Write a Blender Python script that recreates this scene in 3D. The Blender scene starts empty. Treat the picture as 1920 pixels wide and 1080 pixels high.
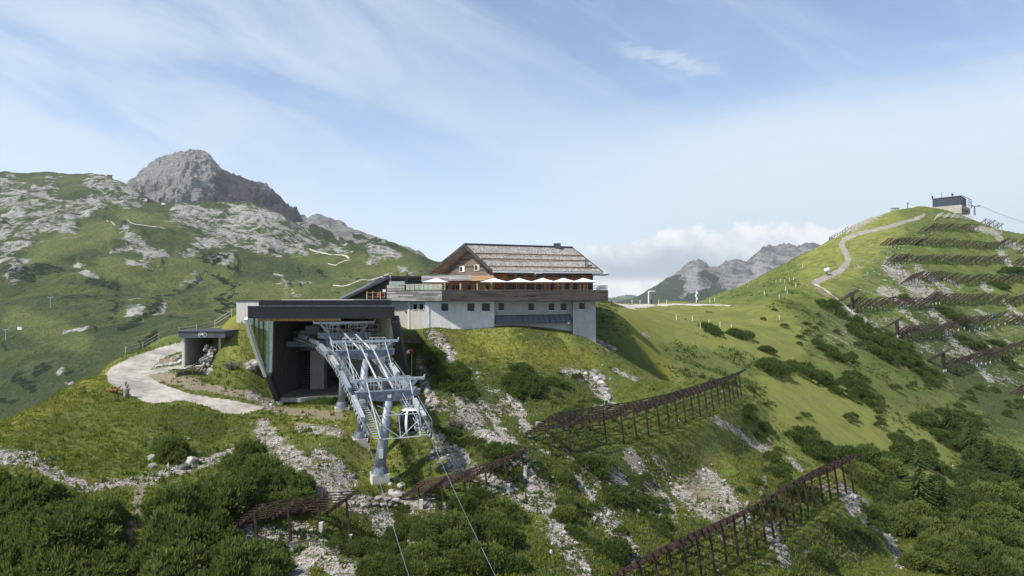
import bpy, bmesh, math, random
import numpy as np
from mathutils import Vector, Matrix
from mathutils.bvhtree import BVHTree
R = math.radians
rnd = random.Random(7)
np.random.seed(7)
scene = bpy.context.scene
COL = scene.collection

# ------------------------------------------------------------------ camera
F = 1280.0; HX = 960.0; HY = 560.0       # focal length in photo pixels, horizon row
cam = bpy.data.objects.new('camera', bpy.data.cameras.new('camera'))
COL.objects.link(cam)
cam.data.sensor_width = 36; cam.data.lens = 24
cam.data.shift_y = 20/1920
cam.location = (0, 0, 0); cam.rotation_euler = (R(90), 0, 0)
cam.data.clip_start = 0.5; cam.data.clip_end = 60000
scene.camera = cam
scene.view_settings.view_transform = 'Standard'
scene.view_settings.look = 'None'
scene.view_settings.exposure = 0.55
scene.view_settings.gamma = 1.0

# ------------------------------------------------------------------ sun + sky
SUN = Vector((-0.73, -0.42, 1.0)).normalized()
sun_el = math.asin(SUN.z); sun_az = math.atan2(SUN.x, SUN.y)
sl = bpy.data.objects.new('sun', bpy.data.lights.new('sun', 'SUN'))
COL.objects.link(sl)
sl.data.energy = 4.7; sl.data.angle = R(2.5); sl.data.color = (1.0, 0.955, 0.84)
sl.rotation_euler = (-SUN).to_track_quat('-Z', 'Y').to_euler()

world = bpy.data.worlds.new("World"); scene.world = world; world.use_nodes = True

class NB:
    """tiny node builder"""
    def __init__(s, nt):
        s.nt = nt; s.n = nt.nodes; s.l = nt.links
    def add(s, typ, **kw):
        n = s.n.new(typ)
        for k, v in kw.items(): setattr(n, k, v)
        return n
    def put(s, sock, v):
        if isinstance(v, bpy.types.NodeSocket): s.l.new(v, sock)
        elif v is not None: sock.default_value = v
    def math(s, op, a, b=None, c=None, clamp=False):
        n = s.add('ShaderNodeMath', operation=op); n.use_clamp = clamp
        s.put(n.inputs[0], a)
        if b is not None: s.put(n.inputs[1], b)
        if c is not None: s.put(n.inputs[2], c)
        return n.outputs[0]
    def ramp(s, x, a, b, lo=0.0, hi=1.0):
        n = s.add('ShaderNodeMapRange', interpolation_type='SMOOTHSTEP')
        s.put(n.inputs[0], x); n.inputs[1].default_value = a; n.inputs[2].default_value = b
        n.inputs[3].default_value = lo; n.inputs[4].default_value = hi
        return n.outputs[0]
    def noise(s, vec, scale, detail=4, rough=0.5, dist=0.0):
        n = s.add('ShaderNodeTexNoise'); s.put(n.inputs['Vector'], vec)
        n.inputs['Scale'].default_value = scale; n.inputs['Detail'].default_value = detail
        n.inputs['Roughness'].default_value = rough; n.inputs['Distortion'].default_value = dist
        return n.outputs[0]
    def vor(s, vec, scale, feature='F1'):
        n = s.add('ShaderNodeTexVoronoi', feature=feature); s.put(n.inputs['Vector'], vec)
        n.inputs['Scale'].default_value = scale
        return n
    def mapping(s, vec, scale=(1,1,1), rot=(0,0,0), loc=(0,0,0)):
        n = s.add('ShaderNodeMapping'); s.put(n.inputs[0], vec)
        n.inputs['Location'].default_value = loc; n.inputs['Rotation'].default_value = rot
        n.inputs['Scale'].default_value = scale
        return n.outputs[0]
    def mix(s, f, a, b, mode='MIX'):
        n = s.add('ShaderNodeMix', data_type='RGBA', blend_type=mode)
        s.put(n.inputs[0], f)
        for i, v in ((6, a), (7, b)):
            if isinstance(v, (tuple, list)): v = (*v[:3], 1.0)
            s.put(n.inputs[i], v)
        return n.outputs[2]
    def combine(s, x, y, z):
        n = s.add('ShaderNodeCombineXYZ')
        s.put(n.inputs[0], x); s.put(n.inputs[1], y); s.put(n.inputs[2], z)
        return n.outputs[0]
    def sep(s, v):
        n = s.add('ShaderNodeSeparateXYZ'); s.put(n.inputs[0], v); return n.outputs

def build_world():
    b = NB(world.node_tree); b.n.clear()
    out = b.add('ShaderNodeOutputWorld')
    sky = b.add('ShaderNodeTexSky', sky_type='NISHITA')
    sky.sun_disc = False; sky.sun_elevation = sun_el; sky.sun_rotation = sun_az
    sky.altitude = 2000; sky.air_density = 1.0; sky.dust_density = 1.0; sky.ozone_density = 0.35
    bg1 = b.add('ShaderNodeBackground'); bg1.inputs[1].default_value = 0.135
    b.l.new(sky.outputs[0], bg1.inputs[0])
    tc = b.add('ShaderNodeTexCoord').outputs['Generated']
    x, y, z = b.sep(tc)
    ay = b.math('MAXIMUM', b.math('ABSOLUTE', y), 0.06)
    u = b.math('DIVIDE', x, ay); v = b.math('DIVIDE', z, ay)
    def P(px): return (px-HX)/F
    def Q(py): return (HY-py)/F
    uv = b.combine(u, v, 0.0)
    # wispy streaks of cirrus, sheared along two directions
    def streak(ang, sx, sy, scale, det=7, loc=(0,0,0), rough=0.55, dist=0.6):
        m = b.mapping(b.mapping(uv, rot=(0,0,R(ang))), scale=(sx, sy, 1), loc=loc)
        return b.noise(m, scale, det, rough, dist)
    s1 = streak(27, 0.8, 3.0, 2.2, loc=(3.1,0.4,0))
    s2 = streak(-6, 0.5, 2.8, 2.0, loc=(1.4,2.0,0))
    s3 = streak(32, 1.2, 7.0, 3.0, loc=(7.7,4.0,0))
    # right-hand veil
    edge = b.math('ADD', b.math('MULTIPLY', u, 0.12), 0.27)                       # upper boundary of the veil
    dv = b.math('SUBTRACT', edge, v)
    dv = b.math('ADD', dv, b.math('MULTIPLY', b.math('SUBTRACT', s2, 0.5), 0.22))
    veil = b.math('MULTIPLY', b.ramp(dv, -0.06, 0.09), b.ramp(u, -0.16, 0.35))
    veil = b.math('MULTIPLY', veil, b.ramp(s2, 0.2, 0.7, 0.62, 0.98))
    left = b.math('MULTIPLY', b.ramp(s1, 0.40, 0.68), b.ramp(u, 0.30, -0.45, 0.18, 0.62))
    fine = b.math('MULTIPLY', b.ramp(s3, 0.5, 0.75), 0.16)
    low = b.ramp(v, 0.32, 0.02, 0.0, 0.42)
    haze = b.math('ADD', low, 0.06)
    def scr(a, c):   # screen combine
        return b.math('SUBTRACT', 1.0, b.math('MULTIPLY', b.math('SUBTRACT', 1.0, a, clamp=True), b.math('SUBTRACT', 1.0, c, clamp=True)))
    m = scr(scr(scr(haze, veil), left), fine)
    # the small hooked wisp high on the right
    du = b.math('SUBTRACT', u, P(1255)); wv = b.math('SUBTRACT', v, b.math('ADD', Q(112), b.math('MULTIPLY', du, -0.22)))
    wn = streak(-12, 1.5, 6, 9, loc=(2,9,0), dist=1.2)
    wv = b.math('ADD', wv, b.math('MULTIPLY', b.math('SUBTRACT', wn, 0.5), 0.05))
    wisp = b.math('MULTIPLY', b.ramp(b.math('ABSOLUTE', wv), 0.016, 0.0), b.ramp(b.math('ABSOLUTE', du), 0.10, 0.03))
    m = scr(m, b.math('MULTIPLY', wisp, 0.45))
    bg2 = b.add('ShaderNodeBackground'); bg2.inputs[0].default_value = (0.73, 0.83, 0.93, 1); bg2.inputs[1].default_value = 0.74
    mx = b.add('ShaderNodeMixShader'); b.put(mx.inputs[0], m)
    b.l.new(bg1.outputs[0], mx.inputs[1]); b.l.new(bg2.outputs[0], mx.inputs[2])
    # cumulus bank behind the right-hand range
    warp = b.noise(uv, 9.0, 8, 0.58, 0.3)
    w2 = b.noise(uv, 30.0, 6, 0.6, 0.0)
    def blob(px, py, rx, ry):
        a = b.math('DIVIDE', b.math('SUBTRACT', u, P(px)), rx/F); c = b.math('DIVIDE', b.math('SUBTRACT', v, Q(py)), ry/F)
        return b.math('SUBTRACT', 1.0, b.math('SQRT', b.math('ADD', b.math('MULTIPLY', a, a), b.math('MULTIPLY', c, c))))
    f = None
    for bl in ((1275,474,110,50), (1395,474,120,52), (1500,466,130,44), (1190,490,90,34), (1200,532,120,34), (1120,552,150,26), (1620,470,120,50), (1330,500,170,46)):
        k = blob(*bl); f = k if f is None else b.math('MAXIMUM', f, k)
    f = b.math('ADD', f, b.math('ADD', b.math('MULTIPLY', b.math('SUBTRACT', warp, 0.50), 2.3), b.math('MULTIPLY', b.math('SUBTRACT', w2, 0.5), 0.9)))
    cm = b.math('MULTIPLY', b.ramp(f, -0.10, 0.24), 0.95)
    shade = b.ramp(b.math('ADD', v, b.math('MULTIPLY', b.math('SUBTRACT', warp, 0.5), 0.12)), Q(505), Q(445))
    shade = b.math('MAXIMUM', shade, b.ramp(v, Q(515), Q(535)))
    shade = b.math('MULTIPLY', shade, b.ramp(w2, 0.30, 0.60, 0.55, 1.0))
    ccol = b.mix(shade, (0.44, 0.49, 0.57), (1.0, 1.0, 1.0))
    bg3 = b.add('ShaderNodeBackground'); b.put(bg3.inputs[0], ccol); bg3.inputs[1].default_value = 0.82
    mx2 = b.add('ShaderNodeMixShader'); b.put(mx2.inputs[0], cm)
    b.l.new(mx.outputs[0], mx2.inputs[1]); b.l.new(bg3.outputs[0], mx2.inputs[2])
    b.l.new(mx2.outputs[0], out.inputs[0])
    world.cycles.sampling_method = 'MANUAL'; world.cycles.sample_map_resolution = 512
build_world()

# ------------------------------------------------------------------ helpers
def tag(o, label=None, cat=None, group=None, kind=None):
    if label: o['label'] = label
    if cat: o['category'] = cat
    if group: o['group'] = group
    if kind: o['kind'] = kind
    return o
def empty(name, loc=(0,0,0), label=None, cat=None, group=None, rz=0.0):
    o = bpy.data.objects.new(name, None); COL.objects.link(o)
    o.location = loc; o.rotation_euler = (0,0,rz); o.empty_display_size = 0.3
    return tag(o, label, cat, group)
def at(px, py, Y):
    return Vector(((px-HX)/F*Y, Y, (HY-py)/F*Y))
def pix(p):
    return (HX + p[0]/p[1]*F, HY - p[2]/p[1]*F)
def arr_mesh(name, verts, faces, mat, parent=None, smooth=False):
    me = bpy.data.meshes.new(name)
    verts = np.asarray(verts, dtype=np.float32); faces = np.asarray(faces, dtype=np.int32)
    n = faces.shape[1]
    me.vertices.add(len(verts)); me.vertices.foreach_set('co', verts.ravel())
    me.loops.add(faces.size); me.loops.foreach_set('vertex_index', faces.ravel())
    me.polygons.add(len(faces)); me.polygons.foreach_set('loop_start', np.arange(0, faces.size, n, dtype=np.int32))
    me.polygons.foreach_set('loop_total', np.full(len(faces), n, dtype=np.int32))
    if smooth: me.polygons.foreach_set('use_smooth', np.ones(len(faces), dtype=bool))
    me.update(calc_edges=True); me.validate()
    if mat: me.materials.append(mat)
    o = bpy.data.objects.new(name, me); COL.objects.link(o)
    if parent: o.parent = parent
    return o

class MB:
    """mesh collector: everything added ends as ONE mesh object"""
    def __init__(s): s.v = []; s.f = []
    def raw(s, vs, fs):
        k = len(s.v); s.v.extend([tuple(v) for v in vs]); s.f.extend([tuple(i+k for i in f) for f in fs]); return s
    def hexa(s, c):   # 8 corners: bottom 4 ccw, top 4 ccw
        return s.raw(c, [(3,2,1,0),(4,5,6,7),(0,1,5,4),(1,2,6,5),(2,3,7,6),(3,0,4,7)])
    def box(s, c, d, rz=0.0):
        cx, cy, cz = c; hx, hy, hz = d[0]/2, d[1]/2, d[2]/2
        co, si = math.cos(rz), math.sin(rz)
        pts = []
        for z in (-hz, hz):
            for x, y in ((-hx,-hy),(hx,-hy),(hx,hy),(-hx,hy)):
                pts.append((cx+x*co-y*si, cy+x*si+y*co, cz+z))
        return s.hexa(pts)
    def span(s, x0, x1, y0, y1, z0, z1):
        return s.box(((x0+x1)/2,(y0+y1)/2,(z0+z1)/2), (abs(x1-x0),abs(y1-y0),abs(z1-z0)))
    def bar(s, a, b, w, h=None, up=(0,0,1)):      # rectangular bar from a to b
        h = h or w; a = Vector(a); b = Vector(b); d = (b-a)
        if d.length < 1e-6: return s
        d.normalize(); up = Vector(up)
        if abs(d.dot(up)) > 0.98: up = Vector((1,0,0)) if abs(d.x) < 0.9 else Vector((0,1,0))
        sx = d.cross(up).normalized(); sy = sx.cross(d).normalized()
        c = []
        for p in (a, b):
            for i, j in ((-1,-1),(1,-1),(1,1),(-1,1)):
                c.append(p + sx*(w/2*i) + sy*(h/2*j))
        return s.raw(c, [(0,1,2,3),(7,6,5,4),(1,0,4,5),(2,1,5,6),(3,2,6,7),(0,3,7,4)])
    def tube(s, a, b, r0, r1=None, n=8, caps=True):
        r1 = r0 if r1 is None else r1; a = Vector(a); b = Vector(b); d = (b-a)
        if d.length < 1e-6: return s
        d.normalize(); up = Vector((0,0,1)) if abs(d.z) < 0.95 else Vector((1,0,0))
        sx = d.cross(up).normalized(); sy = sx.cross(d).normalized()
        vs = []
        for p, r in ((a, r0), (b, r1)):
            for i in range(n):
                t = 2*math.pi*i/n; vs.append(p + sx*(math.cos(t)*r) + sy*(math.sin(t)*r))
        fs = [(i, (i+1)%n, n+(i+1)%n, n+i) for i in range(n)]
        if caps: fs += [tuple(range(n-1,-1,-1)), tuple(range(n, 2*n))]
        return s.raw(vs, fs)
    def path(s, pts, r, n=6):
        for a, b in zip(pts[:-1], pts[1:]): s.tube(a, b, r, r, n)
        return s
    def prism(s, poly, vec):      # polygon (3d pts) extruded by vec
        n = len(poly); vec = Vector(vec)
        vs = [Vector(p) for p in poly] + [Vector(p)+vec for p in poly]
        fs = [tuple(range(n-1,-1,-1)), tuple(range(n, 2*n))] + [(i,(i+1)%n,n+(i+1)%n,n+i) for i in range(n)]
        return s.raw(vs, fs)
    def lathe(s, c, prof, n=16):  # prof [(r,z)]
        vs = []; m = len(prof)
        for r, z in prof:
            for i in range(n):
                t = 2*math.pi*i/n; vs.append((c[0]+r*math.cos(t), c[1]+r*math.sin(t), c[2]+z))
        fs = [(j*n+i, j*n+(i+1)%n, (j+1)*n+(i+1)%n, (j+1)*n+i) for j in range(m-1) for i in range(n)]
        fs += [tuple(range(n-1,-1,-1)), tuple(range((m-1)*n, m*n))]
        return s.raw(vs, fs)
    def build(s, name, mat, parent=None, smooth=False, origin=None, fix=True):
        me = bpy.data.meshes.new(name)
        vs = s.v
        if origin is not None: vs = [(v[0]-origin[0], v[1]-origin[1], v[2]-origin[2]) for v in vs]
        me.from_pydata(vs, [], s.f); me.update()
        if fix and len(s.f):
            bm = bmesh.new(); bm.from_mesh(me); bmesh.ops.recalc_face_normals(bm, faces=bm.faces); bm.to_mesh(me); bm.free()
        if smooth: me.polygons.foreach_set('use_smooth', np.ones(len(me.polygons), dtype=bool))
        if mat: me.materials.append(mat)
        o = bpy.data.objects.new(name, me); COL.objects.link(o)
        if parent is not None: o.parent = parent
        if origin is not None: o.location = origin
        return o
def rel(parent, o):
    """o was built in world coordinates; hang it on an empty that sits at parent.location"""
    o.parent = parent
    o.matrix_parent_inverse = Matrix.LocRotScale(parent.location, parent.rotation_euler, None).inverted()
    return o
def copy_tree(o, parent=None):
    c = o.copy(); COL.objects.link(c)
    if parent is not None: c.parent = parent
    for ch in list(o.children): copy_tree(ch, c)
    return c

# ------------------------------------------------------------------ numpy noise
_perm = np.random.RandomState(3).permutation(512)
_perm = np.concatenate([_perm, _perm]); 
_g = np.random.RandomState(5).normal(size=(512, 3)); _g /= np.linalg.norm(_g, axis=1)[:, None]
def pn(x, y, z=0.0):
    x = np.asarray(x, float); y = np.asarray(y, float); z = np.zeros_like(x) + z
    xi = np.floor(x).astype(int); yi = np.floor(y).astype(int); zi = np.floor(z).astype(int)
    xf = x-xi; yf = y-yi; zf = z-zi
    u = xf*xf*xf*(xf*(xf*6-15)+10); v = yf*yf*yf*(yf*(yf*6-15)+10); w = zf*zf*zf*(zf*(zf*6-15)+10)
    def gr(a, b, c):
        h = _perm[(_perm[(_perm[(xi+a) & 511] + yi+b) & 511] + zi+c) & 511]
        g = _g[h]
        return g[..., 0]*(xf-a) + g[..., 1]*(yf-b) + g[..., 2]*(zf-c)
    def lerp(t, a, b): return a+t*(b-a)
    x00 = lerp(u, gr(0,0,0), gr(1,0,0)); x10 = lerp(u, gr(0,1,0), gr(1,1,0))
    if np.all(zf == 0): return lerp(v, x00, x10)
    x01 = lerp(u, gr(0,0,1), gr(1,0,1)); x11 = lerp(u, gr(0,1,1), gr(1,1,1))
    return lerp(w, lerp(v, x00, x10), lerp(v, x01, x11))
def fbm(x, y, o=4, z=0.0, gain=0.5):
    s = 0; a = 1.0; f = 1.0
    for i in range(o): s = s + a*pn(x*f+i*17.3, y*f+i*9.1, z); a *= gain; f *= 2.03
    return s
def ridged(x, y, o=5, z=0.0, gain=0.5):
    s = 0; a = 1.0; f = 1.0; w = 1.0
    for i in range(o):
        n = 1-np.abs(pn(x*f+i*13.7, y*f+i*5.3, z))*1.6; n = n*n*w; w = np.clip(n*1.6, 0, 1); s = s + a*n; a *= gain; f *= 2.07
    return s
def sstep(x, a, b):
    t = np.clip((x-a)/(b-a), 0, 1); return t*t*(3-2*t)

class Field:
    """scattered control points (px, Y, py) -> smooth height field z(x, y)"""
    def __init__(s, pts, c=40.0, lam=1e-4):
        p = np.array(pts, float)
        s.c = c; s.X = np.stack([p[:, 0], F*np.log(p[:, 1])], 1)/300.0
        d = np.sqrt(((s.X[:, None]-s.X[None])**2).sum(-1) + (c/300)**2)
        n = len(p); A = np.zeros((n+3, n+3)); A[:n, :n] = d + np.eye(n)*lam
        A[:n, n] = 1; A[:n, n+1:] = s.X; A[n, :n] = 1; A[n+1:, :n] = s.X.T
        s.w = np.linalg.solve(A, np.concatenate([p[:, 2], [0,0,0]]))
        s.n = n
    def py(s, px, Y):
        px = np.asarray(px, float); Y = np.asarray(Y, float); sh = px.shape
        q = np.stack([px.ravel(), F*np.log(Y.ravel())], 1)/300.0
        out = np.empty(len(q))
        for i in range(0, len(q), 20000):
            k = q[i:i+20000]
            d = np.sqrt(((k[:, None]-s.X[None])**2).sum(-1) + (s.c/300)**2)
            out[i:i+20000] = d @ s.w[:s.n] + s.w[s.n] + k @ s.w[s.n+1:]
        return out.reshape(sh)
    def z(s, x, y):
        x = np.asarray(x, float); y = np.asarray(y, float)
        return (HY - s.py(HX + x/y*F, y))/F*y
def grid_faces(nr, nc):
    i = np.arange(nr-1)[:, None]*nc + np.arange(nc-1)[None]
    return np.stack([i, i+1, i+nc+1, i+nc], -1).reshape(-1, 4)
def set_mask(o, cols, name='mask'):
    a = o.data.attributes.new(name, 'FLOAT_COLOR', 'POINT')
    c = np.ones((len(o.data.vertices), 4), np.float32); c[:, :cols.shape[1]] = cols
    a.data.foreach_set('color', c.ravel())
# ------------------------------------------------------------------ near ground: control points  px: [(Y, py), ...]
NEAR = {
 -300: [(35,1190),(45,1060),(55,930),(62,850),(68,830),(80,930),(120,1080),(170,1150)],
 0:    [(38,1190),(45,1045),(50,935),(56,850),(61,808),(66,799),(74,850),(90,950),(125,1060),(175,1150)],
 50:   [(57,845),(63,792),(68,775),(73,782),(90,880)],
 150:  [(58,858),(66,788),(76,735),(84,717),(92,750),(105,850)],
 240:  [(78,740),(92,688),(100,664),(108,680),(125,800)],
 100:  [(38,1190),(45,1045),(50,935),(57,860),(65,790),(72,758),(78,747),(88,800),(105,920),(140,1030),(180,1100)],
 200:  [(38,1190),(45,1050),(51,935),(58,860),(66,792),(77,738),(86,705),(94,688),(102,720),(120,860),(160,980),(200,1080)],
 300:  [(38,1190),(45,1050),(52,935),(59,865),(67,797),(76,757),(85,716),(95,680),(106,651),(114,641),(124,690),(150,850),(200,1020)],
 370:  [(45,1050),(53,935),(60,860),(68,800),(74,768),(80,731),(86.5,694),(90,684),(98,668),(106,652),(118,632),(126,624),(136,670),(170,850)],
 400:  [(74,772),(79,742),(84,715),(87.5,694),(90,662),(93,636),(98,626),(108,626),(118,622),(126,640)],
 335:  [(80,732),(85,706),(89,692),(96,672),(106,649)],
 385:  [(88,700),(92,686),(98,670)],
 440:  [(38,1190),(44,1085),(47.5,1052),(49.3,1000),(53,945),(60,880),(68,812),(74,778),(79,742),(84,700),(89,660),(94,618),(99,590),(106,592),(120,640),(150,800)],
 500:  [(44,1085),(47.5,1048),(49.5,985),(53,945),(58,890),(64,845),(70,800),(76,768),(80,757),(84,744),(90,690),(96,615),(102,584),(108,588),(125,640)],
 600:  [(38,1190),(43,1090),(46.5,1042),(49.3,975),(51,958),(56,912),(63,848),(70,798),(76,766),(83,745),(90,722),(98,630),(103,572),(110,574),(125,620)],
 660:  [(66,826),(76,768),(82,748),(90,720),(98,640),(103,568)],
 700:  [(38,1190),(44,1085),(50,1030),(57,965),(62.5,914),(68,850),(74,796),(80,760),(84,748),(90,720),(98,620),(102,568),(109,566),(118,600)],
 755: [(56.8,985),(58.7,938),(62.5,908),(70,830),(76,785),(82,760),(86,735),(91,690),(97,640),(102,615)],
 780:  [(44,1065),(50,990),(57.3,975),(59.2,928),(65,853),(71,790),(80,725),(89,668),(95,634),(100,615),(108,596)],
 850:  [(38,1190),(45,1065),(58.5,960),(60.4,911),(63.5,870),(68,812),(78,732),(88,665),(95,630),(101,614),(110,600)],
 950:  [(38,1200),(45,1080),(52,1000),(58,960),(60.5,922),(62.4,874),(72,800),(84,702),(94,642),(100,612),(110,598)],
 1000: [(56,960),(62,892),(64.6,862),(66.3,814),(72,780),(80,738)],
 1050: [(45,1090),(54,985),(62,908),(66.6,856),(68.8,806),(78,758),(88,706),(97,642),(102,614),(112,598)],
 1117: [(100,640),(104,626)],
 1150: [(38,1200),(44,1140),(46.5,1100),(56,995),(64,910),(71.5,838),(74,788),(82,758),(92,720),(101,658),(108,610),(118,582),(132,571),(150,569),(175,572)],
 1250: [(45,1150),(49.8,1090),(51.6,1042),(60,985),(70,905),(80.6,802),(83.4,758),(92,735),(106,700),(120,648),(140,604),(165,580),(188,571),(200,569),(225,590),(300,640)],
 1350: [(38,1210),(45,1160),(54.8,1050),(57,992),(64,955),(76,895),(88,835),(97,793),(101.5,762),(104.3,722),(114,702),(126,668),(146,627),(170,590),(198,569),(215,566),(250,570),(300,560),(330,552),(360,570)],
 1300: [(200,570),(240,575),(330,574)],
 1400: [(130,676),(175,592),(210,556),(240,552),(260,560),(300,560),(330,540),(345,535),(365,560)],
 1450: [(45,1180),(60,1045),(65.8,985),(67.9,926),(78,895),(90,862),(103,792),(117,732),(135,680),(155,632),(180,580),(205,546),(220,536),(245,534),(290,520),(330,510),(350,507),(380,540)],
 1500: [(62,1045),(76,955),(90,878),(105,805),(120,748),(140,692),(160,640),(185,582),(205,543),(216,530),(235,526),(260,512),(300,496),(340,483),(358,480),(400,520)],
 1600: [(38,1220),(65,1055),(80,975),(95,905),(110,835),(130,762),(150,702),(175,650),(200,602),(225,560),(255,526),(300,482),(350,444),(385,426),(400,424),(440,470)],
 1700: [(68,1065),(84,992),(100,922),(118,852),(140,782),(165,716),(195,650),(225,590),(260,540),(300,492),(350,440),(395,404),(425,393),(445,394),(480,430)],
 1780: [(70,1075),(86,1003),(104,932),(125,862),(150,792),(180,722),(210,652),(245,585),(285,530),(330,480),(380,436),(415,408),(435,400),(455,397),(475,398),(510,440)],
 1880: [(38,1230),(70,1085),(88,1012),(108,942),(130,872),(158,802),(190,727),(225,657),(265,590),(310,531),(360,480),(400,449),(425,436),(440,432),(480,460)],
 2050: [(70,1095),(90,1025),(112,955),(135,885),(165,812),(200,737),(235,662),(280,600),(330,540),(380,490),(425,452),(445,447),(490,480)],
 2300: [(38,1240),(70,1100),(100,1010),(140,900),(200,770),(280,650),(380,540),(450,500),(520,530)],
}
pts = [(px, Y, py) for px, l in NEAR.items() for (Y, py) in l]
near = Field(pts, 60, -0.002)
_ends = sorted((px, l[-1][0], l[-1][1]) for px, l in NEAR.items() if px not in (335, 385, 1117, 1000))
# building plots in world metres: kept flat / cut out of the sheet
ST_X0, ST_X1 = -28.6, -12.9           # lift station side walls
def near_noise(x, y):
    dd = 1.0 + 0*x
    n = 0.55*fbm(x/19, y/19, 3) + 0.20*fbm(x/4.3, y/4.3, 3, 5.5) + 0.07*fbm(x/1.1, y/1.1, 3, 8.5)
    # gullies running down the fall line of the slope to the right
    a = 0.82*x - 0.57*y; c = 0.57*x + 0.82*y
    n = n + 0.35*fbm(c/5.0, a/22.0, 3, 2.5)*sstep(y, 60, 110)*2.0*sstep(x, 10, 60)
    return n
def seg_d(px, py, pts):
    d = np.full(px.shape, 1e9)
    for (x0, y0), (x1, y1) in zip(pts[:-1], pts[1:]):
        vx, vy = x1-x0, y1-y0; L = vx*vx+vy*vy+1e-9
        t = np.clip(((px-x0)*vx+(py-y0)*vy)/L, 0, 1)
        d = np.minimum(d, np.hypot(px-x0-t*vx, py-y0-t*vy))
    return d
def near_z(x, y):
    x = np.asarray(x, float); y = np.asarray(y, float)
    z = near.z(x, y)
    px = HX + x/y*F
    k = np.ones_like(z)
    k = k*(0.25+0.75*sstep(np.abs(y-88)/24 + np.abs(x+30)/26, 0.6, 1.3))         # knoll with the path and station is trimmed ground
    k = k*(0.3+0.7*sstep(np.abs(y-112)/18+np.abs(x+2)/20, .7, 1.2))
    far = sstep(y, 170, 240)
    z = z + near_noise(x, y)*k*(1+1.2*far)
    e = np.array(_ends); ye = np.interp(px, e[:,0], e[:,1]); pe = np.interp(px, e[:,0], e[:,2]); ze = (HY-pe)/F*ye
    dy = np.maximum(y-ye, 0); cap = ze-0.42*dy-0.002*dy*dy
    z = np.where(y > ye, np.minimum(z, cap), z); z = np.maximum(z, -160-0*z)
    def boxw(x0, x1, y0, y1, s): return sstep(x, x0-s, x0)*(1-sstep(x, x1, x1+s))*sstep(y, y0-s, y0)*(1-sstep(y, y1, y1+s))
    w = boxw(-28.0, -13.4, 83.6, 97.5, 2.0); z = z*(1-w)+np.minimum(z, -12.2)*w          # floor of the station
    w = boxw(-45.5, 14, 101.5, 150, 3.0); z = z*(1-w)+np.minimum(z, -0.75)*w             # under terrace and chalet
    z = np.array(z); sh = z.shape; z = carve(x.ravel(), y.ravel(), z.ravel()).reshape(sh)
    w = boxw(-27, -13, 74, 83, 2.5); z = z*(1-w)+np.minimum(z, -11.7-0.10*(83-y))*w
    return z
FENCE_FEET = [([(440,993),(510,980),(572,965),(610,966)],16.9,(.85,-.53)), ([(753,937),(795,929),(850,912),(905,893),(945,876)],(17.3,15.4),(.75,-.66)),
 ([(986,818),(1050,806),(1120,795),(1200,775),(1270,752),(1330,732),(1355,720)],13.2,(.85,-.53)), ([(1105,1112),(1180,1072),(1260,1035),(1330,1003),(1385,970),(1425,945),(1470,920),(1515,902),(1548,890)],19.35,(.92,-.40))]
def feet(line, zc):
    n = len(line)-1; z0, z1 = zc if isinstance(zc, tuple) else (zc, zc); x0, x1 = line[0][0], line[-1][0]
    return [at(px, py, (z0+(z1-z0)*(px-x0)/(x1-x0))*F/(py-HY)) for px, py in line]
def carve(x, y, z):
    """the barriers stand on short steep steps of the slope"""
    for line, zc, h in FENCE_FEET:
        P = feet(line, zc); hv = Vector((h[0], h[1])).normalized()
        pts_ = [(p.x, p.y) for p in P]
        sel = (x > min(p[0] for p in pts_)-9) & (x < max(p[0] for p in pts_)+9) & (y > min(p[1] for p in pts_)-9) & (y < max(p[1] for p in pts_)+9)
        if not np.any(sel): continue
        xs, ys, zs = x[sel], y[sel], z[sel]
        best = np.full(xs.shape, 1e9); sg = np.zeros(xs.shape)
        for (x0, y0), (x1, y1) in zip(pts_[:-1], pts_[1:]):
            vx, vy = x1-x0, y1-y0; t = np.clip(((xs-x0)*vx+(ys-y0)*vy)/(vx*vx+vy*vy), 0, 1)
            dx, dy = xs-x0-t*vx, ys-y0-t*vy; d = np.hypot(dx, dy); m = d < best
            best = np.where(m, d, best); sg = np.where(m, dx*hv.x+dy*hv.y, sg)
        zz = -zc if not isinstance(zc, tuple) else -(zc[0]+(zc[1]-zc[0])*np.clip((xs-pts_[0][0])/(pts_[-1][0]-pts_[0][0]), 0, 1))
        tgt = zz-np.where(sg > 0, 0.62*np.minimum(sg, 3.0), 0.30*sg)
        w = 1-sstep(best, 1.6, 6.5)
        wn = np.where(sg > 0, 1-sstep(best, 3.0, 7.0), w)
        z[sel] = zs*(1-wn)+(tgt+0.12*fbm(xs/1.5, ys/1.5, 3, 7.1))*wn
    return z
def build_near():
    nc, nr = 1000, 860
    px = np.linspace(-300, 2300, nc)
    # denser rows close by, in log distance
    Y = np.exp(np.linspace(math.log(37), math.log(520), nr))
    PX, YY = np.meshgrid(px, Y)
    X = (PX-HX)/F*YY
    Z = near_z(X, YY)
    v = np.stack([X, YY, Z], -1).reshape(-1, 3)
    return v, grid_faces(nr, nc), (nr, nc)
nv, nf, (NR, NC) = build_near()
NEAR_BVH = None
_Z = nv[:, 2].reshape(NR, NC)
def gz(x, y):
    """ground height on the near sheet (bilinear in the grid)"""
    px = HX + x/y*F
    i = (math.log(y)-math.log(37))/(math.log(520)-math.log(37))*(NR-1); j = (px+300)/2600*(NC-1)
    i = min(max(i, 0), NR-1.001); j = min(max(j, 0), NC-1.001)
    a, c = int(i), int(j); s, t = i-a, j-c
    return float((1-s)*((1-t)*_Z[a, c]+t*_Z[a, c+1]) + s*((1-t)*_Z[a+1, c]+t*_Z[a+1, c+1]))
_PY = (HY - nv[:, 2]/nv[:, 1]*F).reshape(NR, NC)
_YR = nv[:, 1].reshape(NR, NC)[:, 0]
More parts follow.
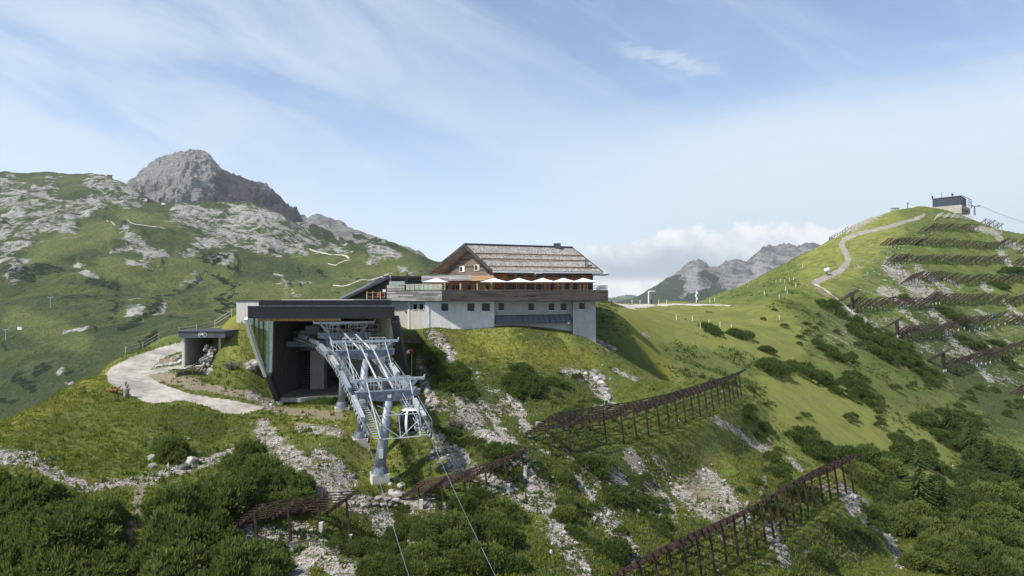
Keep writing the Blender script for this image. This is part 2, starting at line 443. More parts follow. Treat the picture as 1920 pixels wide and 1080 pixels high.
def hit(px, py, last=False):
    """point of the near ground seen at this place of the photograph"""
    j = int(round((px+300)/2600*(NC-1))); j = min(max(j, 0), NC-1)
    col = _PY[:, j]; ok = np.where(col <= py)[0]
    if len(ok) == 0: k = int(np.argmin(col)); 
    else: k = ok[0]
    if k > 0 and len(ok):
        t = (col[k-1]-py)/(col[k-1]-col[k]+1e-9); Yv = _YR[k-1] + (1 if t > 1 else max(t, 0))*(_YR[k]-_YR[k-1])
    else: Yv = _YR[k]
    x = (px-HX)/F*Yv
    return Vector((x, Yv, gz(x, Yv)))
# ------------------------------------------------------------------ materials
def new_mat(name, rough=0.8, spec=0.3):
    m = bpy.data.materials.new(name); m.use_nodes = True
    b = NB(m.node_tree); p = b.n['Principled BSDF']
    p.inputs['Roughness'].default_value = rough; p.inputs['Specular IOR Level'].default_value = spec
    return m, b, p
def bump(b, p, h, strength, dist):
    n = b.add('ShaderNodeBump'); n.inputs['Strength'].default_value = strength; n.inputs['Distance'].default_value = dist
    b.put(n.inputs['Height'], h); b.l.new(n.outputs[0], p.inputs['Normal'])
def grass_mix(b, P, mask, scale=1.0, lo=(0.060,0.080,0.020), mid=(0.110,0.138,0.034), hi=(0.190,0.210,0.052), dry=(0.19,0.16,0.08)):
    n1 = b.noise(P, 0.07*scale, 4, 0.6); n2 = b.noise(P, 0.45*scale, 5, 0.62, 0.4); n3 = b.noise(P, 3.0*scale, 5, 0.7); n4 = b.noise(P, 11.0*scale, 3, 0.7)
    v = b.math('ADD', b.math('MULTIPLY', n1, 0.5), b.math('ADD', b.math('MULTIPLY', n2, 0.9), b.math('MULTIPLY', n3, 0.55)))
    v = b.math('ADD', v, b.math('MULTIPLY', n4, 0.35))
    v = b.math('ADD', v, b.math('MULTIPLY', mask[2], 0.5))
    c = b.mix(b.ramp(v, 0.86, 1.14), lo, mid)
    c = b.mix(b.ramp(v, 1.12, 1.62), c, hi)
    d = b.noise(b.mapping(P, loc=(31,7,3)), 0.3*scale, 5, 0.65)
    c = b.mix(b.math('MULTIPLY', b.ramp(d, 0.50, 0.70), 0.62), c, dry)
    return c, n2, n3, n4
def mat_ground():
    m, b, p = new_mat('alpine_grass', 0.9, 0.15)
    P = b.add('ShaderNodeNewGeometry').outputs['Position']
    at_ = b.add('ShaderNodeAttribute', attribute_name='mask'); mask = b.sep(at_.outputs['Vector'])
    at2 = b.add('ShaderNodeAttribute', attribute_name='mask2'); mk2 = b.sep(at2.outputs['Vector'])
    g, n2, n3, n4 = grass_mix(b, P, mask)
    sx = b.noise(b.mapping(b.mapping(P, rot=(0,0,R(-35))), scale=(0.22,1.0,0.6)), 0.35, 6, 0.7, 0.5); far = b.ramp(b.sep(P)[1], 110, 200)
    g = b.mix(b.math('MULTIPLY', far, b.ramp(sx, 0.56, 0.40, 0.0, 0.45)), g, (0.045,0.066,0.020))
    g = b.mix(b.math('MULTIPLY', far, b.ramp(b.noise(P, 0.9, 5, 0.75), 0.60, 0.72, 0.0, 0.55)), g, (0.032,0.050,0.016))
    # darker low shrubs and heather in the rough ground
    h = b.noise(b.mapping(P, loc=(5,50,9)), 0.55, 6, 0.68, 0.6)
    hm = b.ramp(b.math('ADD', h, b.math('MULTIPLY', mk2[1], 0.30)), 0.66, 0.76)
    hn = b.mix(b.ramp(n3, 0.35, 0.7), (0.028,0.046,0.016), (0.080,0.098,0.034))
    g = b.mix(b.math('MULTIPLY', hm, 0.85), g, hn)
    g = b.mix(b.math('MULTIPLY', mk2[0], b.ramp(n2, 0.3, 0.7, 0.35, 0.9)), g, (0.20,0.20,0.035))     # yellowish turf
    # brown earth
    e = b.math('ADD', b.math('MULTIPLY', mask[1], 0.75), b.math('MULTIPLY', b.math('SUBTRACT', n3, 0.5), 2.8))
    earth = b.mix(n4, (0.17,0.135,0.09), (0.34,0.29,0.22))
    c = b.mix(b.ramp(e, 0.40, 0.62), g, earth)
    # broken limestone
    v1 = b.vor(b.mapping(P, rot=(0.5,0.3,0.2)), 2.3); v2 = b.vor(P, 6.5)
    big = b.noise(P, 0.9, 6, 0.72, 0.5)
    r = b.math('ADD', b.math('MULTIPLY', mask[0], 0.66), b.math('MULTIPLY', b.math('SUBTRACT', big, 0.5), 2.3))
    r = b.math('ADD', r, b.math('MULTIPLY', b.math('SUBTRACT', n3, 0.5), 1.3))
    rf = b.math('MULTIPLY', b.ramp(r, 0.44, 0.60), b.ramp(mask[0], 0.02, 0.15))
    s1 = b.sep(v1.outputs['Color'])[0]; s2 = b.sep(v2.outputs['Color'])[1]
    v4 = b.vor(b.mapping(P, loc=(3,8,1)), 13.0); s4 = b.sep(v4.outputs['Color'])[2]
    soil = b.mix(n4, (0.16,0.13,0.105), (0.33,0.285,0.245))
    st2 = b.math('MULTIPLY', b.ramp(v2.outputs['Distance'], 0.60, 0.40), b.ramp(b.math('ADD', s2, b.math('MULTIPLY', b.math('SUBTRACT', big, 0.5), 1.2)), 0.30, 0.42))
    st4 = b.math('MULTIPLY', b.ramp(v4.outputs['Distance'], 0.55, 0.35), b.ramp(s4, 0.45, 0.55))
    pale = b.mix(b.math('ADD', b.math('MULTIPLY', s1, 0.6), b.math('MULTIPLY', s4, 0.4)), (0.33,0.315,0.29), (0.66,0.645,0.62))
    rc = b.mix(b.math('MAXIMUM', st2, st4), soil, pale)
    c = b.mix(rf, c, rc)
    # loose single stones and tiny pale flowers
    v3 = b.vor(P, 2.6); st = b.ramp(v3.outputs['Distance'], 0.17, 0.12)
    st = b.math('MULTIPLY', st, b.ramp(b.math('ADD', b.sep(v3.outputs['Color'])[0], b.math('MULTIPLY', mask[0], 0.5)), 0.95, 0.98))
    c = b.mix(st, c, (0.52,0.50,0.46))
    b.l.new(c, p.inputs['Base Color'])
    hgt = b.math('ADD', b.math('MULTIPLY', n3, 0.6), b.math('ADD', b.math('MULTIPLY', n4, 0.35), b.math('MULTIPLY', n2, 0.8)))
    hgt = b.math('ADD', hgt, b.math('MULTIPLY', hm, 0.5))
    hgt = b.math('ADD', hgt, b.math('MULTIPLY', b.math('MULTIPLY', rf, s1), 0.5))
    bump(b, p, hgt, 1.0, 0.42)
    return m
def mat_gravel(name='gravel', c0=(0.21,0.195,0.17), c1=(0.45,0.43,0.40), sc=1.0):
    m, b, p = new_mat(name, 0.95, 0.1)
    P = b.add('ShaderNodeNewGeometry').outputs['Position']
    n = b.noise(P, 1.2*sc, 6, 0.7); n2 = b.noise(P, 9*sc, 4, 0.8); n3 = b.noise(P, 0.25*sc, 4, 0.6)
    v = b.math('ADD', b.math('MULTIPLY', n, 0.5), b.math('ADD', b.math('MULTIPLY', n2, 0.4), b.math('MULTIPLY', n3, 0.45)))
    c = b.mix(b.ramp(v, 0.50, 0.86), c0, c1)
    gr = b.noise(b.mapping(P, loc=(9,2,0)), 0.9*sc, 7, 0.75)
    c = b.mix(b.ramp(gr, 0.60, 0.70, 0.0, 0.75), c, (0.13,0.135,0.05))
    b.l.new(c, p.inputs['Base Color'])
    bump(b, p, b.math('ADD', n2, n), 0.6, 0.08)
    return m

# ------------------------------------------------------------------ where the near sheet is bare, in capsules ((x0,y0),(x1,y1),radius) of the survey photo
ROCK = [((-60,850),(60,860),15),((60,868),(160,915),13),((160,915),(290,898),9),((290,895),(400,862),12),((400,860),(440,845),8),
 ((495,810),(560,870),21),((555,870),(640,925),27),((600,850),(660,905),16),((430,1000),(560,1040),38),((560,1000),(650,1070),28),((480,1040),(560,1090),30),
 ((640,930),(700,960),18),((700,960),(760,1000),14),((812,630),(835,650),13),((835,650),(845,668),12),((785,668),(815,668),6),((787,672),(793,700),9),((793,700),(812,760),11),
 ((560,800),(640,812),10),((860,740),(905,800),14),((870,780),(960,860),18),((905,760),(985,860),9),((958,735),(990,810),10),((860,860),(1000,950),15),((1000,890),(1080,1060),20),((980,860),(1050,980),12),
 ((1060,697),(1125,712),11),((1112,705),(1140,760),15),((1150,690),(1190,712),5),((1085,895),(1112,930),11),((1150,890),(1230,960),16),((1180,850),(1260,960),12),((1270,920),(1330,960),14),((1320,888),(1395,965),16),
 ((800,800),(870,860),14),((815,850),(860,880),16),((900,900),(960,1000),10),((1130,960),(1190,1050),18),((1040,1000),(1100,1080),18),
 ((1440,985),(1475,1050),14),((1590,930),(1640,985),15),((1340,785),(1440,850),8),((1480,860),(1500,880),6),((1575,915),(1600,960),9),((1640,960),(1690,1060),9),
 ((700,950),(740,1080),12),((760,985),(800,1060),10),
 ((1664,500),(1740,560),13),((1655,545),(1710,566),12),((1680,497),(1755,553),4),((1720,501),(1783,552),7),((1770,520),(1800,540),4),((1686,578),(1727,613),5),((1746,582),(1784,626),6),
 ((1777,626),(1859,714),6),((1601,591),(1639,613),7),((1655,595),(1700,618),3),((1675,597),(1706,622),3),((1875,468),(1894,500),8),((1890,455),(1925,471),7),((1824,427),(1875,437),6),((1862,430),(1875,450),7),
 ((1591,432),(1639,405),8),((1620,412),(1650,402),6),((1842,535),(1855,545),7),((1770,655),(1800,672),4),((1830,580),(1850,592),4),((1880,565),(1920,595),4),((1695,670),(1712,690),3),((1800,640),(1835,668),4),((1885,590),(1920,612),4),
 ((1205,625),(1222,638),2),((1120,640),(1150,655),6),((480,680),(515,690),9),((470,740),(505,760),10),((380,650),(390,690),12)]
EARTH = [((265,900),(255,960),10),((255,960),(235,1020),9),((235,1020),(215,1090),10),((1290,920),(1370,970),30),((1180,860),(1200,880),10),((488,790),(484,830),7),((484,830),(495,790),6),
 ((290,702),(370,722),12),((370,722),(480,745),8),((280,690),(340,672),7),((1447,795),(1438,880),4),((1438,880),(1425,940),4),((1510,1035),(1600,1040),3),((1600,1040),(1625,1075),3),
 ((1530,540),(1601,588),3),((720,930),(800,950),10),((520,770),(640,780),8),((1540,910),(1600,930),7),((500,790),(500,820),6),((1330,900),(1370,940),14)]
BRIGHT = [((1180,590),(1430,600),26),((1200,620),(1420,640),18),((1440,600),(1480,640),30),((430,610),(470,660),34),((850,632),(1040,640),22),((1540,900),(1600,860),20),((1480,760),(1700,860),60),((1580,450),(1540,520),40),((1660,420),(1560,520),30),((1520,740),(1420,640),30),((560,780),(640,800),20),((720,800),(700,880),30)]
YEL = [((0,805),(110,752),14),((110,750),(200,698),18),((150,740),(230,720),14),((440,600),(480,640),26),((1180,600),(1250,700),16),((850,650),(1100,680),22)]
HEATH = [((830,690),(1000,880),75),((1000,800),(1250,1000),70),((700,980),(1000,1060),70),((1250,900),(1100,1060),60),((1000,640),(1100,760),40),((1760,620),(1900,760),60),((320,790),(400,800),25),((1600,1000),(1500,1060),50),((1400,850),(1470,960),30)]
def capsule_mask(px, py, caps, soft=0.9):
    m = np.zeros(px.shape)
    for (x0, y0), (x1, y1), r in caps:
        sel = (px > min(x0,x1)-3*r) & (px < max(x0,x1)+3*r) & (py > min(y0,y1)-3*r) & (py < max(y0,y1)+3*r)
        if not sel.any(): continue
        qx, qy = px[sel], py[sel]
        vx, vy = x1-x0, y1-y0; L = vx*vx+vy*vy+1e-9
        t = np.clip(((qx-x0)*vx+(qy-y0)*vy)/L, 0, 1)
        d = np.hypot(qx-x0-t*vx, qy-y0-t*vy)/r
        m[sel] = np.maximum(m[sel], 1-sstep(d, 0.55, 0.55+soft))
    return m
def in_poly(px, py, poly):
    ins = np.zeros(px.shape, bool); n = len(poly)
    for i in range(n):
        x0, y0 = poly[i]; x1, y1 = poly[(i+1) % n]
        if y0 == y1: continue
        c = ((y0 > py) != (y1 > py)) & (px < (x1-x0)*(py-y0)/(y1-y0)+x0)
        ins ^= c
    return ins
PATH_POLY = [(346,640),(300,652),(250,668),(215,685),(197,700),(205,718),(240,738),(265,752),(285,757),(310,755),(345,750),(385,762),(420,775),(455,777),(500,764),(470,757),(420,748),(375,742),(345,735),(310,722),(288,712),(278,703),(330,693),(395,684),(395,678),(345,684),(283,693),(300,674),(346,656)]
ROAD_C = [(1527,530),(1550,520),(1575,508),(1588,494),(1590,482),(1583,470),(1577,458),(1583,449),(1600,441),(1625,434),(1655,428),(1690,418),(1715,411),(1733,403)]
def build_ground():
    global NEAR_BVH
    V = nv; PX = HX+V[:,0]/V[:,1]*F; PY = HY-V[:,2]/V[:,1]*F; Y = V[:,1]
    # jitter the lookup so that edges are ragged in the terrain itself
    jx = 9*fbm(V[:,0]/2.2, V[:,1]/2.2, 3); jy = 7*fbm(V[:,0]/2.2, V[:,1]/2.2, 3, 4.4)
    near_side = np.ones(len(V))
    rock = capsule_mask(PX+jx, PY+jy, ROCK); earth = capsule_mask(PX+jx, PY+jy, EARTH)
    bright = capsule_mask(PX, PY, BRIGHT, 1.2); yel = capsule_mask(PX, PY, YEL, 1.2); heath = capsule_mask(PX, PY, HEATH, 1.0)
    # streaks of scree along the fall line, rough slope only
    a = 0.82*V[:,0]-0.57*V[:,1]; c = 0.57*V[:,0]+0.82*V[:,1]
    st = fbm(c/2.6, a/17.0, 4, 1.7, 0.6)
    slope = capsule_mask(PX, PY, [((840,760),(1180,1060),120),((700,960),(1000,1060),80),((1180,880),(1400,1040),60),((1650,520),(1900,680),70),((1560,620),(1760,640),40)], 0.8)
    pt = fbm(c/3.2, a/6.0, 4, 3.9, 0.6)
    rock = np.maximum(rock, slope*np.maximum(sstep(st, 0.10, 0.38)*0.8, sstep(pt, 0.08, 0.34)*0.85))
    fc = nf; cx = PX[fc].mean(1); cy = PY[fc].mean(1); cY = Y[fc].mean(1); cX = V[fc,0].mean(1)
    jj = 2.6*fbm(cX/0.7, cY/0.7, 3)
    pth = in_poly(cx+jj, cy+jj*0.5, PATH_POLY) & (cY < 118)
    d = seg_d(cx+jj*0.3, cy, ROAD_C); road = (d < np.interp(cy, [405,430,470,525], [2.6,3.2,5.2,5.0])) & (cY > 230)
    cut = (cX > ST_X0+0.3) & (cX < ST_X1-0.3-0.36*(cY-84)*0) & (cY > 84.0) & (cY < 99)       # lift station floor
    cut |= tunnel_cut(cX, cY)
    msk = np.stack([rock, earth, bright], 1); m2 = np.stack([yel, heath, 0*yel], 1)
    def sub(name, sel, mat):
        ff = fc[sel]; used, inv = np.unique(ff, return_inverse=True)
        o = arr_mesh(name, V[used], inv.reshape(ff.shape), mat, smooth=True); o['kind'] = 'structure'
        set_mask(o, msk[used]); set_mask(o, m2[used], 'mask2')
        return o
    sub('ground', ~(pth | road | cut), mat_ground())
    sub('path', pth & ~cut, mat_gravel())
    sub('road', road & ~pth, mat_gravel('road_gravel', (0.20,0.19,0.17), (0.30,0.285,0.26), 0.4))
TUN = dict(x0=-42.4, x1=-37.8, y0=86.5, y1=99.0)
def tunnel_cut(x, y): return (x > -100) & (x < -200)
# ------------------------------------------------------------------ far slopes and mountains
def sheet(name, ctrl, px0, px1, Y0, Y1, nc, nr, noise, mat, maskf=None, c=90, z_add=None):
    p = [(px, Y, py) for px, l in ctrl.items() for (Y, py) in l]
    fld = Field(p, c, -0.002)
    px = np.linspace(px0, px1, nc); Y = np.exp(np.linspace(math.log(Y0), math.log(Y1), nr))
    PX, YY = np.meshgrid(px, Y); X = (PX-HX)/F*YY
    # smooth field on a coarse grid, then bilinear
    cx = np.linspace(px0, px1, max(nc//4, 2)); cl = np.linspace(math.log(Y0), math.log(Y1), max(nr//4, 2))
    cpx, cY = np.meshgrid(cx, np.exp(cl)); cp = fld.py(cpx, cY)
    ti = np.linspace(0, cp.shape[0]-1.0001, nr); tj = np.linspace(0, cp.shape[1]-1.0001, nc)
    i = ti.astype(int); j = tj.astype(int); a = (ti-i)[:, None]; b_ = (tj-j)[None]
    PYs = (1-a)*((1-b_)*cp[i][:, j]+b_*cp[i][:, j+1]) + a*((1-b_)*cp[i+1][:, j]+b_*cp[i+1][:, j+1])
    Z = (HY-PYs)/F*YY
    Z = Z + noise(X, YY, PX, PYs)
    v = np.stack([X, YY, Z], -1).reshape(-1, 3)
    o = arr_mesh(name, v, grid_faces(nr, nc), mat, smooth=True)
    o['kind'] = 'structure'
    PYf = HY - Z/YY*F
    if maskf is not None: set_mask(o, maskf(X, YY, PX, PYf).reshape(-1, 3))
    return o, (px, Y, PYf, Z)
def sheet_z(g, x, y):
    pxs, Y, PYf, Z = g; px = HX+x/y*F
    j = int(np.clip(np.searchsorted(pxs, px), 1, len(pxs)-1)); i = int(np.clip(np.searchsorted(Y, y), 1, len(Y)-1))
    t = (px-pxs[j-1])/(pxs[j]-pxs[j-1]); s = (y-Y[i-1])/(Y[i]-Y[i-1]); t = min(max(t,0),1); s = min(max(s,0),1)
    return float((1-s)*((1-t)*Z[i-1,j-1]+t*Z[i-1,j])+s*((1-t)*Z[i,j-1]+t*Z[i,j]))
def sheet_hit(g, px, py):
    pxs, Y, PYf, Z = g
    j = int(np.clip(np.searchsorted(pxs, px), 0, len(pxs)-1)); ok = np.where(PYf[:, j] <= py)[0]
    k = ok[0] if len(ok) else int(np.argmin(PYf[:, j]))
    return Vector(((px-HX)/F*Y[k], Y[k], Z[k, j]))
VAL = {
 -500: [(170,1500),(300,1050),(450,820),(700,600),(1000,480),(1400,400),(1800,330),(2000,340),(2200,380)],
 -100: [(170,1450),(260,1080),(350,880),(450,740),(550,650),(700,565),(850,505),(1000,470),(1300,400),(1700,340),(1900,322),(2100,360)],
 0:    [(170,1400),(260,1050),(350,860),(450,720),(550,630),(700,552),(850,500),(1000,465),(1300,400),(1700,345),(1900,325),(2100,360)],
 120:  [(170,1350),(260,1030),(350,845),(450,710),(550,625),(700,552),(850,497),(1000,455),(1300,395),(1700,345),(1880,325),(2100,365)],
 190:  [(1000,452),(1300,395),(1600,350),(1800,331),(2000,360)],
 245:  [(170,1350),(260,1000),(350,830),(450,700),(560,618),(740,545),(900,490),(1050,440),(1250,405),(1450,380),(1650,356),(1780,346),(1900,370)],
 275:  [(1100,430),(1250,400),(1450,380),(1600,374),(1800,385),(2000,420)],
 330:  [(260,980),(350,810),(460,680),(600,600),(800,540),(950,490),(1100,430),(1300,405),(1500,388),(1600,385),(1800,400),(2100,430)],
 400:  [(170,1300),(260,960),(350,800),(480,660),(650,590),(820,540),(1000,482),(1250,430),(1500,396),(1620,390),(1900,410),(2100,430)],
 480:  [(850,540),(1050,480),(1250,435),(1450,402),(1580,396),(1800,415),(2100,440)],
 550:  [(170,1250),(300,850),(450,680),(650,600),(850,540),(1050,490),(1250,455),(1450,425),(1560,420),(1800,435),(2100,450)],
 610:  [(850,545),(1050,502),(1250,478),(1400,462),(1500,460),(1700,475)],
 650:  [(850,550),(1000,515),(1200,480),(1350,468),(1500,472),(1700,490)],
 700:  [(170,1200),(300,850),(450,690),(600,620),(800,560),(950,512),(1100,476),(1200,460),(1280,457),(1450,475),(1700,490)],
 750:  [(950,525),(1100,485),(1210,466),(1300,468),(1450,490)],
 790:  [(950,540),(1100,502),(1220,487),(1300,490),(1450,510)],
 830:  [(170,1200),(300,830),(500,670),(800,580),(1000,530),(1150,506),(1260,505),(1400,520)],
 900:  [(500,690),(800,600),(1000,560),(1200,530),(1400,540)],
 1000: [(170,1200),(300,850),(600,680),(1000,600),(1300,572),(1600,590)],
 1200: [(170,1200),(600,750),(1300,620),(1600,610),(2000,620)],
}
VROCK = [((10,350),(60,430),26),((60,370),(95,350),16),((30,470),(90,390),24),((90,400),(180,380),15),((60,420),(130,425),18),((120,400),(190,400),10),((180,345),(245,365),18),((200,350),(235,380),14),
 ((0,420),(20,490),16),((5,480),(30,520),18),((235,440),(265,460),16),((255,455),(300,480),14),((210,470),(235,465),6),((340,405),(420,430),18),((380,435),(480,455),20),((430,405),(520,420),24),((490,430),(550,440),20),((340,475),(400,450),12),((520,440),(560,470),12),
 ((450,460),(555,462),12),((555,425),(600,465),10),((600,455),(650,468),5),((705,468),(730,475),16),((690,490),(700,480),10),((752,503),(765,515),9),((250,490),(300,500),6),((150,500),(190,515),6),((530,520),(540,545),6),((555,520),(560,545),5),((565,535),(575,525),4),
 ((240,575),(270,590),10),((118,690),(135,720),8),((130,620),(175,615),5),((260,600),(300,575),7),((345,530),(370,515),7),((400,480),(440,490),9),((340,380),(400,400),8),((545,400),(560,420),8)]
VBUSH = [((170,520),(215,535),9),((0,515),(60,520),9),((60,510),(110,505),8),((200,560),(215,600),7),((240,615),(300,560),9),((300,560),(330,545),6),((430,530),(445,575),7),((415,520),(440,535),6),((380,475),(420,490),8),((30,700),(70,730),10),((60,690),(75,680),7),((130,700),(140,690),4),((10,750),(40,755),5),
 ((250,650),(275,640),9),((320,590),(350,600),5),((5,640),(10,650),5),((420,560),(440,590),8),((120,555),(150,560),4),((560,503),(570,510),3),((600,505),(625,512),3),((660,520),(672,525),3),((395,485),(430,488),6),((455,505),(470,515),3)]
VBRIGHT = [((60,480),(200,430),16),((200,500),(330,520),18),((300,500),(420,520),18),((640,500),(760,500),26),((560,480),(640,490),14),((420,560),(640,560),26),((30,600),(150,640),20),((230,400),(330,420),10)]
def mat_valley(name='valley_slope', s=1.0, haze=0.0):
    m, b, p = new_mat(name, 0.95, 0.1)
    P = b.add('ShaderNodeNewGeometry').outputs['Position']
    mask = b.sep(b.add('ShaderNodeAttribute', attribute_name='mask').outputs['Vector'])
    n1 = b.noise(P, 0.004*s, 6, 0.65, 0.5); n2 = b.noise(P, 0.025*s, 7, 0.7, 0.3); n3 = b.noise(P, 0.12*s, 5, 0.75)
    v = b.math('ADD', b.math('MULTIPLY', n1, 0.7), b.math('ADD', b.math('MULTIPLY', n2, 0.8), b.math('MULTIPLY', mask[2], 0.22)))
    c = b.mix(b.ramp(v, 0.62, 1.0), (0.050,0.068,0.027), (0.122,0.145,0.046))
    c = b.mix(b.math('MULTIPLY', b.ramp(n3, 0.35, 0.75), 0.35), c, (0.030,0.045,0.018))
    r = b.math('ADD', b.math('MULTIPLY', mask[0], 0.58), b.math('MULTIPLY', b.math('SUBTRACT', n2, 0.5), 3.2)); r = b.math('ADD', r, b.math('MULTIPLY', b.math('SUBTRACT', n3, 0.5), 1.9))
    rf = b.math('MULTIPLY', b.ramp(r, 0.36, 0.62), b.ramp(mask[0], 0.02, 0.2))
    rc = b.mix(b.ramp(b.math('ADD', b.math('MULTIPLY', n3, 0.7), b.math('MULTIPLY', n2, 0.5)), 0.42, 0.78), (0.115,0.11,0.10), (0.42,0.41,0.39))
    c = b.mix(rf, c, rc)
    q = b.math('ADD', b.math('MULTIPLY', mask[1], 0.62), b.math('MULTIPLY', b.math('SUBTRACT', n3, 0.5), 2.6))
    c = b.mix(b.math('MULTIPLY', b.ramp(q, 0.40, 0.55), b.ramp(mask[1], 0.02, 0.1)), c, (0.013,0.024,0.011))
    # scattered dark dwarf pines and white blocks
    vv = b.vor(P, 0.06*s); sp = b.math('MULTIPLY', b.ramp(vv.outputs['Distance'], 0.28, 0.16), b.ramp(b.sep(vv.outputs['Color'])[0], 0.80, 0.86))
    c = b.mix(b.math('MULTIPLY', sp, 0.75), c, (0.018,0.03,0.014))
    b.l.new(c, p.inputs['Base Color'])
    h = b.math('ADD', b.math('MULTIPLY', n2, 1.0), b.math('MULTIPLY', n3, 0.45))
    bump(b, p, h, 1.0, 14.0/s)
    return m
def mat_rockface(name, dark=(0.075,0.072,0.075), light=(0.30,0.29,0.285), green=0.0, s=1.0, tilt=0.35):
    m, b, p = new_mat(name, 0.95, 0.1)
    P = b.add('ShaderNodeNewGeometry').outputs['Position']
    mask = b.sep(b.add('ShaderNodeAttribute', attribute_name='mask').outputs['Vector'])
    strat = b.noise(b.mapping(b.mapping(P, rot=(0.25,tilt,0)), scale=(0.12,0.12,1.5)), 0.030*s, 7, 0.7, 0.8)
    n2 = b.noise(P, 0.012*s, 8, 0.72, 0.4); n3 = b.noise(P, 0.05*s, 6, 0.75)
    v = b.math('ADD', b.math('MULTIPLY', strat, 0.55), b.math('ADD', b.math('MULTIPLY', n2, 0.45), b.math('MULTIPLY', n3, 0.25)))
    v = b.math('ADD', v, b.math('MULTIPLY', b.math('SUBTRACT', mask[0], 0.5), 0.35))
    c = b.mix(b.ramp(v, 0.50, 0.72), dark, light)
    g = b.math('ADD', mask[1], b.math('MULTIPLY', b.math('SUBTRACT', n2, 0.5), 1.2))
    c = b.mix(b.ramp(g, 0.42, 0.62), c, b.mix(n3, (0.028,0.045,0.018), (0.08,0.105,0.035)))
    b.l.new(c, p.inputs['Base Color'])
    h = b.math('ADD', b.math('MULTIPLY', strat, 1.0), b.math('ADD', b.math('MULTIPLY', n2, 0.7), b.math('MULTIPLY', n3, 0.4)))
    bump(b, p, h, 1.0, 70.0/s)
    return m
def build_far():
    g = {}
    def nz(X, Y, PX, PY):
        r = capsule_mask(PX, PY, VROCK)
        q = 26*fbm(X/260, Y/260, 4) + 6*fbm(X/60, Y/60, 4, 3.3)
        q = q + r*(7*ridged(X/70, Y/70, 5, 2.2)-4)
        q = q + 7*(ridged(X/150, Y/400, 4, 7.7)-0.8)
        return q*sstep(Y, 300, 900)*0.75 + q*0.12
    def mk(X, Y, PX, PY):
        jx = 46*fbm(X/110, Y/110, 5, gain=0.65); jy = 26*fbm(X/110, Y/110, 5, 6.1, gain=0.65)
        return np.stack([capsule_mask(PX+jx*.8, PY+jy*.8, VROCK, 0.9), capsule_mask(PX+jx, PY+jy*.8, VBUSH, 0.9), capsule_mask(PX, PY, VBRIGHT, 1.2)], -1)
    o, g['valley'] = sheet('valley_slope', VAL, -500, 1200, 170, 2150, 820, 560, nz, mat_valley(), mk, 90)
    PK = {
     150: [(2300,470),(2700,430),(3100,400),(3400,380),(3700,400)],
     245: [(2300,460),(2700,410),(3100,370),(3350,345),(3600,370)],
     285: [(2300,450),(2600,410),(2900,375),(3150,340),(3350,306),(3600,340)],
     320: [(2300,440),(2600,400),(2900,355),(3150,320),(3350,297),(3600,340)],
     345: [(2300,435),(2500,405),(2750,368),(3000,330),(3250,298),(3400,292),(3700,340)],
     358: [(2300,432),(2600,398),(2900,345),(3150,304),(3320,289),(3600,340)],
     372: [(2300,430),(2500,405),(2750,362),(2950,325),(3150,296),(3310,284),(3600,340)],
     386: [(2300,430),(2600,402),(2900,352),(3150,308),(3310,291),(3600,340)],
     400: [(2300,430),(2500,412),(2750,382),(3000,345),(3200,312),(3320,302),(3600,350)],
     430: [(2300,440),(2550,425),(2800,398),(3050,360),(3250,335),(3380,329),(3650,370)],
     480: [(2300,445),(2550,430),(2800,405),(3050,370),(3250,350),(3350,345),(3650,390)],
     515: [(2300,450),(2600,430),(2900,395),(3100,375),(3250,368),(3600,400)],
     535: [(2300,450),(2600,435),(2900,410),(3100,398),(3250,398),(3600,430)],
     552: [(2300,455),(2600,440),(2900,425),(3050,420),(3250,430),(3600,450)],
     600: [(2300,470),(2600,460),(3000,455),(3400,470)],
    }
    def nzp(X, Y, PX, PY):
        k = sstep(PX, 160, 240)*0.6+0.4
        w = 60*fbm(X/300, Y/300, 3, 9.9)
        k2 = 0.22+0.78*sstep(np.abs(Y-3330), 60, 420)
        return k*k2*70*(ridged((X+w)/280, (Y+w)/430, 6, 1.1, 0.58)-0.9) + k*(20*fbm(X/60, Y/60, 5, gain=0.62) + 14*(ridged(X/75, Y/150, 4, 5.5, 0.6)-0.9))
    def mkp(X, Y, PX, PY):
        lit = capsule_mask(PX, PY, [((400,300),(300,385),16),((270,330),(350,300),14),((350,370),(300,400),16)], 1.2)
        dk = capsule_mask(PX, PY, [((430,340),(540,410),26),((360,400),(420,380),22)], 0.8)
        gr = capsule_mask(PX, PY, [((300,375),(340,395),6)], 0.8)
        return np.stack([0.5+0.6*lit-0.55*dk, gr*0.6, 0*lit], -1)  # sunlit strip and shaded right face of the peak put into the rock tone
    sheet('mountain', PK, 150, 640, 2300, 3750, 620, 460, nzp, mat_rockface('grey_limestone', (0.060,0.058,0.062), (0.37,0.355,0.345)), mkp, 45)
    C = {
     520: [(1900,480),(2200,440),(2500,425),(2800,450)],
     560: [(1900,480),(2150,445),(2350,418),(2500,420),(2800,450)],
     600: [(1800,490),(2000,460),(2200,430),(2380,411),(2500,412),(2800,450)],
     630: [(1800,490),(2000,465),(2200,440),(2400,420),(2550,422),(2800,450)],
     660: [(1800,495),(2000,470),(2250,447),(2400,438),(2600,445),(2800,470)],
     700: [(1800,500),(2000,475),(2250,455),(2400,449),(2600,460)],
     740: [(1800,510),(2000,485),(2200,466),(2350,462),(2600,480)],
     765: [(1800,515),(2000,490),(2200,472),(2300,469),(2600,490)],
     790: [(1800,520),(2000,500),(2200,488),(2400,490),(2600,505)],
     830: [(1800,530),(2000,510),(2200,496),(2400,500),(2600,510)],
     900: [(1800,550),(2200,530),(2600,535)],
    }
    def nzc(X, Y, PX, PY): return 20*(ridged(X/170, Y/170, 5, 4.1)-0.9) + 5*fbm(X/40, Y/40, 3)
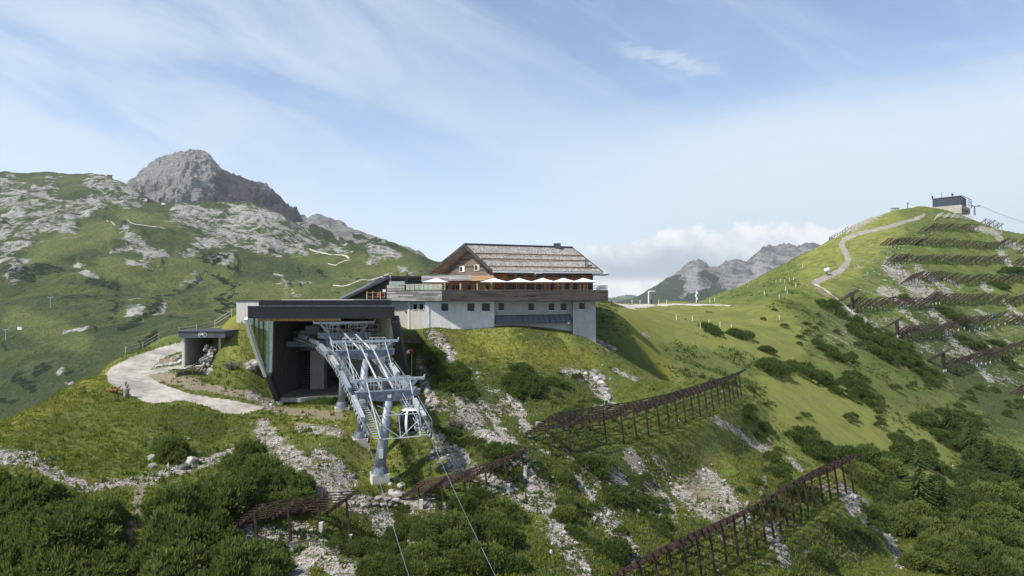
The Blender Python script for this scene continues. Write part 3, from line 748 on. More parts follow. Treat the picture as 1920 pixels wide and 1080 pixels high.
    def mkc(X, Y, PX, PY):
        PX = PX+16*fbm(X/90, Y/90, 5, 1.3, 0.62); PY = PY+12*fbm(X/90, Y/90, 5, 8.3, 0.62)
        gr = capsule_mask(PX, PY, [((580,430),(625,460),11),((640,452),(660,462),9),((665,440),(700,447),5),((790,490),(830,500),12)], 0.7)
        return np.stack([0.9+0*PX, gr*1.1, 0*PX], -1)
    sheet('mountain', C, 520, 900, 1800, 2700, 300, 220, nzc, mat_rockface('pale_limestone', (0.13,0.125,0.12), (0.36,0.35,0.34)), mkc, 50)
    RG = {}
    sil = [(1100,575),(1150,568),(1180,562),(1215,548),(1240,536),(1270,518),(1288,502),(1302,495),(1320,500),(1345,513),(1360,505),(1375,493),(1385,489),(1400,496),(1410,487),(1425,471),(1440,467),(1462,475),(1480,466),(1500,470),(1520,464),(1560,458),(1640,470),(1800,500)]
    for i, (px, py) in enumerate(sil):
        top = 5200
        RG[px] = [(3600, 610), (4000, 590), (4400, 575+(py-560)*0.10), (4800, 560+(py-560)*0.5 if py < 560 else 575), (5000, py+ (560-py)*0.2), (top, py), (5600, py+12), (6400, 580)]
    def nzr(X, Y, PX, PY):
        return (60*(ridged(X/330, Y/420, 6, 6.1)-0.95) + 10*fbm(X/50, Y/50, 3))*sstep(PX, 1150, 1290)
    def mkr(X, Y, PX, PY):
        PX = PX+22*fbm(X/160, Y/160, 5, 1.3, 0.62); PY = PY+16*fbm(X/160, Y/160, 5, 8.3, 0.62)
        gr = capsule_mask(PX, PY, [((1180,575),(1265,540),26),((1320,508),(1345,525),9),((1250,560),(1290,600),14),((1290,570),(1345,545),16),((1345,560),(1380,570),20)], 0.6)
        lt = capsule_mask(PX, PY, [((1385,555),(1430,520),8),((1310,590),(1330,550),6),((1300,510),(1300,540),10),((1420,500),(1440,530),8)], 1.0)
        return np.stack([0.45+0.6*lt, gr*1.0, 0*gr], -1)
    sheet('mountain', RG, 1100, 1800, 3600, 6400, 420, 260, nzr, mat_rockface('blue_grey_limestone', (0.14,0.14,0.145), (0.42,0.42,0.42), s=0.7, tilt=-0.5), mkr, 30)
    # hills far behind the saddle, and the lowland that carries everything out to the horizon
    DH = {}
    for px, py in [(-900,545),(-300,548),(300,550),(900,558),(1120,562),(1180,560),(1260,563),(1500,556),(2200,548),(2800,545)]:
        DH[px] = [(7000, 640), (8000, 590), (9500, py), (10500, py+6), (11800, 590)]
    sheet('distant_hills', DH, -900, 2800, 7000, 11800, 240, 60, lambda X, Y, PX, PY: 90*(ridged(X/1500, Y/1500, 4, 3.1)-0.9), mat_valley('distant_slope', 0.3), lambda X, Y, PX, PY: np.stack([0.3+0*X, 0*X, 0*X], -1), 60)
    m, b, p = new_mat('lowland', 0.95, 0.1); p.inputs['Base Color'].default_value = (0.06,0.08,0.035,1)
    arr_mesh('lowland', [(-12000,-3000,-950),(12000,-3000,-950),(12000,12000,-950),(-12000,12000,-950)], [(0,1,2,3)], m)['kind'] = 'structure'
    return g
# ------------------------------------------------------------------ shared materials
def mat_plain(name, col, rough=0.7, metal=0.0, var=0.12, scale=1.5, bmp=0.0, spec=0.3):
    m, b, p = new_mat(name, rough, spec); p.inputs['Metallic'].default_value = metal
    P = b.add('ShaderNodeNewGeometry').outputs['Position']
    n = b.noise(P, scale, 6, 0.65)
    lo = tuple(c*(1-var*1.8) for c in col); hi = tuple(min(c*(1+var*1.5), 1) for c in col)
    b.l.new(b.mix(b.ramp(n, 0.3, 0.7), lo, hi), p.inputs['Base Color'])
    if bmp: bump(b, p, n, bmp, 0.03)
    return m
def mat_concrete(name, col, joints=True, stain=0.5):
    m, b, p = new_mat(name, 0.85, 0.25)
    P = b.add('ShaderNodeNewGeometry').outputs['Position']
    n = b.noise(P, 0.7, 7, 0.7); st = b.noise(b.mapping(P, scale=(3.0,3.0,0.35)), 1.0, 5, 0.6)
    v = b.math('ADD', b.math('MULTIPLY', n, 0.6), b.math('MULTIPLY', st, 0.4))
    c = b.mix(b.ramp(v, 0.35, 0.68), tuple(k*(1-0.32*stain) for k in col), tuple(min(k*1.10, 1) for k in col))
    if joints:
        x, y, z = b.sep(P)
        def line(s, period, w):
            f = b.math('FRACT', b.math('DIVIDE', s, period)); return b.ramp(b.math('ABSOLUTE', b.math('SUBTRACT', f, 0.5)), 0.5-w, 0.5)
        j = b.math('MAXIMUM', line(z, 1.25, 0.012), line(b.math('ADD', x, b.math('MULTIPLY', y, 0.3)), 2.5, 0.008))
        c = b.mix(b.math('MULTIPLY', j, 0.35), c, (0.10,0.10,0.095))
    b.l.new(c, p.inputs['Base Color']); bump(b, p, n, 0.25, 0.02)
    return m
def mat_boards(name, lo, hi, board=0.16, horizontal=True, seed=0.0, tone=0.5):
    m, b, p = new_mat(name, 0.85, 0.2)
    P = b.add('ShaderNodeNewGeometry').outputs['Position']; x, y, z = b.sep(P)
    k = b.math('DIVIDE', z if horizontal else b.math('ADD', x, y), board)
    row = b.math('FLOOR', k); fr = b.math('FRACT', k)
    wn = b.add('ShaderNodeTexWhiteNoise', noise_dimensions='3D')
    seg = b.math('FLOOR', b.math('ADD', b.math('DIVIDE', b.math('ADD', x, b.math('MULTIPLY', y, 0.4)) if horizontal else z, 3.1), b.math('MULTIPLY', row, 0.37)))
    b.put(wn.inputs['Vector'], b.combine(row, seg, seed))
    g = b.noise(b.mapping(P, scale=(0.5,0.5,14) if horizontal else (14,14,0.5)), 1.3, 6, 0.7)
    w = b.noise(P, 0.45, 6, 0.72, 0.5)
    v = b.math('ADD', b.math('MULTIPLY', wn.outputs[0], 0.35), b.math('ADD', b.math('MULTIPLY', g, 0.35), b.math('MULTIPLY', w, tone)))
    c = b.mix(b.ramp(v, 0.32, 0.85), lo, hi)
    gap = b.ramp(b.math('ABSOLUTE', b.math('SUBTRACT', fr, 0.5)), 0.42, 0.49)
    c = b.mix(b.math('MULTIPLY', gap, 0.8), c, tuple(q*0.25 for q in lo))
    b.l.new(c, p.inputs['Base Color']); bump(b, p, b.math('SUBTRACT', g, gap), 0.5, 0.03)
    return m
def mat_glass(name, col=(0.02,0.03,0.035), rough=0.04):
    m, b, p = new_mat(name, rough, 0.9); p.inputs['Base Color'].default_value = (*col, 1)
    p.inputs['Specular IOR Level'].default_value = 0.28
    return m
def mat_clear(name, tint=(0.7,0.82,0.78), f=0.68):
    m, b, p = new_mat(name, 0.02, 0.6)
    t = b.add('ShaderNodeBsdfTransparent'); t.inputs[0].default_value = (*tint, 1)
    g = b.add('ShaderNodeBsdfGlossy'); g.inputs['Roughness'].default_value = 0.03
    mx = b.add('ShaderNodeMixShader'); mx.inputs[0].default_value = 1-f
    b.l.new(t.outputs[0], mx.inputs[1]); b.l.new(g.outputs[0], mx.inputs[2])
    b.l.new(mx.outputs[0], b.n['Material Output'].inputs[0])
    return m
def mat_seam(name, col, period=0.5, axis=0):
    m, b, p = new_mat(name, 0.5, 0.3)
    P = b.add('ShaderNodeNewGeometry').outputs['Position']; s = b.sep(P)
    k = b.math('ADD', s[0], b.math('MULTIPLY', s[1], 1.0))
    f = b.math('FRACT', b.math('DIVIDE', k, period)); l = b.ramp(b.math('ABSOLUTE', b.math('SUBTRACT', f, 0.5)), 0.46, 0.5)
    n = b.noise(P, 1.2, 5, 0.6)
    c = b.mix(b.math('MULTIPLY', l, 0.7), b.mix(n, tuple(q*0.75 for q in col), tuple(q*1.3 for q in col)), tuple(q*0.25 for q in col))
    b.l.new(c, p.inputs['Base Color']); return m
M = {}
M['conc'] = mat_concrete('grey_concrete', (0.40,0.39,0.36))
M['conc_pale'] = mat_concrete('pale_concrete', (0.56,0.535,0.49), False)
M['render_wall'] = mat_concrete('white_render', (0.60,0.61,0.62), False, 0.6)
M['conc_grey'] = mat_concrete('grey_render', (0.41,0.415,0.41), False, 0.7)
M['floor'] = mat_concrete('stained_floor', (0.46,0.43,0.38), False, 1.6)
M['black_clad'] = mat_seam('black_cladding', (0.010,0.011,0.015), 0.55)
M['dark_clad'] = mat_plain('dark_cladding', (0.045,0.048,0.056), 0.6)
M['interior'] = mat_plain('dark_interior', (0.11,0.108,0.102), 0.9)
M['galv'] = mat_plain('galvanised_steel', (0.27,0.31,0.36), 0.5, 0.3, 0.12, 0.8)
M['galv_dark'] = mat_plain('weathered_steel', (0.17,0.19,0.23), 0.5, 0.35, 0.25, 2.5)
M['galv_lt'] = mat_plain('bright_steel', (0.46,0.49,0.52), 0.4, 0.3, 0.12, 3.0)
M['rubber'] = mat_plain('black_rubber', (0.02,0.02,0.02), 0.8)
M['white'] = mat_plain('white_paint', (0.78,0.78,0.77), 0.4, 0, 0.04)
M['canvas'] = mat_plain('white_canvas', (0.80,0.79,0.80), 0.9, 0, 0.03)
M['glass'] = mat_glass('window_glass', (0.008,0.011,0.014), 0.15); M['glass_blue'] = mat_glass('blue_glass', (0.010,0.022,0.030), 0.25)
M['clear'] = mat_clear('clear_glass'); 
M['wood_grey'] = mat_boards('weathered_grey_boards', (0.10,0.095,0.09), (0.34,0.33,0.33), 0.20, seed=1)
M['wood_dark'] = mat_boards('weathered_dark_boards', (0.009,0.008,0.007), (0.072,0.064,0.058), 0.20, seed=2, tone=0.75)
M['wood_gable'] = mat_boards('sunburnt_gable_boards', (0.035,0.026,0.020), (0.17,0.14,0.115), 0.30, seed=3, tone=0.6)
M['wood_warm'] = mat_boards('warm_larch_boards', (0.12,0.035,0.018), (0.34,0.13,0.06), 0.22, seed=4)
M['wood_new'] = mat_boards('new_larch_boards', (0.26,0.15,0.08), (0.46,0.30,0.17), 0.20, seed=5)
M['wood_soffit'] = mat_plain('larch_soffit', (0.30,0.17,0.09), 0.7)
M['timber'] = mat_plain('brown_timber', (0.20,0.12,0.07), 0.8, 0, 0.25, 3)
M['timber_pale'] = mat_plain('pale_post_timber', (0.42,0.31,0.19), 0.8, 0, 0.2, 3)
M['grey_timber'] = mat_plain('silvered_timber', (0.26,0.25,0.25), 0.85, 0, 0.3, 4)
M['red'] = mat_plain('red_paint', (0.42,0.03,0.035), 0.5)
M['sock_w'] = mat_plain('white_cloth', (0.75,0.70,0.68), 0.9)
M['skin'] = mat_plain('skin', (0.50,0.30,0.21), 0.6)
def shingles():
    m, b, p = new_mat('wooden_shingles', 0.9, 0.15)
    P = b.add('ShaderNodeNewGeometry').outputs['Position']
    rp = b.mapping(P, rot=(0,0,R(-19)))
    sc = b.mapping(rp, scale=(7.0,2.6,5.5)); v = b.vor(sc, 1.0); r = b.sep(v.outputs['Color'])[0]
    n = b.noise(b.mapping(rp, scale=(1.0,0.5,0.5)), 0.8, 7, 0.75, 0.4); n2 = b.noise(P, 5.0, 4, 0.7)
    k = b.math('ADD', b.math('MULTIPLY', r, 0.42), b.math('ADD', b.math('MULTIPLY', n, 0.34), b.math('MULTIPLY', n2, 0.34)))
    c = b.mix(b.ramp(k, 0.32, 0.85), (0.165,0.148,0.138), (0.39,0.365,0.35))
    b.l.new(c, p.inputs['Base Color']); bump(b, p, b.math('ADD', r, n2), 0.6, 0.04); return m
M['shingle'] = shingles()

def quad_panel(mb, pts, t):     # 4 coplanar points thickened along their normal
    p = [Vector(q) for q in pts]; n = (p[1]-p[0]).cross(p[3]-p[0]).normalized()*t
    mb.hexa([*p, *[q+n for q in p]]); return mb
def poly_panel(mb, pts, t):
    p = [Vector(q) for q in pts]; n = (p[1]-p[0]).cross(p[2]-p[0]).normalized()*t
    mb.prism(p, n); return mb
def adopt(e, *objs):
    for o in objs: rel(e, o)
    return objs[0]
def window(root, c, u, w, h, nrm, fr=0.07, mat_f=None, mat_g=None, bars=0, name='window', sill=False):
    """frame (part) with its pane (sub-part); c centre, u horizontal unit vector, nrm outward normal"""
    c = Vector(c); u = Vector(u).normalized(); n = Vector(nrm).normalized(); up = Vector((0,0,1))
    f = MB()
    for s in (-1, 1):
        f.bar(c+u*(s*(w/2))-up*(h/2+fr/2)+n*0.03, c+u*(s*(w/2))+up*(h/2+fr/2)+n*0.03, fr, 0.12, up=n)
        f.bar(c-u*(w/2-fr/2)+up*(s*h/2)+n*0.03, c+u*(w/2-fr/2)+up*(s*h/2)+n*0.03, 0.118, fr)
    for i in range(bars):
        q = c+u*(w*((i+1)/(bars+1)-0.5)); f.bar(q-up*(h/2-fr/2)+n*0.035, q+up*(h/2-fr/2)+n*0.035, fr*0.8, 0.10, up=n)
    fo = rel(root, f.build(name, mat_f or M['dark_clad']))
    g = MB(); g.bar(c-u*(w/2-0.02)+n*0.02, c+u*(w/2-0.02)+n*0.02, 0.03, h-0.04)
    go = g.build('pane', mat_g or M['glass']); go.parent = fo; go.matrix_parent_inverse = rel_inv(root)
    if sill:
        s_ = MB(); s_.bar(c-u*(w/2+0.1)-up*(h/2+0.09)+n*0.08, c+u*(w/2+0.1)-up*(h/2+0.09)+n*0.08, 0.22, 0.06)
        so = s_.build('sill', M['white']); so.parent = fo; so.matrix_parent_inverse = rel_inv(root)
    return fo
def rel_inv(root):
    """inverse for a child of a part that itself was attached with rel(): the part's own world matrix is identity"""
    return Matrix.Identity(4)

# ------------------------------------------------------------------ lift station building
def build_station():
    e = empty('lift_station', (-20.75, 90, -11.9), 'black fronted concrete mountain station of the cable car with its hall open to the slope', 'lift station')
    x0, x1 = -28.6, -12.9
    def part(mb, n, m): return rel(e, mb.build(n, m))
    # roof: overhanging box with lower fascia and set-back upper fascia
    f = MB(); f.span(x0-0.05, x1+0.1, 74.0, 74.3, -2.14, -0.83); f.span(x0-0.05, x0+0.2, 74.302, 98, -2.14, -0.83); f.bar((x1, 74.302, -1.485), (x1-4.4, 99, -1.485), 0.25, 1.31)
    part(f, 'fascia', M['black_clad'])
    f = MB(); f.prism([(x0+0.21,76.5,-0.95),(x1-0.6,76.5,-0.95),(x1-4.6,99.2,-0.95),(x0+0.21,99.2,-0.95)], (0,0,0.78)); part(f, 'upper_fascia', M['black_clad'])
    f = MB(); f.span(x0-0.08, x1+0.12, 73.95, 74.35, -0.828, -0.77); part(f, 'coping', M['galv_dark'])
    f = MB(); f.span(x0+0.4, x0+9.5, 76.0, 76.3, -2.5, -2.13); part(f, 'timber_beam', M['timber_pale'])
    f = MB(); f.span(x0+0.21, x1-0.5, 74.31, 76.48, -1.2, -0.98); part(f, 'gutter_ledge', M['dark_clad'])
    f = MB(); f.prism([(x0+0.21,74.31,-2.12),(x1-0.16,74.31,-2.12),(x1-4.6,99,-2.12),(x0+0.21,99,-2.12)], (0,0,0.17)); part(f, 'soffit', M['wood_soffit'])
    f = MB(); f.span(x0+2.5, x1-5, 77.2, 99.0, -0.165, -0.10); part(f, 'roof_membrane', M['conc_pale'])
    # side walls
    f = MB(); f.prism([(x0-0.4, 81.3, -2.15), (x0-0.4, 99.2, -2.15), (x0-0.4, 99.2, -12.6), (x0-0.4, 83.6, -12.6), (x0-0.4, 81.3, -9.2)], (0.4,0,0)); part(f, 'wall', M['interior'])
    rw = [(x1-0.1, 74.6), (x1-8.0, 99)]
    f = MB(); dx = (rw[1][0]-rw[0][0])/(rw[1][1]-rw[0][1])
    pl = [(rw[0][0], 74.9, -2.16), (rw[1][0], 99, -2.16), (rw[1][0], 99, -12.6), (rw[0][0]+dx*9.6, 84.5, -12.6)]
    f.prism(pl, (0.35,0.05,0)); part(f, 'wall', M['conc_pale'])
    f = MB(); f.bar((x1+0.12, 74.5, -2.2), (x1+0.35, 85.0, -13.2), 0.75, 1.0); part(f, 'fin', M['dark_clad'])
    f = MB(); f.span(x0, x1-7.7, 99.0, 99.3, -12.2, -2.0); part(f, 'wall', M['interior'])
    f = MB(); f.span(x0-10, x0-0.42, 95.6, 107, -6, -0.37); part(f, 'wall', M['conc_pale'])
    f = MB(); f.span(x0-10.1, x0-0.3, 95.5, 107, -0.365, -0.22); part(f, 'coping', M['dark_clad'])
    # front-left glazed wing
    f = MB(); f.prism([(x0-0.12, 74.4, -2.18), (x0-0.12, 80.9, -2.18), (x0-0.12, 80.9, -8.9), (x0-0.12, 79.9, -8.9)], (0.04,0,0)); g = part(f, 'glazing', M['clear'])
    f = MB()
    for yy, zb in ((75.9,-3.9), (77.3,-5.6), (78.7,-7.3)): f.bar((x0-0.05, yy, -2.16), (x0-0.05, yy, zb), 0.06, 0.14)
    part(f, 'mullions', M['dark_clad'])
    f = MB(); prev = None
    for t in np.linspace(0, 1, 8):
        q = Vector((x0-0.30-0.25*math.sin(t*math.pi)*0.3, 74.2+5.9*t**1.12, -2.16-6.9*t)); 
        if prev is not None: f.bar(prev, q, 0.34, 0.42)
        prev = q
    part(f, 'edge_beam', M['white'])
    f = MB(); f.bar((x0+0.15, 81.1, -2.14), (x0+0.1, 80.7, -8.9), 0.36, 0.3); part(f, 'column', M['galv_lt'])
    f = MB(); f.bar((x0+0.0, 80.3, -8.9), (x0+0.12, 83.9, -12.9), 0.62, 0.9); part(f, 'base_cladding', M['dark_clad'])
    f = MB(); f.box((x0+0.25, 83.4, -12.8), (0.8,1.4,0.7), 0.2); part(f, 'footing', M['conc_pale'])
    f = MB(); f.prism([(x0,83.2,-12.05),(x0+3,82.7,-12.05),(x0+6.5,83.4,-12.0),(x0+11,84.3,-11.95),(x1-0.2,84.8,-11.95),(x1-0.2,99,-11.93),(x0,99,-11.93)], (0,0,-0.5)); part(f, 'floor', M['floor'])
    # concrete pier, control room, stairs and stored goods in the hall
    f = MB(); f.span(-26.6,-24.8, 90.0, 91.5, -11.93, -6.6); part(f, 'pier', M['conc'])
    f = MB(); f.span(-23.2,-20.3, 94.5, 96.0, -11.93, -7.0); part(f, 'pier', M['conc'])
    f = MB()
    for i in range(9): f.span(-28.0, -27.2, 90.2+i*0.3, 90.5+i*0.3, -11.9+i*0.3, -11.82+i*0.3)
    f.bar((-28.0,90,-11.2),(-28.0,92.8,-8.4),0.05); part(f, 'stairs', M['galv_dark'])
    return e
def rails(mb, p0, p1, h=1.05, n=None, r=0.022, mids=1):
    p0 = Vector(p0); p1 = Vector(p1); L = (p1-p0).length; n = n or max(int(L/1.1), 1); up = Vector((0,0,h))
    for i in range(n+1):
        q = p0.lerp(p1, i/n); mb.bar(q, q+up, r*2)
    for k in range(mids+1):
        z = Vector((0,0,h*(k+1)/(mids+1))); mb.bar(p0+z, p1+z, r*2)
# ------------------------------------------------------------------ steel structure of the lift line at the portal
U = Vector((0.92, 0.39, 0)).normalized(); A = Vector((0.50, -0.87, 0)).normalized()
RAIL = [Vector(p) for p in ((-27.2,85.5,-4.9),(-24.2,80,-4.95),(-21.7,75.8,-5.25),(-19.7,72.1,-5.85),(-17.75,68.4,-6.75),(-15.9,64.8,-8.1),(-14.1,61.3,-9.65),(-12.0,57.3,-11.75))]
def curve(pts, n):
    L = [0]
    for a, b in zip(pts[:-1], pts[1:]): L.append(L[-1]+(b-a).length)
    out = []
    for i in range(n+1):
        s = L[-1]*i/n; k = max(j for j in range(len(L)) if L[j] <= s+1e-6); k = min(k, len(pts)-2)
        out.append(pts[k].lerp(pts[k+1], (s-L[k])/(L[k+1]-L[k])))
    return out
def build_lift_line():
    sup = [((728,742,62.5),(712,905,62.5),-7.4,'front'), ((685,665,69.6),(676,795,68.5),-4.35,'middle'), ((646,632,77.0),(641,742,76.0),-2.7,'rear')]
    lab = {'front':'tallest grey lift tower, round mast on a concrete block low on the slope',
           'middle':'grey lift tower in the middle, foot block half hidden behind the left rope track',
           'rear':'grey lift tower right under the edge of the black station roof'}
    for (bx, by, bY), (fx, fy, fY), zg, nm in sup:
        top = at(bx, by, bY); g = at(fx, fy, fY); g.z = gz(g.x, g.y)
        e = empty('lift_tower', g, lab[nm], 'lift tower', 'lift towers in front of the station')
        def part(mb, n, m, **k): return rel(e, mb.build(n, m, **k))
        bs = {'front': (1.55,1.55,1.9), 'middle': (1.6,1.6,1.9), 'rear': (1.5,1.2,1.0)}[nm]
        f = MB(); f.box((g.x, g.y, g.z+(0.15 if nm == 'front' else -0.15)), bs, 0.35); part(f, 'concrete_base', M['conc_pale'])
        b0 = Vector((g.x, g.y, g.z+bs[2]/2+(0.15 if nm == 'front' else -0.15))); r1 = {'front':0.42,'middle':0.38,'rear':0.36}[nm]
        f = MB(); f.tube(b0+Vector((0,0,0.45)), top+Vector((0,0,-0.45)), r1*1.25 if nm == 'front' else r1*1.1, r1, 20); part(f, 'mast', M['galv'], smooth=True)
        f = MB(); f.tube(b0, b0+Vector((0,0,0.6)), r1*1.95, r1*1.5, 20)
        for i in range(14):
            t = 2*math.pi*i/14; f.tube(b0+Vector((math.cos(t)*r1*1.8, math.sin(t)*r1*1.8, 0)), b0+Vector((math.cos(t)*r1*1.8, math.sin(t)*r1*1.8, 0.3)), 0.035, n=5)
        part(f, 'flange', M['galv_dark'])
        if nm == 'front':
            f = MB(); q = b0+Vector((0.25,-0.62,1.9)); f.box(q, (0.4,0.25,0.8)); part(f, 'switch_box', M['galv_lt'])
        # yoke: deep box girder, tapering to the ends
        c = top; hw = 2.9; zt = 0.45
        pr = [(-hw,zt),(hw,zt),(hw,-0.05),(0.9,-0.42),(0.5,-0.5),(-0.5,-0.5),(-0.9,-0.42),(-hw,-0.05)]
        f = MB(); f.prism([c+U*a+Vector((0,0,z))-A*0.28 for a, z in pr], A*0.56); part(f, 'crossbeam', M['galv_dark'])
        f = MB(); f.bar(c-U*3.0+Vector((0,0,zt+0.04)), c+U*3.0+Vector((0,0,zt+0.04)), 0.75, 0.06); part(f, 'flange_plate', M['galv'])
        f = MB(); q = c+A*0.31; f.bar(q-U*0.17, q+U*0.17, 0.04, 0.30); part(f, 'number_plate', M['canvas'])
        # gantry beam with its two struts and end hooks
        gc = Vector((c.x, c.y, zg)); f = MB(); f.bar(gc-U*3.35, gc+U*3.35, 0.26, 0.24)
        for s in (-1, 1):
            f.bar(gc+U*(3.3*s)+Vector((0,0,-.15)), gc+U*(3.45*s)+Vector((0,0,0.35)), 0.12)
        part(f, 'gantry_beam', M['galv_lt'])
        for s in (-1, 1):
            f = MB(); f.bar(gc+U*(2.75*s), c+U*(1.75*s)+Vector((0,0,zt)), 0.34, 0.26); part(f, 'gantry_strut', M['galv'])
        # rods from the gantry to the walkways below
        for s in (-1, 1):
            f = MB(); a = gc+U*(2.0*s); 
            if nm == 'front': b_ = (RAIL[-1] if s < 0 else RAIL[-1]+U*5.4) + U*(-0.95*s) + Vector((0,0,-0.1))
            elif nm == 'middle': b_ = gc+U*(2.0*s)+A*3.6+Vector((0,0,-4.1))
            else: b_ = gc+U*(2.0*s)+A*3.2+Vector((0,0,-3.2))
            f.tube(a, b_, 0.055, n=6); part(f, 'brace', M['galv_lt'])
        # work cage over the crossbeam
        for s in (-1, 1):
            f = MB(); k = c+U*(1.35*s)+Vector((0,0,zt+0.1))-A*0.3
            for dx in (-0.7, 0, 0.7):
                for dy in (-0.45, 0.45): f.bar(k+U*dx+A*dy, k+U*dx+A*dy+Vector((0,0,1.15)), 0.045)
            for zz in (0.45, 0.8, 1.15):
                z = Vector((0,0,zz))
                f.bar(k-U*0.7+A*0.45+z, k+U*0.7+A*0.45+z, 0.04); f.bar(k-U*0.7-A*0.45+z, k+U*0.7-A*0.45+z, 0.04)
                f.bar(k-U*0.7+A*0.45+z, k-U*0.7-A*0.45+z, 0.04); f.bar(k+U*0.7+A*0.45+z, k+U*0.7-A*0.45+z, 0.04)
            part(f, 'work_platform', M['galv_lt'])
    tops = [at(728,742,62.5), at(685,665,69.6), at(646,632,77.0)]
    # the two rope tracks
    for si, (off, nm) in enumerate(((0.0, 'left'), (5.4, 'right'))):
        P = [p+U*off for p in RAIL]; s = 1 if si == 0 else -1      # s: inward direction along U
        e = empty('rope_track', P[6], 'curved row of rope sheaves with steel stair on the left side of the lift towers' if si == 0 else 'curved row of rope sheaves with stair, right of the towers above the cabin', 'rope track', 'rope tracks between station and front tower')
        def part(mb, n, m, **k): return rel(e, mb.build(n, m, **k))
        st = P if si == 0 else P[1:]
        c = curve(st, 46); up = Vector((0,0,1))
        for k, (a, b_) in enumerate(((4,9),(12,16),(18,23),(25,29),(31,36),(38,43))):
            f = MB(); f.bar(c[a]+up*0.42+U*(0.02*s), c[b_]+up*0.42+U*(0.02*s), 0.36, 0.42); part(f, 'girder', M['galv_lt'] if k % 2 else M['galv'])
        f = MB()
        for a, b_ in zip(c[:-1], c[1:]): f.bar(a+up*0.16, b_+up*0.16, 0.16, 0.14)
        part(f, 'rail', M['galv_dark'])
        cc = curve(st, 50)
        for k, q in enumerate(cc):
            f = MB(); t = (cc[min(k+1, 50)]-cc[max(k-1, 0)]).normalized()
            f.tube(q-U*(0.10)-up*0.12, q+U*(0.02)-up*0.12, 0.235, n=14); w = part(f, 'sheave', M['rubber'], smooth=False)
            f = MB(); f.tube(q-U*0.15-up*0.12, q-U*0.11-up*0.12, 0.17, n=12); f.bar(q-U*0.05-up*0.12, q-U*0.05+up*0.12, 0.07)
            h = f.build('hub', M['galv_lt']); h.parent = w; h.matrix_parent_inverse = Matrix.Identity(4)
        # stair with treads on the inner side
        tr = curve(st[2:] if si == 0 else st[1:], 62); sd = U*(0.72*s)
        f = MB()
        for q in tr: f.bar(q+sd-U*0.32-up*0.05, q+sd+U*0.32-up*0.05, 0.20, 0.04)
        part(f, 'stair_treads', M['galv_lt'])
        for d in (-0.36, 0.36):
            f = MB()
            for a, b_ in zip(tr[::6][:-1], tr[::6][1:]): f.bar(a+sd+U*d-up*0.08, b_+sd+U*d-up*0.08, 0.05, 0.18)
            part(f, 'stringer', M['galv'])
        for d, hh in ((0.42, 1.05),):
            f = MB(); q0 = None
            for k, q in enumerate(tr[::4]):
                b_ = q+sd+U*(d*s); f.bar(b_-up*0.1, b_+up*hh, 0.045)
                if q0 is not None:
                    for zz in (hh, hh*0.55): f.bar(q0+up*zz, b_+up*zz, 0.04)
                q0 = b_
            part(f, 'handrail', M['galv_lt'])
        f = MB(); q0 = None
        for k, q in enumerate(tr[::5]):
            b_ = q-U*(0.30*s); f.bar(b_, b_+up*0.75, 0.04)
            if q0 is not None: f.bar(q0+up*0.75, b_+up*0.75, 0.035)
            q0 = b_
        part(f, 'handrail', M['galv'])
    # frame joining the lower ends of both tracks
    a = RAIL[-1]+U*0.95; b_ = RAIL[-1]+U*(5.4-0.95); up = Vector((0,0,1))
    e = empty('cross_frame', (a+b_)/2, 'open frame of crossed steel tubes joining the lower ends of both rope tracks', 'steel frame')
    f = MB(); f.tube(a-up*0.15, b_-up*0.15, 0.05, n=6); rel(e, f.build('lower_tube', M['galv_lt']))
    f = MB(); f.tube(a+up*1.75-A*0.5, b_+up*1.75-A*0.5, 0.045, n=6); rel(e, f.build('upper_tube', M['galv_lt']))
    f = MB(); m_ = (a+b_)/2
    for p, q in ((a+up*2.6-A*0.8, m_+up*1.75-A*0.5), (b_+up*2.6-A*0.8, m_+up*1.75-A*0.5), (a+up*1.2-A*0.4, m_-up*0.15), (b_+up*1.2-A*0.4, m_-up*0.15), (m_-up*0.15, m_+up*1.75-A*0.5)): f.tube(p, q, 0.035, n=5)
    rel(e, f.build('cross_brace', M['galv_lt']))
    # long tubes tying the towers
    for k in range(2):
        e = empty('tie_tubes', tops[k], 'pair of long steel tubes tying the front tower to the one behind it' if k == 0 else 'pair of long steel tubes running up from the second tower towards the roof', 'tie tubes', 'tubes tying the towers')
        hi = tops[k+1]+Vector((0,0,1.0)); lo = tops[k]+Vector((0,0,0.5))
        for s in (-1, 1):
            f = MB(); f.tube(hi+U*(0.55*s), lo+U*(0.55*s), 0.09, n=8); rel(e, f.build('tube', M['galv_lt'], smooth=True))
    # ropes
    for i, (off, lab_) in enumerate(((0.0, 'haul rope running down from the left rope track past the tower mast'), (5.4, 'haul rope running down from the right rope track across the slope'))):
        P = [p+U*off+Vector((0,0,-0.40))-U*0.05 for p in RAIL]
        end = P[-1]+Vector((6.2,-17.3,-4.7)) if i == 0 else P[-1]+Vector((6.2,-17.4,-5.2))
        ext = []
        for t in np.linspace(0, 1.9, 14)[1:]:
            q = P[-1].lerp(end, t); q.z -= 0.35*math.sin(min(t, 1)*math.pi)*0.5; ext.append(q)
        f = MB(); f.path(P+ext, 0.022, 6); o = f.build('haul_rope', M['galv_dark']); tag(o, lab_, 'rope', 'haul ropes of the cable car')
    # cabin
    c = at(768, 791, 61.0); e = empty('gondola_cabin', c, 'bubble shaped gondola cabin with dark windows and white frame hanging below the lift tower', 'gondola cabin')
    def ell(t, ph, k=1.0):   # rounded box
        x = math.copysign(abs(math.cos(t))**0.75, math.cos(t)); y = math.copysign(abs(math.sin(t))**0.75, math.sin(t))
        r = abs(math.cos(ph))**0.55; z = math.sin(ph)
        return x*r*1.02*k, y*r*0.95*k, z*1.15*k
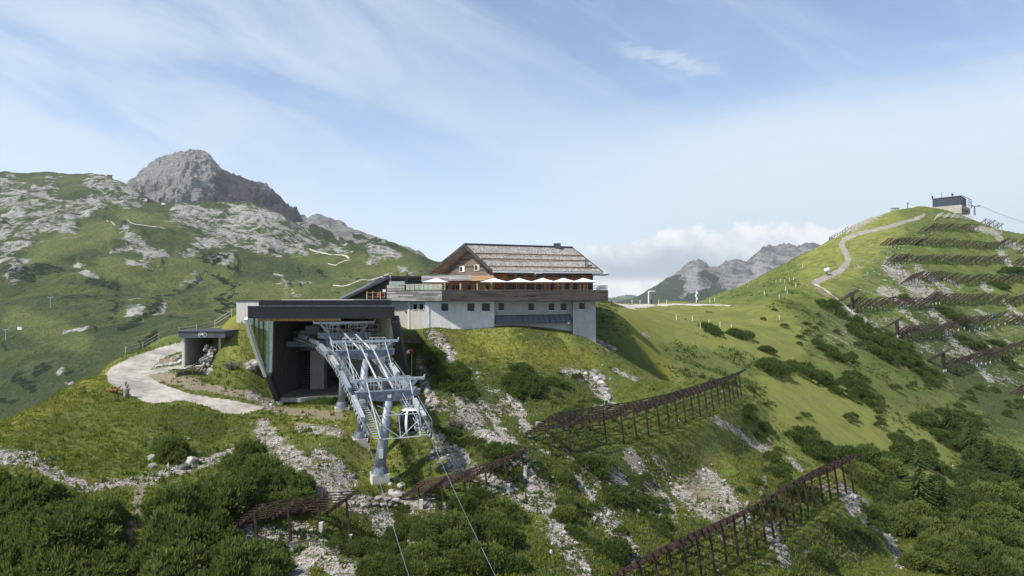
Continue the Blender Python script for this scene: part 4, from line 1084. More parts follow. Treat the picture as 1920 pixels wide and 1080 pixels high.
    def band(mask, k, name, mat, parent=None):
        f = MB(); N, Mm = 28, 14; vs = []; fs = []
        for j in range(Mm+1):
            for i in range(N):
                x, y, z = ell(2*math.pi*i/N, -math.pi/2+math.pi*j/Mm, k); vs.append(c+U*x+A*y+Vector((0,0,z)))
        for j in range(Mm):
            for i in range(N):
                if mask(i, j): fs.append((j*N+i, j*N+(i+1) % N, (j+1)*N+(i+1) % N, (j+1)*N+i))
        f.raw(vs, fs); o = f.build(name, mat, smooth=True, fix=False); rel(e, o); return o
    band(lambda i, j: True, 0.985, 'shell', M['glass'])
    band(lambda i, j: j in (3,) , 1.0, 'belt', M['galv_dark'])
    band(lambda i, j: j < 3, 1.0, 'lower_body', M['galv_dark'])
    band(lambda i, j: i in (4,9,18,23) , 1.03, 'frame', M['white'])
    band(lambda i, j: j > 11, 1.03, 'roof', M['white']); band(lambda i, j: j in (0,), 1.02, 'sill_ring', M['white'])
    f = MB(); tp = c+Vector((0,0,1.15)); hk = tp+Vector((0,0,1.9))+U*0.5
    f.tube(tp, tp+Vector((0,0,0.5)), 0.06, n=8); f.tube(tp+Vector((0,0,0.5)), hk, 0.06, n=8); f.bar(hk-A*0.35, hk+A*0.35, 0.16, 0.18); rel(e, f.build('hanger', M['galv_dark']))
    f = MB(); k = c-A*0.0-U*0.0+Vector((0,0,-0.2))+A*1.03; f.bar(k-U*0.5, k+U*0.5, 0.10, 0.5); rel(e, f.build('ski_rack', M['rubber']))
    # machinery in the hall: turning platform with drive
    e = empty('drive_machinery', (-27, 88, -5), 'grey drive machinery with caged platforms inside the dark station hall', 'lift machinery')
    def part(mb, n, m, **k): return rel(e, mb.build(n, m, **k))
    f = MB(); pf = [(-31.0,91.5),(-30.2,88.2),(-27.6,86.6),(-24.4,85.2),(-15.5,86.0),(-15.5,92.0),(-31,92.5)]
    pf = [(max(x, -28.3), y) for x, y in pf]
    f.prism([(x, y, -6.0) for x, y in pf], (0,0,0.22)); part(f, 'platform', M['galv'])
    f = MB()
    for (xa, ya), (xb, yb) in zip(pf[:5], pf[1:5]): rails(f, (xa, ya, -5.78), (xb, yb, -5.78), 1.5, None, 0.03, 2)
    part(f, 'railing', M['galv_lt'])
    f = MB(); f.lathe((-25.6, 88.6, -6.6), [(2.0,0),(2.05,0.12),(1.7,0.15),(1.7,0.3),(2.05,0.33),(2.0,0.45)], 28); part(f, 'bullwheel', M['galv_dark'])
    f = MB(); f.span(-27.2,-24.2,87.6,89.8,-5.7,-4.1); f.span(-26.6,-24.8,87.9,89.4,-4.1,-3.5); part(f, 'gearbox', M['galv'])
    f = MB(); f.tube((-25.6,87.2,-5.3),(-25.6,86.9,-5.3),0.65,n=20); part(f, 'motor', M['rubber'])
    for x in (-22.6, -18.6):
        f = MB()
        for dx in (0, 1.0, 2.0):
            for dy in (0, 1.6): f.bar((x+dx, 84.6+dy, -5.2), (x+dx, 84.6+dy, -3.2), 0.07)
        for zz in (-4.5, -3.9, -3.2):
            f.bar((x,84.6,zz),(x+2.0,84.6,zz),0.06); f.bar((x,86.2,zz),(x+2.0,86.2,zz),0.06); f.bar((x,84.6,zz),(x,86.2,zz),0.06)
        part(f, 'work_cage', M['galv_lt'])
    f = MB(); f.bar((-28.2,85.6,-5.7),(-13.6,84.4,-5.4),0.4,0.7); part(f, 'girder', M['galv_dark'])
    # wind sock
    b0 = at(772, 712, 80.5); b0.z = gz(b0.x, b0.y); tz = (HY-664)/F*80.5
    e = empty('wind_sock', b0, 'red and white wind sock on a thin pole beside the station', 'wind sock')
    f = MB(); f.tube(b0-Vector((0,0,.2)), Vector((b0.x, b0.y, tz)), 0.04, 0.03, 6); rel(e, f.build('pole', M['galv_lt']))
    q = Vector((b0.x, b0.y, tz)); pts_ = [q+Vector((0.15,0,0.35)), q+Vector((-0.25,0,0.35)), q+Vector((-0.6,0,0.15)), q+Vector((-0.8,0,-0.2)), q+Vector((-0.95,0,-0.6))]
    for k, (a, b_) in enumerate(zip(pts_[:-1], pts_[1:])):
        f = MB(); f.tube(a, b_, 0.27-0.035*k, 0.235-0.035*k, 10); rel(e, f.build('sock_band', M['red'] if k % 2 == 0 else M['sock_w'], smooth=True))
# ------------------------------------------------------------------ mountain restaurant
def build_restaurant():
    e = empty('mountain_restaurant', (0, 101, -4.5), 'large mountain restaurant with white base, wooden terrace and shingled chalet roof', 'restaurant')
    def part(mb, n, m, **k): return rel(e, mb.build(n, m, **k))
    def win(*a, **k): return window(e, *a, **k)
    X = lambda px, Y: (px-HX)/F*Y
    Z = lambda py, Y: (HY-py)/F*Y
    # concrete wing on the left, its wall turned to the left
    wl = Vector((X(736,103.5), 103.5, 0)); wr = Vector((X(799,100.3), 100.3, 0)); u = (wr-wl).normalized(); n = Vector((u.y, -u.x, 0))
    f = MB(); f.prism([wl+Vector((0,0,-6.6)), wr+Vector((0,0,-6.6)), wr+Vector((0,0,-0.32)), wl+Vector((0,0,-0.32))], Vector((0.2,3,0))); part(f, 'wing_wall', M['conc'])
    f = MB(); q = wl.lerp(wr, 0.50); f.bar(q+Vector((0,0,-6.6))+n*0.06, q+Vector((0,0,-0.35))+n*0.06, 0.34, 0.14, up=n); part(f, 'pilaster', M['conc_pale'])
    for t in (0.69, 0.87):
        q = wl.lerp(wr, t); win((q.x, q.y, -1.22), u, 0.80, 0.92, n, mat_f=M['conc_pale'])
    q = wl.lerp(wr, 0.40)
    f = MB(); f.bar(q+Vector((0,0,-1.95))+n*0.1, q+Vector((0.25,0,-2.3))+n*0.1, 0.07); f.bar(q+Vector((-0.1,0,-1.9))+n*0.12, q+Vector((0.15,0,-1.9))+n*0.12, 0.14); part(f, 'outlet_pipe', M['dark_clad'])
    f = MB(); f.span(X(797,100), X(805,100), 99.9, 104, -6.0, -0.33); part(f, 'corner_pillar', M['render_wall'])
    # front walls
    f = MB(); f.span(X(805,100)+0.002, X(927,100), 100.02, 116, -6.5, -0.40); part(f, 'base_wall', M['render_wall'])
    f = MB(); f.span(X(927,100)+0.002, X(1074,100), 100.7, 116, -6.5, -0.41); part(f, 'base_wall', M['conc_grey'])
    f = MB(); f.span(X(1074,100)+0.002, X(1117,100), 99.8, 116, -8.0, -0.42); part(f, 'base_wall', M['conc_grey'])
    fx = (0,-1,0)
    for px, w, bars in ((834,0.92,0),(883,0.92,0),(911,1.10,1)):
        win((X(px,100), 100.02, Z(576,100)), (1,0,0), w, 1.0, fx, bars=bars, sill=True, mat_g=M['glass_blue'])
    for px in (940, 996, 1034, 1057):
        win((X(px,100.7), 100.7, Z(575.5,100.7)), (1,0,0), 0.72, 0.9, fx, sill=True, mat_g=M['glass_blue'] if px != 1034 else M['glass'])
    win((X(1091,99.8), 99.8, Z(574,99.8)), (1,0,0), 0.72, 0.82, fx, sill=True)
    # tilted solar strip low on the wall
    f = MB(); xa, xb = X(929.5,100.1), X(1069,100.1)
    f.hexa([(xa,99.75,Z(606,99.8)),(xb+0.3,99.75,Z(604,99.8)),(xb+0.3,99.95,Z(604,99.8)),(xa,99.95,Z(606,99.8)),(xa,100.35,Z(592,100.3)),(xb,100.35,Z(589.5,100.3)),(xb,100.5,Z(589.5,100.3)),(xa,100.5,Z(592,100.3))])
    part(f, 'solar_panel', M['solar'])
    f = MB()
    for i in range(15):
        t = i/14; x = xa+(xb-xa)*t; w = 0.13 if i % 5 == 0 else 0.045
        f.bar((x+0.3*t*1.0,99.73,Z(606-2*t,99.8)),(x,100.33,Z(592-2.5*t,100.3)),w,0.06)
    f.bar((xa,99.72,Z(606,99.8)),(xb+0.3,99.72,Z(604,99.8)),0.08,0.08); f.bar((xa,100.33,Z(592,100.3)),(xb,100.33,Z(589.5,100.3)),0.08,0.08); part(f, 'panel_frame', M['dark_clad'])
    f = MB(); q = (X(1066,99.7), 99.65, Z(605.5,99.7)); f.lathe(q, [(0.02,-0.16),(0.13,-0.12),(0.17,0),(0.13,0.12),(0.02,0.16)], 12); part(f, 'wall_lamp', M['white'], smooth=True)
    f = MB(); f.tube((X(928,100.6),100.6,-3.8),(X(928,100.6),100.6,-0.5),0.05,n=8); f.tube((X(1073,100.6),100.6,-4.2),(X(1073,100.6),100.6,-0.5),0.05,n=8); part(f, 'downpipes', M['galv'])
    # terrace slab and parapets
    A0 = Vector((X(829,98.2), 98.2, 0)); B0 = Vector((X(1139,97.2), 97.2, 0)); L0 = Vector((X(726,102.6), 102.6, 0))
    f = MB(); f.prism([A0+Vector((0.1,0.2,-0.38)), B0+Vector((-0.2,0.2,-0.38)), Vector((B0.x-0.2,116,-0.38)), Vector((L0.x,116,-0.38)), L0+Vector((0.1,0.2,-0.38))], (0,0,0.30)); part(f, 'terrace_slab', M['wood_grey'])
    def parapet(a, b, z0, z1, m, t=0.18, name='parapet'):
        a = Vector(a); b = Vector(b); c = Vector((0,0,(z0+z1)/2)); g = MB(); g.bar(a+c, b+c, t, z1-z0); return part(g, name, m)
    zt = Z(544.5,98); zb = Z(564.5,98)
    pa = parapet(A0, B0, zb, zt, M['wood_dark']); pa['label'] = 'dark weathered front parapet'
    rr = MB(); rr.bar(A0+Vector((0,0,zt+0.03)), B0+Vector((0,0,zt+0.03)), 0.26, 0.06); rr.bar(L0+Vector((0,0,zt+0.03)), A0+Vector((0,0,zt+0.03)), 0.26, 0.055); part(rr, 'capping', M['wood_grey'])
    parapet(B0, (B0.x, 112, 0), zb, zt, M['wood_dark'])
    mid = L0.lerp(A0, 0.33)
    parapet(L0, A0, Z(564,101), zt-0.002, M['wood_grey'])['label'] = 'left parapet, its sunlit side painted in paler grey'  # paler boards than in front: sunlight on this turned side put into colour
    parapet(L0+Vector((0,0,0)), mid, zt+0.06, Z(534.5,102.5), M['wood_grey'], name='privacy_screen')
    parapet(L0+Vector((0.02,0.1,0)), L0+Vector((0.3,9,0)), Z(564,101), Z(534.5,102.5), M['wood_grey'], name='privacy_screen')
    g = MB(); a = mid; b_ = A0; g.bar(a+Vector((0.2,0,zt+0.5)), b_+Vector((0,0,zt+0.5)), 0.03, 0.75); part(g, 'glass_balustrade', M['clear'])
    g = MB()
    for i in range(9):
        q = a.lerp(b_, i/8); g.bar(q+Vector((0,0,zt+0.06)), q+Vector((0,0,zt+0.9)), 0.05)
    g.bar(a+Vector((0,0,zt+0.92)), b_+Vector((0,0,zt+0.92)), 0.10, 0.07); part(g, 'handrail', M['timber_pale'])
    g = MB(); s0 = Vector((B0.x-0.05, B0.y, zt+0.06)); rails(g, s0, s0+Vector((0,12,0)), 0.62, 9, 0.03, 2); rails(g, s0, s0+Vector((-2.0,0.05,0)), 0.62, 2, 0.03, 2); part(g, 'handrail', M['dark_clad'])
    # glass above the privacy screen + two slender posts
    g = MB(); g.bar(L0+Vector((0.3,0,Z(531,102.4))), mid+Vector((0,0,Z(531,102.4))), 0.03, 0.5); part(g, 'glass_balustrade', M['clear'])
    # chalet
    E0 = at(924,510,101.2); E1 = at(1129,512.5,106.2); P0 = at(872,461,105.5); P1 = at(1071,467,112); L0r = at(807,513,112.0); L1r = L0r+(P1-P0)
    th = Vector((0,0,-0.30))
    g = MB(); quad_panel_up(g, E0, E1, P1, P0, 0.28); part(g, 'roof', M['shingle'])
    g = MB(); quad_panel_up(g, P0, P1, L1r, L0r, 0.28); part(g, 'roof', M['shingle'])
    g = MB(); g.bar(P0+Vector((-0.1,-0.05,0.30)), P1+Vector((0.1,0.05,0.30)), 0.75, 0.20); part(g, 'ridge_cap', M['dark_clad'])
    for t, w in ((0.37,0.10),(0.58,0.10),(0.86,0.08)):
        g = MB(); a = P0.lerp(E0, t); b_ = P1.lerp(E1, t); nn = (E1-E0).cross(P0-E0).normalized()*0.40
        if nn.z < 0: nn = -nn
        g.bar(a+nn, b_+nn, w, 0.18); part(g, 'snow_guard', M['timber'])
    g = MB(); g.tube(E0+Vector((0,-0.28,0.02)), E1+Vector((0,-0.28,0.02)), 0.11, n=8); part(g, 'gutter', M['galv_lt'])
    for a, b_ in ((P0, E0), (P0, L0r), (P1, E1)):
        g = MB(); o_ = Vector((-0.12,-0.05,0.12)) if a is P0 else Vector((0.1,0,0.12)); g.bar(a+o_, b_+o_, 0.14, 0.42, up=(0,0,1)); part(g, 'bargeboard', M['wood_dark'])
    # walls under the roof
    C = Vector((X(927,102.8), 102.8, 0)); W = Vector((X(838,110.5), 110.5, 0)); D = Vector((X(1112,106.8), 106.8, 0)); Bk = W+(D-C)
    ze = 3.75; pk = C.lerp(W, 0.47); zr = 7.65
    lo = Vector((0,0,2.55)); fl = Vector((0,0,-0.05))
    g = MB(); g.prism([C+Vector((0,0,2.7)), W+Vector((0,0,2.7)), W+Vector((0,0,ze)), pk+Vector((0,0,zr)), C+Vector((0,0,ze))], (D-C)*0.02); part(g, 'gable_wall', M['wood_gable'])
    ng = Vector(((W-C).y, -(W-C).x, 0)).normalized(); ng = ng if ng.y < 0 else -ng; ug = (C-W).normalized()
    for px, y in ((865.5,504.5),(893.5,502)):
        t = 0.0
        for t_ in np.linspace(0, 1, 200):
            q = C.lerp(W, t_)
            if HX+q.x/q.y*F < px: t = t_; break
        q = C.lerp(W, t); wz = Z(y, q.y)
        win((q.x, q.y, wz), ug, 0.70, 0.85, ng, mat_f=M['white'])
        g = MB(); s = q+ug*0.62+ng*0.09; g.bar(Vector((s.x,s.y,wz-0.45)), Vector((s.x,s.y,wz+0.45)), 0.42, 0.05, up=ng); part(g, 'shutter', M['timber_pale'] if px > 880 else M['white'])
    g = MB(); g.prism([C+fl, D+fl, D+Vector((0,0,ze)), C+Vector((0,0,ze))], (W-C)*0.02); part(g, 'long_wall', M['wood_warm'])
    g = MB(); g.prism([D+fl, Bk+fl, Bk+Vector((0,0,ze)), D.lerp(Bk,0.47)+Vector((0,0,zr)), D+Vector((0,0,ze))], (C-D)*0.02); part(g, 'gable_wall', M['wood_warm'])
    ul = (D-C).normalized(); nl = Vector((ul.y, -ul.x, 0))
    def onlong(px):
        for t_ in np.linspace(0, 1, 400):
            q = C.lerp(D, t_)
            if HX+q.x/q.y*F > px: return q
        return D
    for i in range(8):
        q = onlong(957.5+18.1*i); win((q.x, q.y, Z(517,q.y)), ul, 1.16, 0.62, nl, mat_f=M['timber'])
    for px, w in ((957,1.1),(978,0.95),(994,1.1),(1011,1.0)):
        q = onlong(px); win((q.x, q.y, Z(538.5,q.y)), ul, w, 0.95, nl, mat_f=M['timber'])
    for px in (1035,1063,1078,1106):
        q = onlong(px); win((q.x, q.y, Z(539,q.y)), ul, 0.85, 1.5, nl, mat_f=M['timber_pale'], name='glazed_door')
    for px in (946,968,985,1003,1022,1046,1054,1070,1087,1096):
        g = MB(); q = onlong(px)+nl*0.06; g.bar(Vector((q.x,q.y,0.0)), Vector((q.x,q.y,2.3)), 0.34 if px > 1015 else 0.2, 0.08, up=nl); part(g, 'shutter', M['wood_new'])
    # canopy and warm ground floor to the left
    c0 = Vector((X(791,108), 108, 0)); c1 = Vector((X(885,103.2), 103.2, 0)); c2 = Vector((X(926,101.6), 101.6, 0))
    g = MB(); g.bar(c0+Vector((0,0,(Z(517,106)+Z(526.5,106))/2)), c1+Vector((0,0,(Z(517,106)+Z(526.5,106))/2)), 0.2, 0.82); part(g, 'canopy_fascia', M['wood_grey'])
    g = MB(); g.bar(c1+Vector((0.01,0,(Z(517,103)+Z(526.5,103))/2)), c2+Vector((0,0,(Z(517,103)+Z(526.5,103))/2)), 0.2, 0.78); part(g, 'canopy_fascia', M['wood_new'])
    g = MB(); g.prism([c0+Vector((0,0.1,2.85)), c1+Vector((0,0.1,2.85)), c2+Vector((0,0.1,2.85)), C+Vector((0.3,0.2,2.85)), Vector((W.x+2,W.y+1,2.85)), Vector((c0.x,114,2.85))], (0,0,0.5)); part(g, 'canopy', M['wood_soffit'])
    g0 = c0+Vector((1.2,3,0)); g2 = c2+Vector((0,2.2,0)); g = MB(); g.prism([g0+fl, g2+fl, g2+Vector((0,0,2.9)), g0+Vector((0,0,2.9))], (0.05,0.3,0)); part(g, 'terrace_wall', M['wood_new'])
    ut = (g2-g0).normalized(); nt_ = Vector((ut.y,-ut.x,0))
    for t, w, m_ in ((0.15,0.6,'glass'),(0.26,0.7,'glass_blue'),(0.40,1.5,'glass_blue'),(0.62,0.8,'glass'),(0.74,0.9,'glass_blue'),(0.9,0.8,'glass')):
        q = g0.lerp(g2, t); win((q.x,q.y,1.55), ut, w, 1.3, nt_, mat_f=M['timber_pale'], mat_g=M[m_], bars=1 if w > 1 else 0)
    for t in (0.02,0.33,0.55,0.78,0.97):
        g = MB(); q = c0.lerp(c2, t)+Vector((0,0.15,0)); g.bar(q+Vector((0,0,0)), q+Vector((0,0,2.45)), 0.24); part(g, 'post', M['timber_pale'])
    # chimneys
    q = P0.lerp(P1, 0.86)
    g = MB(); g.hexa([(q.x-0.75,q.y-0.6,q.z),(q.x+0.75,q.y-0.6,q.z),(q.x+0.75,q.y+0.6,q.z),(q.x-0.75,q.y+0.6,q.z),(q.x-0.5,q.y-0.4,q.z+0.75),(q.x+0.5,q.y-0.4,q.z+0.75),(q.x+0.5,q.y+0.4,q.z+0.75),(q.x-0.5,q.y+0.4,q.z+0.75)]); g.box((q.x,q.y,q.z+0.8),(1.15,0.95,0.08)); part(g, 'chimney', M['dark_clad'])
    q = at(1099,499,106.9)
    g = MB(); g.box((q.x,q.y,q.z+0.45),(0.42,0.42,1.1)); g.box((q.x,q.y,q.z+1.05),(0.55,0.55,0.1)); part(g, 'chimney', M['galv_dark'])
    # flat awning on the right end
    g = MB(); g.span(X(1105,106), X(1141,106), 105.6, 109, Z(515.6,106), Z(514.2,106)); part(g, 'awning', M['dark_clad'])
    # dark side building with sloping stair gallery
    e2 = empty('stair_gallery', (X(700,110), 110, -0.5), 'black clad covered stairway climbing beside the restaurant terrace', 'covered stairway')
    def part2(mb, n, m): return rel(e2, mb.build(n, m))
    a = at(646,562,112); b_ = at(712,521,112); c = at(791,521,112); d = Vector((c.x,112,-0.6))
    g = MB(); g.prism([a, Vector((a.x,112,-0.6)), d, c, b_], (0,3.0,0)); part2(g, 'wall', M['dark_brown'])
    g = MB(); g.hexa([a+Vector((0,-1.6,-0.1)), b_+Vector((1.7,-1.6,-0.1)), b_+Vector((0,3,-0.0)), a+Vector((-1.7,3,0.0)), a+Vector((0,-1.6,0.12)), b_+Vector((1.7,-1.6,0.12)), b_+Vector((0,3,0.35)), a+Vector((-1.7,3,0.35))]); part2(g, 'roof', M['slate'])
    g = MB(); g.bar(a+Vector((0,-1.65,0)), b_+Vector((1.7,-1.65,0)), 0.1, 0.4); part2(g, 'eaves_board', M['dark_clad'])
    g = MB(); g.span(b_.x+0.8, c.x+0.1, 110.8, 115.2, b_.z+0.13, b_.z+0.30); part2(g, 'roof', M['dark_clad'])
    g = MB(); g.span(X(762,111.8), X(789,111.8), 111.8, 111.99, Z(537,112), Z(524.5,112)); part2(g, 'window', M['glass_blue'])
    g = MB(); g.span(X(608,101), X(675,101), 100.6, 101.2, -2.0, -0.12); tag(g.build('kerb_wall', M['conc']), 'low grey concrete wall just behind the station roof', 'low wall')
    return zt
def quad_panel_up(mb, a, b, c, d, t):
    n = (b-a).cross(d-a).normalized(); n = n if n.z > 0 else -n
    mb.hexa([a, b, c, d, a+n*t, b+n*t, c+n*t, d+n*t])
m_, b_, p_ = new_mat('solar_glass', 0.25, 0.6); p_.inputs['Base Color'].default_value = (0.11,0.125,0.15,1); M['solar'] = m_
M['dark_brown'] = mat_seam('dark_brown_cladding', (0.055,0.047,0.045), 0.3)
M['slate'] = mat_plain('grey_sheet_roof', (0.075,0.080,0.092), 0.5)
M['umb'] = M['canvas']
# ------------------------------------------------------------------ people: skeleton + skin
def person(loc, rz, pose, top, legs, hair=(0.05,0.035,0.02), label='', group=None, h=1.72, hat=None):
    e = empty('person', loc, label, 'person', group, rz)
    s = h/1.72
    if pose == 'stand':
        J = dict(pel=(0,0,.95), ch=(0,-.01,1.28), nk=(0,0,1.45), hd=(0,-.01,1.52), ht=(0,-.02,1.70))
        kn = lambda q: (.10*q,-.02,.50); an = lambda q: (.11*q,.02,.09); toe = lambda q: (.12*q,-.17,.04); hip = lambda q: (.09*q,0,.90)
        el = lambda q: (.25*q,.03,1.12); wr = lambda q: (.22*q,-.17,.98)
    else:
        J = dict(pel=(0,0,.50), ch=(0,-.02,.85), nk=(0,-.02,1.02), hd=(0,-.04,1.09), ht=(0,-.05,1.27))
        kn = lambda q: (.12*q,-.44,.52); an = lambda q: (.12*q,-.42,.10); toe = lambda q: (.13*q,-.60,.05); hip = lambda q: (.09*q,-.03,.48)
        el = lambda q: (.25*q,-.10,.72); wr = lambda q: (.16*q,-.36,.76)
    V = []; E = []; Rr = []
    def add(p, r, par=None):
        V.append(tuple(c*s for c in p)); Rr.append(r*s)
        if par is not None: E.append((par, len(V)-1))
        return len(V)-1
    pel = add(J['pel'], .145); ch = add(J['ch'], .15, pel); nk = add(J['nk'], .06, ch); hd = add(J['hd'], .085, nk); add(J['ht'], .085, hd)
    for q in (-1, 1):
        a = add(hip(q), .085, pel); b = add(kn(q), .06, a); c = add(an(q), .042, b); add(toe(q), .035, c)
        sh = add((.18*q, 0, J['ch'][2]+.11), .058, ch); k = add(el(q), .043, sh); w = add(wr(q), .03, k); add((wr(q)[0], wr(q)[1]-.09, wr(q)[2]+.01), .028, w)
    def skinned(V, E, Rr, name, mat):
        me = bpy.data.meshes.new(name); me.from_pydata(V, E, [])
        o = bpy.data.objects.new(name, me); COL.objects.link(o); o.parent = e
        md = o.modifiers.new('skin', 'SKIN'); 
        if not me.skin_vertices: bpy.context.view_layer.objects.active = o
        me.skin_vertices[0].data[0].use_root = True
        for i, r in enumerate(Rr): me.skin_vertices[0].data[i].radius = (r, r*0.85)
        sb = o.modifiers.new('sub', 'SUBSURF'); sb.levels = 1; sb.render_levels = 1
        dg = bpy.context.evaluated_depsgraph_get(); m2 = bpy.data.meshes.new_from_object(o.evaluated_get(dg)); o.modifiers.clear(); o.data = m2
        m2.materials.clear(); 
        for m__ in mat: m2.materials.append(m__)
        return o
    mats = [M['skin'], M[top], M[legs]]
    bm_ = None
    me = bpy.data.meshes.new('body'); me.from_pydata(V, E, [])
    # a skin layer only exists after the modifier is added through the api on the mesh itself
    bmx = bmesh.new(); bmx.from_mesh(me); lay = bmx.verts.layers.skin.verify()
    bmx.verts.ensure_lookup_table()
    for i, v in enumerate(bmx.verts):
        v[lay].radius = (Rr[i], Rr[i]*0.85); v[lay].use_root = (i == 0)
    bmx.to_mesh(me); bmx.free()
    o = bpy.data.objects.new('body', me); COL.objects.link(o)
    o.modifiers.new('skin', 'SKIN'); sb = o.modifiers.new('sub', 'SUBSURF'); sb.levels = 1; sb.render_levels = 1
    bpy.context.view_layer.update()
    dg = bpy.context.evaluated_depsgraph_get(); m2 = bpy.data.meshes.new_from_object(o.evaluated_get(dg)); o.modifiers.clear(); o.data = m2; o.parent = e
    m2.materials.clear()
    for m__ in mats: m2.materials.append(m__)
    cz = J['ch'][2]*s; pz = J['pel'][2]*s
    for f in m2.polygons:
        c = f.center; f.use_smooth = True
        if c.z > J['nk'][2]*s-0.02: f.material_index = 0
        elif pose == 'stand': f.material_index = 1 if c.z > pz-0.02 else 2
        else: f.material_index = 1 if (c.z > pz+0.06) else 2
        if abs(c.x) > 0.13*s and c.y < -0.16*s and pz < c.z < cz: f.material_index = 0
    # hair
    g = MB(); hz = (J['hd'][2]+0.14)*s; prof = [(0.085*s,-0.03*s),(0.105*s,0.02*s),(0.10*s,0.07*s),(0.06*s,0.115*s),(0.01,0.125*s)]
    g.lathe((0, (J['ht'][1]+0.03)*s, hz), prof, 12); g.build('hair', M[hat] if hat else M['hair'], e, smooth=True)
    return e
M['hair'] = mat_plain('brown_hair', (0.05,0.032,0.02), 0.8)
M['cl_red'] = mat_plain('red_cloth', (0.5,0.05,0.04), 0.9); M['cl_blue'] = mat_plain('blue_cloth', (0.12,0.2,0.36), 0.9)
M['cl_white'] = mat_plain('pale_cloth', (0.65,0.63,0.6), 0.9); M['cl_dark'] = mat_plain('dark_cloth', (0.03,0.03,0.04), 0.9); M['cl_green'] = mat_plain('green_cloth', (0.08,0.16,0.09), 0.9)
def build_terrace_things():
    X = lambda px, Y: (px-HX)/F*Y
    fz = -0.07
    # parasols
    def parasol(px, Y, w, lab):
        x = X(px, Y); zt = (HY-521)/F*Y; ze = (HY-529)/F*Y
        e = empty('parasol', (x, Y, fz), lab, 'parasol', 'white parasols on the terrace', 0.04)
        h = zt-fz; he = ze-fz; r = w/2
        g = MB(); g.tube((0,0,0),(0,0,h-0.05),0.035,n=8); g.build('pole', M['timber_pale'], e)
        g = MB(); g.box((0,0,0.06),(0.8,0.8,0.12)); g.build('base', M['dark_clad'], e)
        n = 4; c4 = [(-r,-r),(r,-r),(r,r),(-r,r)]; vs = [(0,0,h)]; N = 6; fs = []
        ring = []
        for k in range(4):
            (xa,ya),(xb,yb) = c4[k], c4[(k+1)%4]
            for i in range(4):
                t = i/4; q = 1-0.045*math.sin(t*math.pi); ring.append(((xa+(xb-xa)*t)*q, (ya+(yb-ya)*t)*q))
        for lv, kz in ((0.33,0.60),(0.66,0.27),(1.0,0.0)):
            for xx, yy in ring: vs.append((xx*lv, yy*lv, he+(h-he)*kz))
        m = len(ring)
        for i in range(m): fs.append((0, 1+i, 1+(i+1)%m))
        for l in range(2):
            for i in range(m): fs.append((1+l*m+i, 1+(l+1)*m+i, 1+(l+1)*m+(i+1)%m, 1+l*m+(i+1)%m))
        g = MB().raw(vs, fs); o = g.build('canopy', M['canvas'], e); sd = o.modifiers.new('s','SOLIDIFY'); sd.thickness = 0.03
        g = MB()
        for xx, yy in c4: g.bar((xx*0.97,yy*0.97,he-0.02),(0,0,h-0.35),0.03)
        g.build('ribs', M['timber_pale'], e)
    labs = ['white parasol nearest the chalet gable corner, by the warm wooden canopy', 'white parasol second in the row along the dark parapet', 'white parasol in the middle of the row along the dark parapet', 'white parasol fourth in the row, in front of the open door', 'white parasol at the right end of the row by the open railing']
    parasol(818, 103.5, 3.9, 'white parasol standing apart behind the glass balustrade on the left')
    for (px, Y), l in zip(((926.5,99.8),(973,100.2),(1017,100.6),(1056,101.0),(1094,101.4)), labs): parasol(px, Y, 4.0, l)
    # tables and chairs: one of each, then copies
    def mk_table():
        e = empty('terrace_table', (0,0,0)); g = MB(); g.box((0,0,0.74),(1.3,0.8,0.05)); g.build('tabletop', M['timber_pale'], e)
        for sx in (-.55,.55):
            for sy in (-.3,.3): MB().bar((sx,sy,0),(sx,sy,0.715),0.06).build('leg', M['dark_clad'], e)
        return e
    def mk_chair():
        e = empty('terrace_chair', (0,0,0)); MB().box((0,0,0.45),(0.46,0.46,0.05)).build('seat', M['canvas'], e)
        MB().box((0,0.22,0.78),(0.44,0.04,0.5)).build('backrest', M['canvas'], e)
        for sx in (-.2,.2):
            for sy in (-.2,.2): MB().bar((sx,sy,0),(sx,sy,0.425),0.035).build('leg', M['dark_clad'], e)
        return e
    T = mk_table(); C = mk_chair(); first = [True, True]
    def put(src, i, loc, rz, lab, cat, grp):
        o = src if first[i] else copy_tree(src); first[i] = False
        o.location = loc; o.rotation_euler = (0,0,rz); tag(o, lab, cat, grp); return o
    spots = [(765,103.8),(782,103.2),(800,103.0),(842,100.6),(862,100.6),(905,100.2),(950,100.0),(992,100.3),(1036,100.6),(1075,100.8)]
    for k, (px, Y) in enumerate(spots):
        x = X(px, Y); gl = 'behind the glass balustrade' if px < 830 else 'behind the dark front parapet'
        put(T, 0, (x, Y, fz), 0.05, 'wooden terrace table ' + gl, 'table', 'terrace tables ' + gl)
        for dy, rz in ((-0.75, math.pi), (0.75, 0.0)):
            put(C, 1, (x+0.1*dy, Y+dy, fz), rz, 'white cushioned terrace chair ' + gl, 'chair', 'terrace chairs ' + gl)
    # guests
    G_ = 'guests on the terrace'
